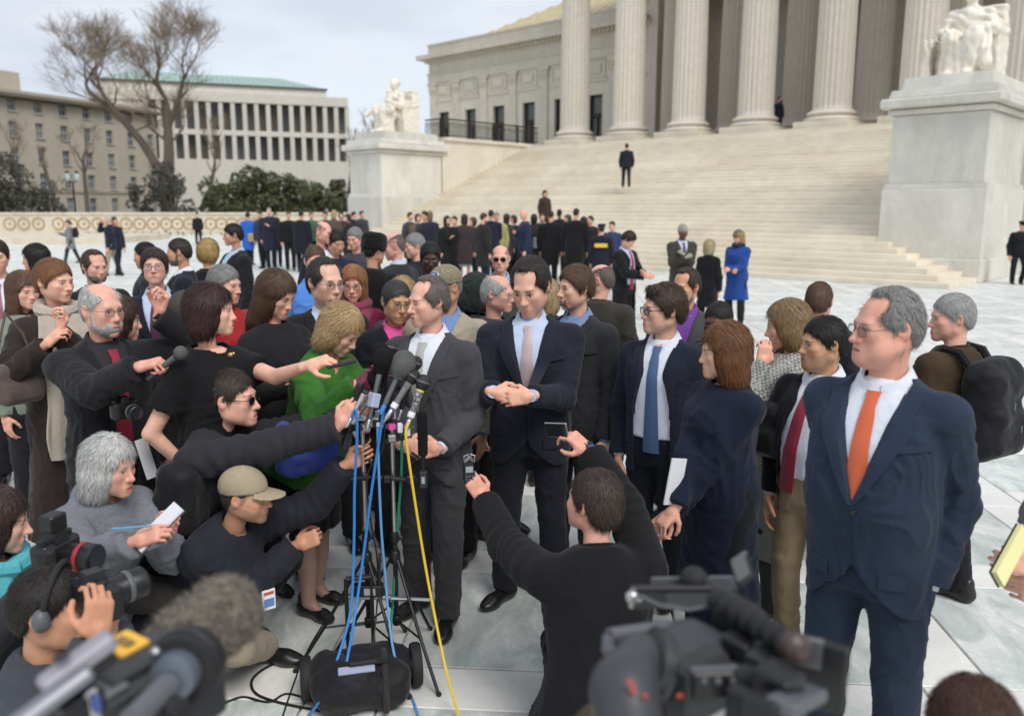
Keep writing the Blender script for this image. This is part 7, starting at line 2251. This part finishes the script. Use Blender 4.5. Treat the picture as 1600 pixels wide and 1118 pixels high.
# phone of the overcoat croucher
hr_ = at_hand('coat_croucher', -1); p = np.array(hr_['palm']) + hr_['M'][:, 1] * .075 + np.array([0, -.012, 0])
r_ = obj_at('phone', 'smartphone with pale edge held sideways above the crouching overcoat', 'phone', p, R(-38))
MB().box((0, 0, 0), (.118, .008, .066), rotx(.12) @ roty(R(-8)), 1, .003).build('case', K_SILV, r_); MB().box((.0, -.0052, 0), (.108, .002, .060), rotx(.12) @ roty(R(-8))).build('screen', m_glass_dark('phone_glass', (.02, .022, .024)), r_)
h_ = at_hand('coat_croucher', -1)
wt = empty('wristwatch', tuple(PEOPLE['coat_croucher']['to_world'](PEOPLE['coat_croucher']['arms'][-1]['wr'])), 0, label='black wristwatch on the wrist holding the phone', cat='watch')
fd_ = PEOPLE['coat_croucher']['W'] @ unit(PEOPLE['coat_croucher']['arms'][-1]['wr'] - PEOPLE['coat_croucher']['arms'][-1]['el'])
MB().lathe([(.030, .012), (.0325, .014), (.0325, .034), (.030, .036)], 18, frame_z(fd_)).build('band', K_RUB, wt, True)
MB().lathe([(.0, -.004), (.017, -.004), (.018, .003), (.0, .005)][1:3], 14, frame_z((-.5, -.8, .3)), fd_ * .025 + np.array([-.016, -.026, .01])).build('dial', K_BLK, wt, True)
# phone of the black top
hr_ = at_hand('black_tee_woman', 1); p = np.array(hr_['palm']) + hr_['M'][:, 1] * .05 + np.array([0, 0, -.005])
r_ = obj_at('phone', 'dark phone held flat at the end of the bare outstretched arm', 'phone', p, R(20))
MB().box((0, 0, 0), (.125, .058, .012), roty(R(-10)), 1, .004).build('case', K_BLK, r_); MB().box((.0, 0, .0075), (.105, .05, .002), roty(R(-10))).build('screen', m_glass_dark('phone_glass', (.02, .022, .024)), r_)
# notepad and pen
def pad(name, label, cat, c, sz, M_, mat, cover=None, lines=True):
    r = empty(name, tuple(c), 0, label=label, cat=cat)
    MB().box((0, 0, 0), sz, M_).build('sheets', mat, r)
    if cover is not None: MB().box(M_ @ np.array([0, 0, -sz[2] / 2 - .003]), (sz[0] + .004, sz[1] + .004, .005), M_).build('cover', cover, r)
    return r
pad('notepad', 'white reporter notepad in the hands of the crouching silver-haired person', 'notepad', at(247, 822, 2.92), (.10, .20, .010), rotz(R(-52)) @ rotx(R(38)) , K_WHT, K_MGREY)
r_ = obj_at('pen', 'slim blue pen over the crouching hoodie wearer\'s notepad', 'pen', at(205, 826, 2.82)); MB().tube([(-.07, 0, .0), (.06, .03, .0)], .004, 8).build('barrel', m_plain('blue_pen', (.12, .35, .6), .4), r_, True)
pad('paper', 'folded white paper held low against the navy coat', 'paper', at(1055, 752, 3.37), (.09, .006, .20), rotz(R(35)) @ roty(R(12)), K_WHT)
pad('paper', 'white folded program below the white-bearded person\'s coat', 'paper', at(229, 716, 3.62), (.05, .012, .19), rotz(R(40)) @ roty(R(-12)), K_WHT)
pad('notepad', 'yellow legal pad held at the frame edge', 'notepad', at(1580, 866, 2.2), (.05, .21, .014), roty(R(58)) @ rotx(R(52)), m_plain('yellow_paper', (.78, .74, .36), .8), K_BLK)
# ---- still cameras
def still_camera(label, c, rz, sc=1.0, strap=K_RUB, flash=False, red=False, pitch=0):
    r = empty('camera', tuple(c), rz, label=label, cat='camera')
    T_ = rotx(pitch)
    MB().box((0, 0, 0), (.14 * sc, .065 * sc, .095 * sc), T_, 1, .012 * sc).build('camera_body', K_BLK, r)
    MB().box(T_ @ np.array([0, 0, .060 * sc]), (.055 * sc, .06 * sc, .035 * sc), T_, .7).build('viewfinder_hump', K_BLK, r)
    MB().box(T_ @ np.array([-.055 * sc, -.02 * sc, -.002]), (.035 * sc, .05 * sc, .09 * sc), T_, 1, .01 * sc).build('grip', K_RUB, r)
    l_ = MB().lathe([(.034 * sc, 0), (.036 * sc, .02 * sc), (.038 * sc, .06 * sc), (.041 * sc, .065 * sc), (.041 * sc, .10 * sc), (.036 * sc, .104 * sc)], 22, T_ @ rotx(math.pi / 2), T_ @ np.array([.008 * sc, -.03 * sc, 0])).build('lens', K_BLK, r, True)
    MB().lathe([(.0, 0), (.033 * sc, .001), (.033 * sc, .003), (0.0, .008 * sc)][1:3], 20, T_ @ rotx(math.pi / 2), T_ @ np.array([.008 * sc, -.134 * sc, 0])).build('front_glass', m_glass_dark('lens_glass', (.02, .022, .03)), l_, True)
    MB().lathe([(.0415 * sc, .05 * sc), (.043 * sc, .052 * sc), (.043 * sc, .062 * sc), (.0415 * sc, .064 * sc)], 22, T_ @ rotx(math.pi / 2), T_ @ np.array([.008 * sc, -.03 * sc, 0])).build('ring', m_plain('red_ring', (.35, .02, .03), .5) if red else K_MGREY, l_, True)
    for x_ in (-.05, .048): MB().lathe([(.012 * sc, .045 * sc), (.013 * sc, .06 * sc), (.010 * sc, .062 * sc)], 12, T_, T_ @ np.array([x_ * sc, 0, 0])).build('dial', K_RUB, r, True)
    if flash: MB().box(T_ @ np.array([0, 0, .10 * sc]), (.06 * sc, .05 * sc, .05 * sc), T_, 1, .006).build('flash', K_BLK, r)
    return r
still_camera('black camera raised to the eye of the near photographer', at(148, 935, 2.3), R(140), 1.15)
still_camera('black and red camera held up over the near photographer\'s head', at(88, 866, 2.62), R(75), 1.15, red=True, flash=True)
still_camera('small black camera hanging against the red tie of the white-bearded person', at(194, 640, 3.58), R(50), .8)
# sunglasses pushed up on the near photographer
I = PEOPLE['headset_photographer']
hb_ = empty('head_band', (0, 0, 0), 0, label='black headset band over the near photographer\'s hair', cat='headset')
pts = [I['to_world'](I['Hm']((.100 * math.cos(t), -.010 - .02 * math.sin(t), .02 + .125 * math.sin(t)))) for t in np.linspace(-.25, math.pi + .25, 22)]
hb_.location = tuple(pts[0]); P0_ = np.array(pts[0])
MB().tube([np.array(p) - P0_ for p in pts], .009, 8).build('band', K_RUB, hb_, True)
for t in (pts[1], pts[-2]): MB().sphere(np.array(t) - P0_, (.026, .026, .036), 12, 8).build('ear_pad', K_MGREY, hb_, True)
# ---- bags
def soft_bag(name, label, c, half, rz, mat, cat, seed=1, rnd=.06, amp=.012, straps=(), pocket=True, tilt=0.0):
    r = empty(name, tuple(c), rz, label=label, cat=cat)
    h = np.array(half); T_ = rotx(tilt)
    F = Field(-h - .05, h + .05, .011)
    F.add(p_box((0, 0, 0), h, None, rnd))
    if pocket: F.add(p_box((0, -h[1] * .8, -h[2] * .35), (h[0] * .78, h[1] * .5, h[2] * .5), None, rnd * .6), .03)
    V, Q = F.mesh(); V = V + normals(V, Q) * (amp * vnoise(V * 9 + seed) + amp * .4 * vnoise(V * 26))[:, None]
    link('bag_body', mesh_np('bag_body', V @ T_.T, Q), mat, r)
    for pts, rad in straps: MB().tube([T_ @ np.array(p) for p in pts], rad, 6).build('strap', mat, r, True)
    return r
def zip_tabs(r, spots):
    for p in spots: MB().box(p, (.012, .006, .035), rotz(.2), 1, .002).build('zip_tab', K_MGREY, r)
I = PEOPLE['backpack_man']
c = I['to_world'](I['NB'] + I['B'] * .215 - I['Ax'] * .27)
bp_ = soft_bag('backpack', 'black backpack with grey zip tabs on the brown suede back', c, (.165, .10, .25), R(-148 + 180), m_cloth('backpack_nylon', (.014, .014, .016), .6, 'smooth'), 'backpack', 3, .10, .016,
  straps=[([(s_ * .09, .06, .20), (s_ * .10, .12, .275), (s_ * .105, .20, .285), (s_ * .115, .28, .21), (s_ * .13, .325, .06), (s_ * .15, .30, -.08)], .020) for s_ in (-1, 1)])
zip_tabs(bp_, [(-.07, -.150, .05), (-.03, -.170, -.06), (.06, -.165, -.02), (.09, -.140, .12)])
I = PEOPLE['sunglasses_kneeler']
c = at(288, 775, 3.42)
soft_bag('backpack', 'black backpack hanging behind the quilted jacket beside the tan cap', c, (.115, .09, .165), R(78 + 180), m_cloth('backpack_nylon', (.014, .014, .016), .6, 'smooth'), 'backpack', 5, .075, .014)
soft_bag('tote_bag', 'bright blue tote bag hanging beside the green wool coat', at(480, 696, 3.74), (.15, .075, .135), R(30), m_cloth('blue_tote', (.055, .085, .34), .6, 'smooth'), 'bag', 7, .05, .02, [], False)
soft_bag('handbag', 'taupe leather handbag hanging below the cream scarf', at(27, 598, 4.2), (.125, .06, .105), R(60), m_cloth('taupe_leather', (.115, .088, .075), .55, 'smooth'), 'handbag', 9, .04, .008, [([(-.10, 0, .08), (-.05, .02, .24), (.0, .04, .36)], .006), ([(.10, 0, .08), (.07, .03, .25), (.0, .04, .36)], .006)], True)
soft_bag('shoulder_bag', 'black leather shoulder bag against the tweed jacket', at(1196, 668, 3.82), (.15, .07, .13), R(-60), m_cloth('black_leather', (.013, .013, .014), .4, 'smooth'), 'handbag', 11, .05, .01, [], True)
# badge on the kneeler
bd = obj_at('press_badge', 'blue and white pass hanging at the hip of the tan cap kneeler', 'badge', at(420, 936, 3.12), R(40))
MB().box((0, 0, 0), (.055, .004, .085), None, 1, .001).build('card', K_WHT, bd); MB().box((0, -.0032, -.012), (.042, .002, .034)).build('photo', m_plain('badge_blue', (.10, .22, .5), .5), bd); MB().box((0, -.0032, .028), (.042, .002, .012)).build('stripe', m_plain('badge_red', (.5, .1, .08), .5), bd)
MB().tube([(0, 0, .042), (.01, .02, .12)], .003, 6).build('cord', K_BLK, bd)
# lapel pin, cap patch, crowd jacket lettering
I = PEOPLE['black_tee_woman']
pn = obj_at('brooch', 'tiny gold pin on the black short-sleeved top', 'brooch', at(360, 554, 3.47)); MB().sphere((0, 0, 0), (.012, .006, .010), 8, 6).sphere((.012, 0, .006), (.008, .005, .006), 8, 6).build('pin', m_plain('gold', (.6, .4, .15), .3, .9), pn, True)
def on_head(key, p, r, mat, name, parent_name):
    I = PEOPLE[key]
    par = [c for c in I['root'].children if c.name.split('.')[0] == parent_name][0]
    n_ = unit(I['Rh'] @ np.array(p)); c = I['Hm'](p)
    return MB().lathe([(r[0], -.004), (r[0], .003), (r[0] * .92, .0045)], 24, frame_z(n_) @ np.diag([1, r[1] / r[0], 1]), c).build(name, mat, par, True)
def patch():
    I = PEOPLE['camo_cap_man']
    d = unit(np.array([.25, -.80, .58])); p = np.array([0, .014, .045]) + d * np.array([.090, .112, .094]) * 1.0
    on_head('camo_cap_man', p, (.030, .022), m_plain('white_embroidery', (.6, .62, .62), .8), 'patch_border', 'cap')
    on_head('camo_cap_man', p + d * .002, (.027, .019), m_plain('blue_embroidery', (.02, .10, .35), .8), 'patch', 'cap')
    on_head('camo_cap_man', p + d * .004, (.013, .006), m_plain('white_embroidery', (.6, .62, .62), .8), 'patch_emblem', 'cap')
patch()
def lettering(key, txt, w, h, mat, up):
    I = PEOPLE[key]
    jk = I['jacket']
    z = I['NB'][2] - up
    y, ok = None, None
    mb = MB()
    dq = np.interp(z - I['HIP'][2], [r[0] for r in I['rows']], [r[2] for r in I['rows']])
    yb = I['HIP'][1] + dq + .012
    mb.box((0, yb, z), (w, .006, h), None, 1, .002)
    return mb.build('lettering', mat, jk)
lettering('crowd_officer', 'POLICE', .30, .09, m_plain('yellow_lettering', (.75, .48, .05), .6), .20)
soft_bag('daypack', 'small black backpack on the light grey coat walking by the ring wall', PEOPLE['grey_walker']['to_world'](PEOPLE['grey_walker']['NB'] + np.array([0, .20, -.20])), (.13, .08, .19), R(-75 + 180), m_cloth('backpack_nylon', (.014, .014, .016), .6, 'smooth'), 'backpack', 4, .05)
I = PEOPLE['crowd22']; soft_bag('sling_bag', 'yellow bag against the vivid blue parka', I['to_world'](I['HIP'] + np.array([-.24, .12, -.02])), (.13, .09, .15), R(160), m_cloth('straw_yellow', (.42, .33, .12), .7), 'bag', 2, .05)
I = PEOPLE['crowd26']; soft_bag('sling_bag', 'red bag beside the black jacket with the teal scarf', I['to_world'](I['HIP'] + np.array([.26, -.05, -.02])), (.12, .07, .14), R(20), m_cloth('red_bag', (.40, .04, .03), .7), 'bag', 6, .05)
I = PEOPLE['crowd14']; soft_bag('sling_bag', 'pale grey shoulder bag on the bulky dark parka', I['to_world'](I['HIP'] + np.array([-.16, .22, .10])), (.12, .06, .15), R(165), m_cloth('grey_bag', (.20, .23, .25), .7), 'bag', 8, .05)

# ---- video camera at the lower edge, left, with furry windscreen
def px(u, v, Y): return at(u, v, Y)
vc = empty('video_camera', tuple(px(170, 1085, 1.12)), 0, label='shoulder video camera with grey handle and yellow label at the lower edge', cat='video camera')
VO = np.array(px(170, 1085, 1.12)); q = lambda u, v, Y: np.array(px(u, v, Y)) - VO
ax_ = unit([.52, .80, .05]); Fy = frame_z(ax_)          # the camera looks into the scene, towards the speaker
Mv = np.stack([unit(np.cross(ax_, [0, 0, 1])), ax_, np.cross(unit(np.cross(ax_, [0, 0, 1])), ax_)], 1)
MB().box(q(205, 1105, 1.16), (.115, .27, .14), Mv, 1, .012).build('camera_body', K_DGREY, vc)
MB().box(q(215, 1032, 1.17), (.075, .13, .030), Mv, 1, .006).build('top_deck', K_DGREY, vc)
yl = MB().box(q(195, 1006, 1.19), (.060, .050, .012), Mv, 1, .003).build('label_plate', m_plain('amber_label', (.85, .48, .05), .5), vc)
MB().box(q(195, 1001, 1.183), (.034, .014, .004), Mv).build('print', m_plain('dark_print', (.25, .15, .04), .6), yl)
hm = np.stack([unit(np.cross(unit([.62, .62, .35]), [0, 0, 1])), unit([.62, .62, .35]), np.cross(unit(np.cross(unit([.62, .62, .35]), [0, 0, 1])), unit([.62, .62, .35]))], 1)
h1 = MB().box(q(122, 1034, 1.06), (.034, .105, .026), hm, 1, .006).build('handle', m_plain('lavender_grey_plastic', (.30, .285, .32), .4, 0, .5, .1), vc)
MB().lathe([(.006, 0), (.011, .002), (.011, .004)], 14, hm, q(100, 1040, 1.035) + np.array([0, 0, .012])).build('button', K_BLK, h1, True)
MB().box(q(75, 1095, 1.0), (.028, .12, .020), hm, 1, .005).build('handle_arm', m_plain('light_grey_metal', (.22, .225, .25), .35, .3), vc)
MB().box(q(118, 1056, 1.07), (.030, .11, .03), hm, 1, .005).build('handle_underside', m_plain('plum_black_plastic', (.035, .026, .030), .5), vc)
vt = unit(np.array(px(300, 1030, 1.22)) - np.array(px(205, 1125, 1.02)))
MB().tube([q(205, 1125, 1.02), q(262, 1068, 1.12)], [.017, .018], 18).build('viewfinder_tube', K_MGREY, vc, True)
MB().lathe([(.020, -.012), (.034, -.006), (.036, .02), (.030, .03)], 22, frame_z(vt), q(270, 1058, 1.14)).build('viewfinder_ring', m_plain('steel_blue_plastic', (.12, .14, .17), .35, .2), vc, True)
MB().lathe([(.036, -.022), (.052, -.020), (.056, .0), (.055, .03), (.046, .042)], 26, frame_z(vt), q(288, 1040, 1.19)).build('eyecup', K_RUB, vc, True)
MB().lathe([(.056, -.004), (.0585, -.001), (.0585, .008), (.056, .011)], 26, frame_z(vt), q(288, 1040, 1.19)).build('eyecup_rim', K_BLK, vc, True)
MB().sphere(q(243, 1018, 1.16), .008, 10, 8).build('screw', K_SILV, vc, True)
for (u, v, Y, sz, m) in ((165, 1075, 1.10, (.05, .05, .012), K_GREY), (190, 1060, 1.14, (.06, .03, .014), K_MGREY), (145, 1110, 1.06, (.016, .02, .07), K_SILV), (152, 1100, 1.05, (.010, .012, .028), m_plain('blue_cap', (.06, .10, .32), .4)), (235, 1105, 1.10, (.05, .04, .03), K_BLK), (120, 1100, 1.06, (.05, .06, .04), K_BLK), (270, 1105, 1.14, (.05, .03, .05), K_BLK)):
    MB().box(q(u, v, Y), sz, Mv, 1, .004).build('fitting', m, vc)
MB().lathe([(.008, -.02), (.012, -.018), (.012, .018), (.008, .02)], 14, frame_z((.7, -.6, .2)), q(262, 1100, 1.1)).build('knob', K_RUB, vc, True)
# furry windscreen
wv_ = empty('furry_windscreen', tuple(px(316, 978, 1.32)), 0, label='fluffy grey-brown windscreen on a microphone above the shoulder camera', cat='microphone')
F = Field((-.12, -.14, -.12), (.12, .14, .12), .006)
F.add(p_cone(unit([.52, .8, .1]) * -.036, unit([.52, .8, .1]) * .045, .052, .058))
V, Q = F.mesh(); N = normals(V, Q); V = V + N * (.006 * vnoise(V * 40) + .004 * vnoise(V * 110))[:, None]
M_FUR = m_stone('grey_brown_fur', hexc('8a8276'), hexc('4a443b'), .9, 30, .95, 1.0)
fu = link('windscreen', mesh_np('windscreen', V, Q), M_FUR, wv_)
rgn = np.random.default_rng(4)
idx = rgn.integers(0, len(V), 7000)
P = V[idx]; dN = N[idx] + .55 * rgn.normal(size=(len(idx), 3)) + np.array([0, 0, -.25]); dN /= np.linalg.norm(dN, axis=1, keepdims=True)
sdv = np.cross(dN, rgn.normal(size=dN.shape)); sdv /= np.linalg.norm(sdv, axis=1, keepdims=True)
Lh = rgn.uniform(.010, .022, len(idx))[:, None]
VV = np.stack([P - sdv * .0011 - dN * .002, P + sdv * .0011 - dN * .002, P + dN * Lh + np.array([0, 0, -.004])], 1).reshape(-1, 3)
tag(link('fur', mesh_np('fur', VV, np.arange(len(VV)).reshape(-1, 3), False), M_FUR, fu), kind='stuff')
MB().tube([np.array(px(290, 1030, 1.25)) - np.array(px(312, 978, 1.32)), (0, -.03, -.05)], .010, 8).build('mount', K_BLK, wv_)

# ---- large video camera, lower right
v2 = empty('video_camera', tuple(px(1090, 1090, 1.2)), 0, label='large grey and black broadcast camera with flip screen and ridged microphone', cat='video camera')
VO2 = np.array(px(1090, 1090, 1.2)); q2 = lambda u, v, Y: np.array(px(u, v, Y)) - VO2
ax2 = unit([-.62, .78, .02]); rx2 = unit(np.cross(ax2, [0, 0, 1])); M2 = np.stack([rx2, ax2, np.cross(rx2, ax2)], 1)
F = Field((-.26, -.22, -.16), (.26, .30, .18), .007)
F.add(p_cone(q2(975, 1075, 1.15), q2(985, 1140, 1.10), .046, .050)); F.add(p_cone(q2(1000, 1030, 1.20), q2(975, 1075, 1.15), .040, .046), .03); F.add(p_box(q2(1070, 1035, 1.24), (.075, .055, .045), M2, .02), .03)
V, Q = F.mesh()
link('camera_body', mesh_np('camera_body', V, Q), m_plain('graphite_plastic', (.050, .052, .058), .42, 0, .4, .1, .1, 300), v2)
st_ = MB()
for i, (u, v) in enumerate(((1012, 1022), (1020, 1030))):
    st_.lathe([(.052, -.008), (.055, -.006), (.055, .006), (.052, .008)], 24, frame_z((.75, .1, -.25)), q2(u + 10, v + 12, 1.20))
tag(st_.build('strap_ridges', K_DGREY, v2, True), kind='stuff')
MB().box(q2(1090, 1070, 1.18), (.10, .05, .10), M2, 1, .008).build('side_housing', K_DGREY, v2)
pnl = MB().box(q2(1124, 1068, 1.13), (.082, .012, .042), rotz(R(4)), 1, .003).build('control_panel', K_BLK, v2)
for u in (1100, 1122, 1146): MB().sphere(q2(u, 1063, 1.12), .0055, 8, 6).build('dial', K_MGREY, pnl, True)
MB().box(q2(1124, 1045, 1.135), (.086, .012, .006), rotz(R(4))).build('trim', K_MGREY, v2)
rd = MB()
for (u, v) in ((984, 1064), (988, 1072), (990, 1080), (1008, 1086), (1062, 1086)): rd.box(q2(u, v, 1.09), (.008, .003, .004))
tag(rd.build('red_markings', m_plain('red_print', (.55, .06, .03), .5), v2), kind='stuff')
MB().tube([q2(952, 992, 1.26), q2(1010, 984, 1.30), q2(1085, 978, 1.36)], [.012, .013, .012], 12).build('carry_handle', K_MGREY, v2, True)
MB().tube([q2(952, 992, 1.26), q2(950, 1012, 1.25), q2(965, 1028, 1.22)], .012, 10).build('handle_post', K_MGREY, v2, True)
scM = rotz(R(-8)) @ rotx(R(-48)) @ roty(R(-4))
fs = MB().box(q2(1065, 932, 1.40), (.19, .085, .014), scM, 1, .004).build('flip_screen', K_BLK, v2)
MB().box(q2(1082, 908, 1.42), (.15, .006, .020), rotz(R(-8)) @ roty(R(-5)), 1, .002).build('hinge_bar', K_MGREY, fs)
MB().box(q2(1080, 935, 1.385), (.085, .05, .004), scM).build('screen_glass', m_glass_dark('monitor_glass', (.05, .052, .055)), fs)
MB().box(q2(1050, 928, 1.378), (.022, .008, .010), scM).build('print', K_MGREY, fs)
kn = MB(); kn.sphere(q2(988, 932, 1.36), (.012, .010, .012), 10, 8); kn.tube([q2(978, 928, 1.36), q2(1002, 938, 1.36)], .004, 6); kn.tube([q2(990, 920, 1.36), q2(986, 948, 1.36)], .004, 6)
kn.build('silver_knob', K_SILV, v2, True)
MB().tube([q2(1000, 930, 1.36), q2(1030, 945, 1.33), q2(1075, 952, 1.32), q2(1110, 946, 1.33), q2(1135, 935, 1.35)], .0035, 8).build('lead', K_MGREY, v2, True)
MB().sphere(q2(1084, 903, 1.40), (.024, .024, .022), 16, 12).build('eyepiece_knob', K_RUB, v2, True)
MB().tube([q2(1095, 905, 1.40), q2(1150, 938, 1.34), q2(1190, 965, 1.30)], .012, 12).build('support_arm', K_DGREY, v2, True)
ph_ = MB().box(q2(1160, 888, 1.42), (.040, .010, .062), rotz(R(25)) @ roty(R(-22)), 1, .004).build('light_panel', K_BLK, v2)
MB().box(q2(1157, 886, 1.41), (.030, .002, .045), rotz(R(25)) @ roty(R(-22))).build('light_glass', m_glass_dark('panel_glass', (.10, .11, .12)), ph_)
a, b = q2(1118, 935, 1.33), q2(1245, 1012, 1.12)
d = unit(b - a); ln = float(np.linalg.norm(b - a))
prof = []
for i in range(7):
    z = ln * i / 7
    prof += [(.014, z), (.020, z + .004), (.020, z + ln / 7 * .55), (.014, z + ln / 7 * .62)]
MB().lathe(prof + [(.014, ln * .99)], 20, frame_z(d), a).build('ridged_microphone', K_RUB, v2, True)
MB().lathe([(.019, 0), (.022, .004), (.022, .026), (.012, .034)], 18, frame_z(d), b - d * .02).build('microphone_cap', m_plain('bronze_cap', (.06, .04, .032), .45), v2, True)
for (u, v, Y, sz, m) in ((1160, 1010, 1.22, (.05, .05, .04), K_BLK), (1200, 1040, 1.16, (.06, .05, .05), K_DGREY), (1140, 1000, 1.26, (.03, .02, .03), K_GREY), (1170, 985, 1.28, (.05, .03, .02), K_DGREY), (1215, 1075, 1.08, (.05, .06, .06), K_BLK), (1180, 1100, 1.10, (.07, .06, .06), K_BLK), (1150, 975, 1.30, (.07, .05, .07), K_BLK)):
    MB().box(q2(u, v, Y), sz, M2, 1, .005).build('fitting', m, v2)
for (u, v) in ((1175, 1060), (1190, 1090), (1165, 1110)):
    MB().lathe([(.012, -.022), (.019, -.018), (.019, .018), (.012, .022)], 16, frame_z((.8, -.5, .2)), q2(u, v, 1.12)).build('knob', K_RUB, v2, True)
MB().box(q2(1262, 1018, 1.16), (.010, .045, .05), M2 @ rotz(.5), 1, .003).build('bracket', K_GREY, v2)
MB().box(q2(1275, 1050, 1.16), (.016, .09, .11), M2 @ rotz(.3), 1, .004).build('rear_plate', K_BLK, v2)
MB().box(q2(1245, 1092, 1.06), (.045, .15, .022), rotz(R(-38)) @ rotx(R(-18)), 1, .005).build('rail', K_MGREY, v2)
MB().box(q2(1210, 1105, 1.06), (.05, .15, .05), rotz(R(-38)) @ rotx(R(-18)), 1, .005).build('battery', K_BLK, v2)

# ---- tripods carrying the two video cameras (below the frame)
def tripod(label, top, spread=.42, turn=.5):
    r = empty('tripod', (top[0], top[1], 0), turn, label=label, cat='tripod')
    h = top[2]
    MB().lathe([(.03, h - .16), (.045, h - .15), (.045, h - .09), (.03, h - .08)], 14).build('crown', K_DGREY, r, True)
    MB().lathe([(.03, h - .085), (.035, h - .06), (.022, h - .02), (.04, h - .012), (.04, h)], 14).build('fluid_head', K_BLK, r, True)
    for k in range(3):
        a = 2.094 * k
        c, s_ = math.cos(a), math.sin(a)
        g_ = MB(); g_.tube([(.03 * c, .03 * s_, h - .12), (spread * .55 * c, spread * .55 * s_, h * .42), (spread * c, spread * s_, .02)], [.016, .015, .011], 8)
        lg_ = g_.build('leg', K_DGREY, r, True)
        MB().sphere((spread * c, spread * s_, .02), .02, 8, 6).build('foot', K_RUB, lg_, True)
        MB().lathe([(.018, -.02), (.021, -.018), (.021, .018), (.018, .02)], 10, frame_z((spread * c, spread * s_, -h)), (spread * .55 * c, spread * .55 * s_, h * .42)).build('leg_lock', K_BLK, lg_, True)
    return r
pv = np.array(px(205, 1105, 1.16)); tripod('tripod under the shoulder camera with the yellow label', pv + [0, 0, -.085])
pv = np.array(px(1080, 1090, 1.2)); tripod('tripod under the large broadcast camera', pv + [0, 0, -.075], turn=.2)
MB().tube([np.array(px(316, 978, 1.32)) * 0 + (0, -.02, -.03), np.array(px(230, 1060, 1.18)) - np.array(px(316, 978, 1.32))], .008, 8).build('mount_arm', K_BLK, wv_)
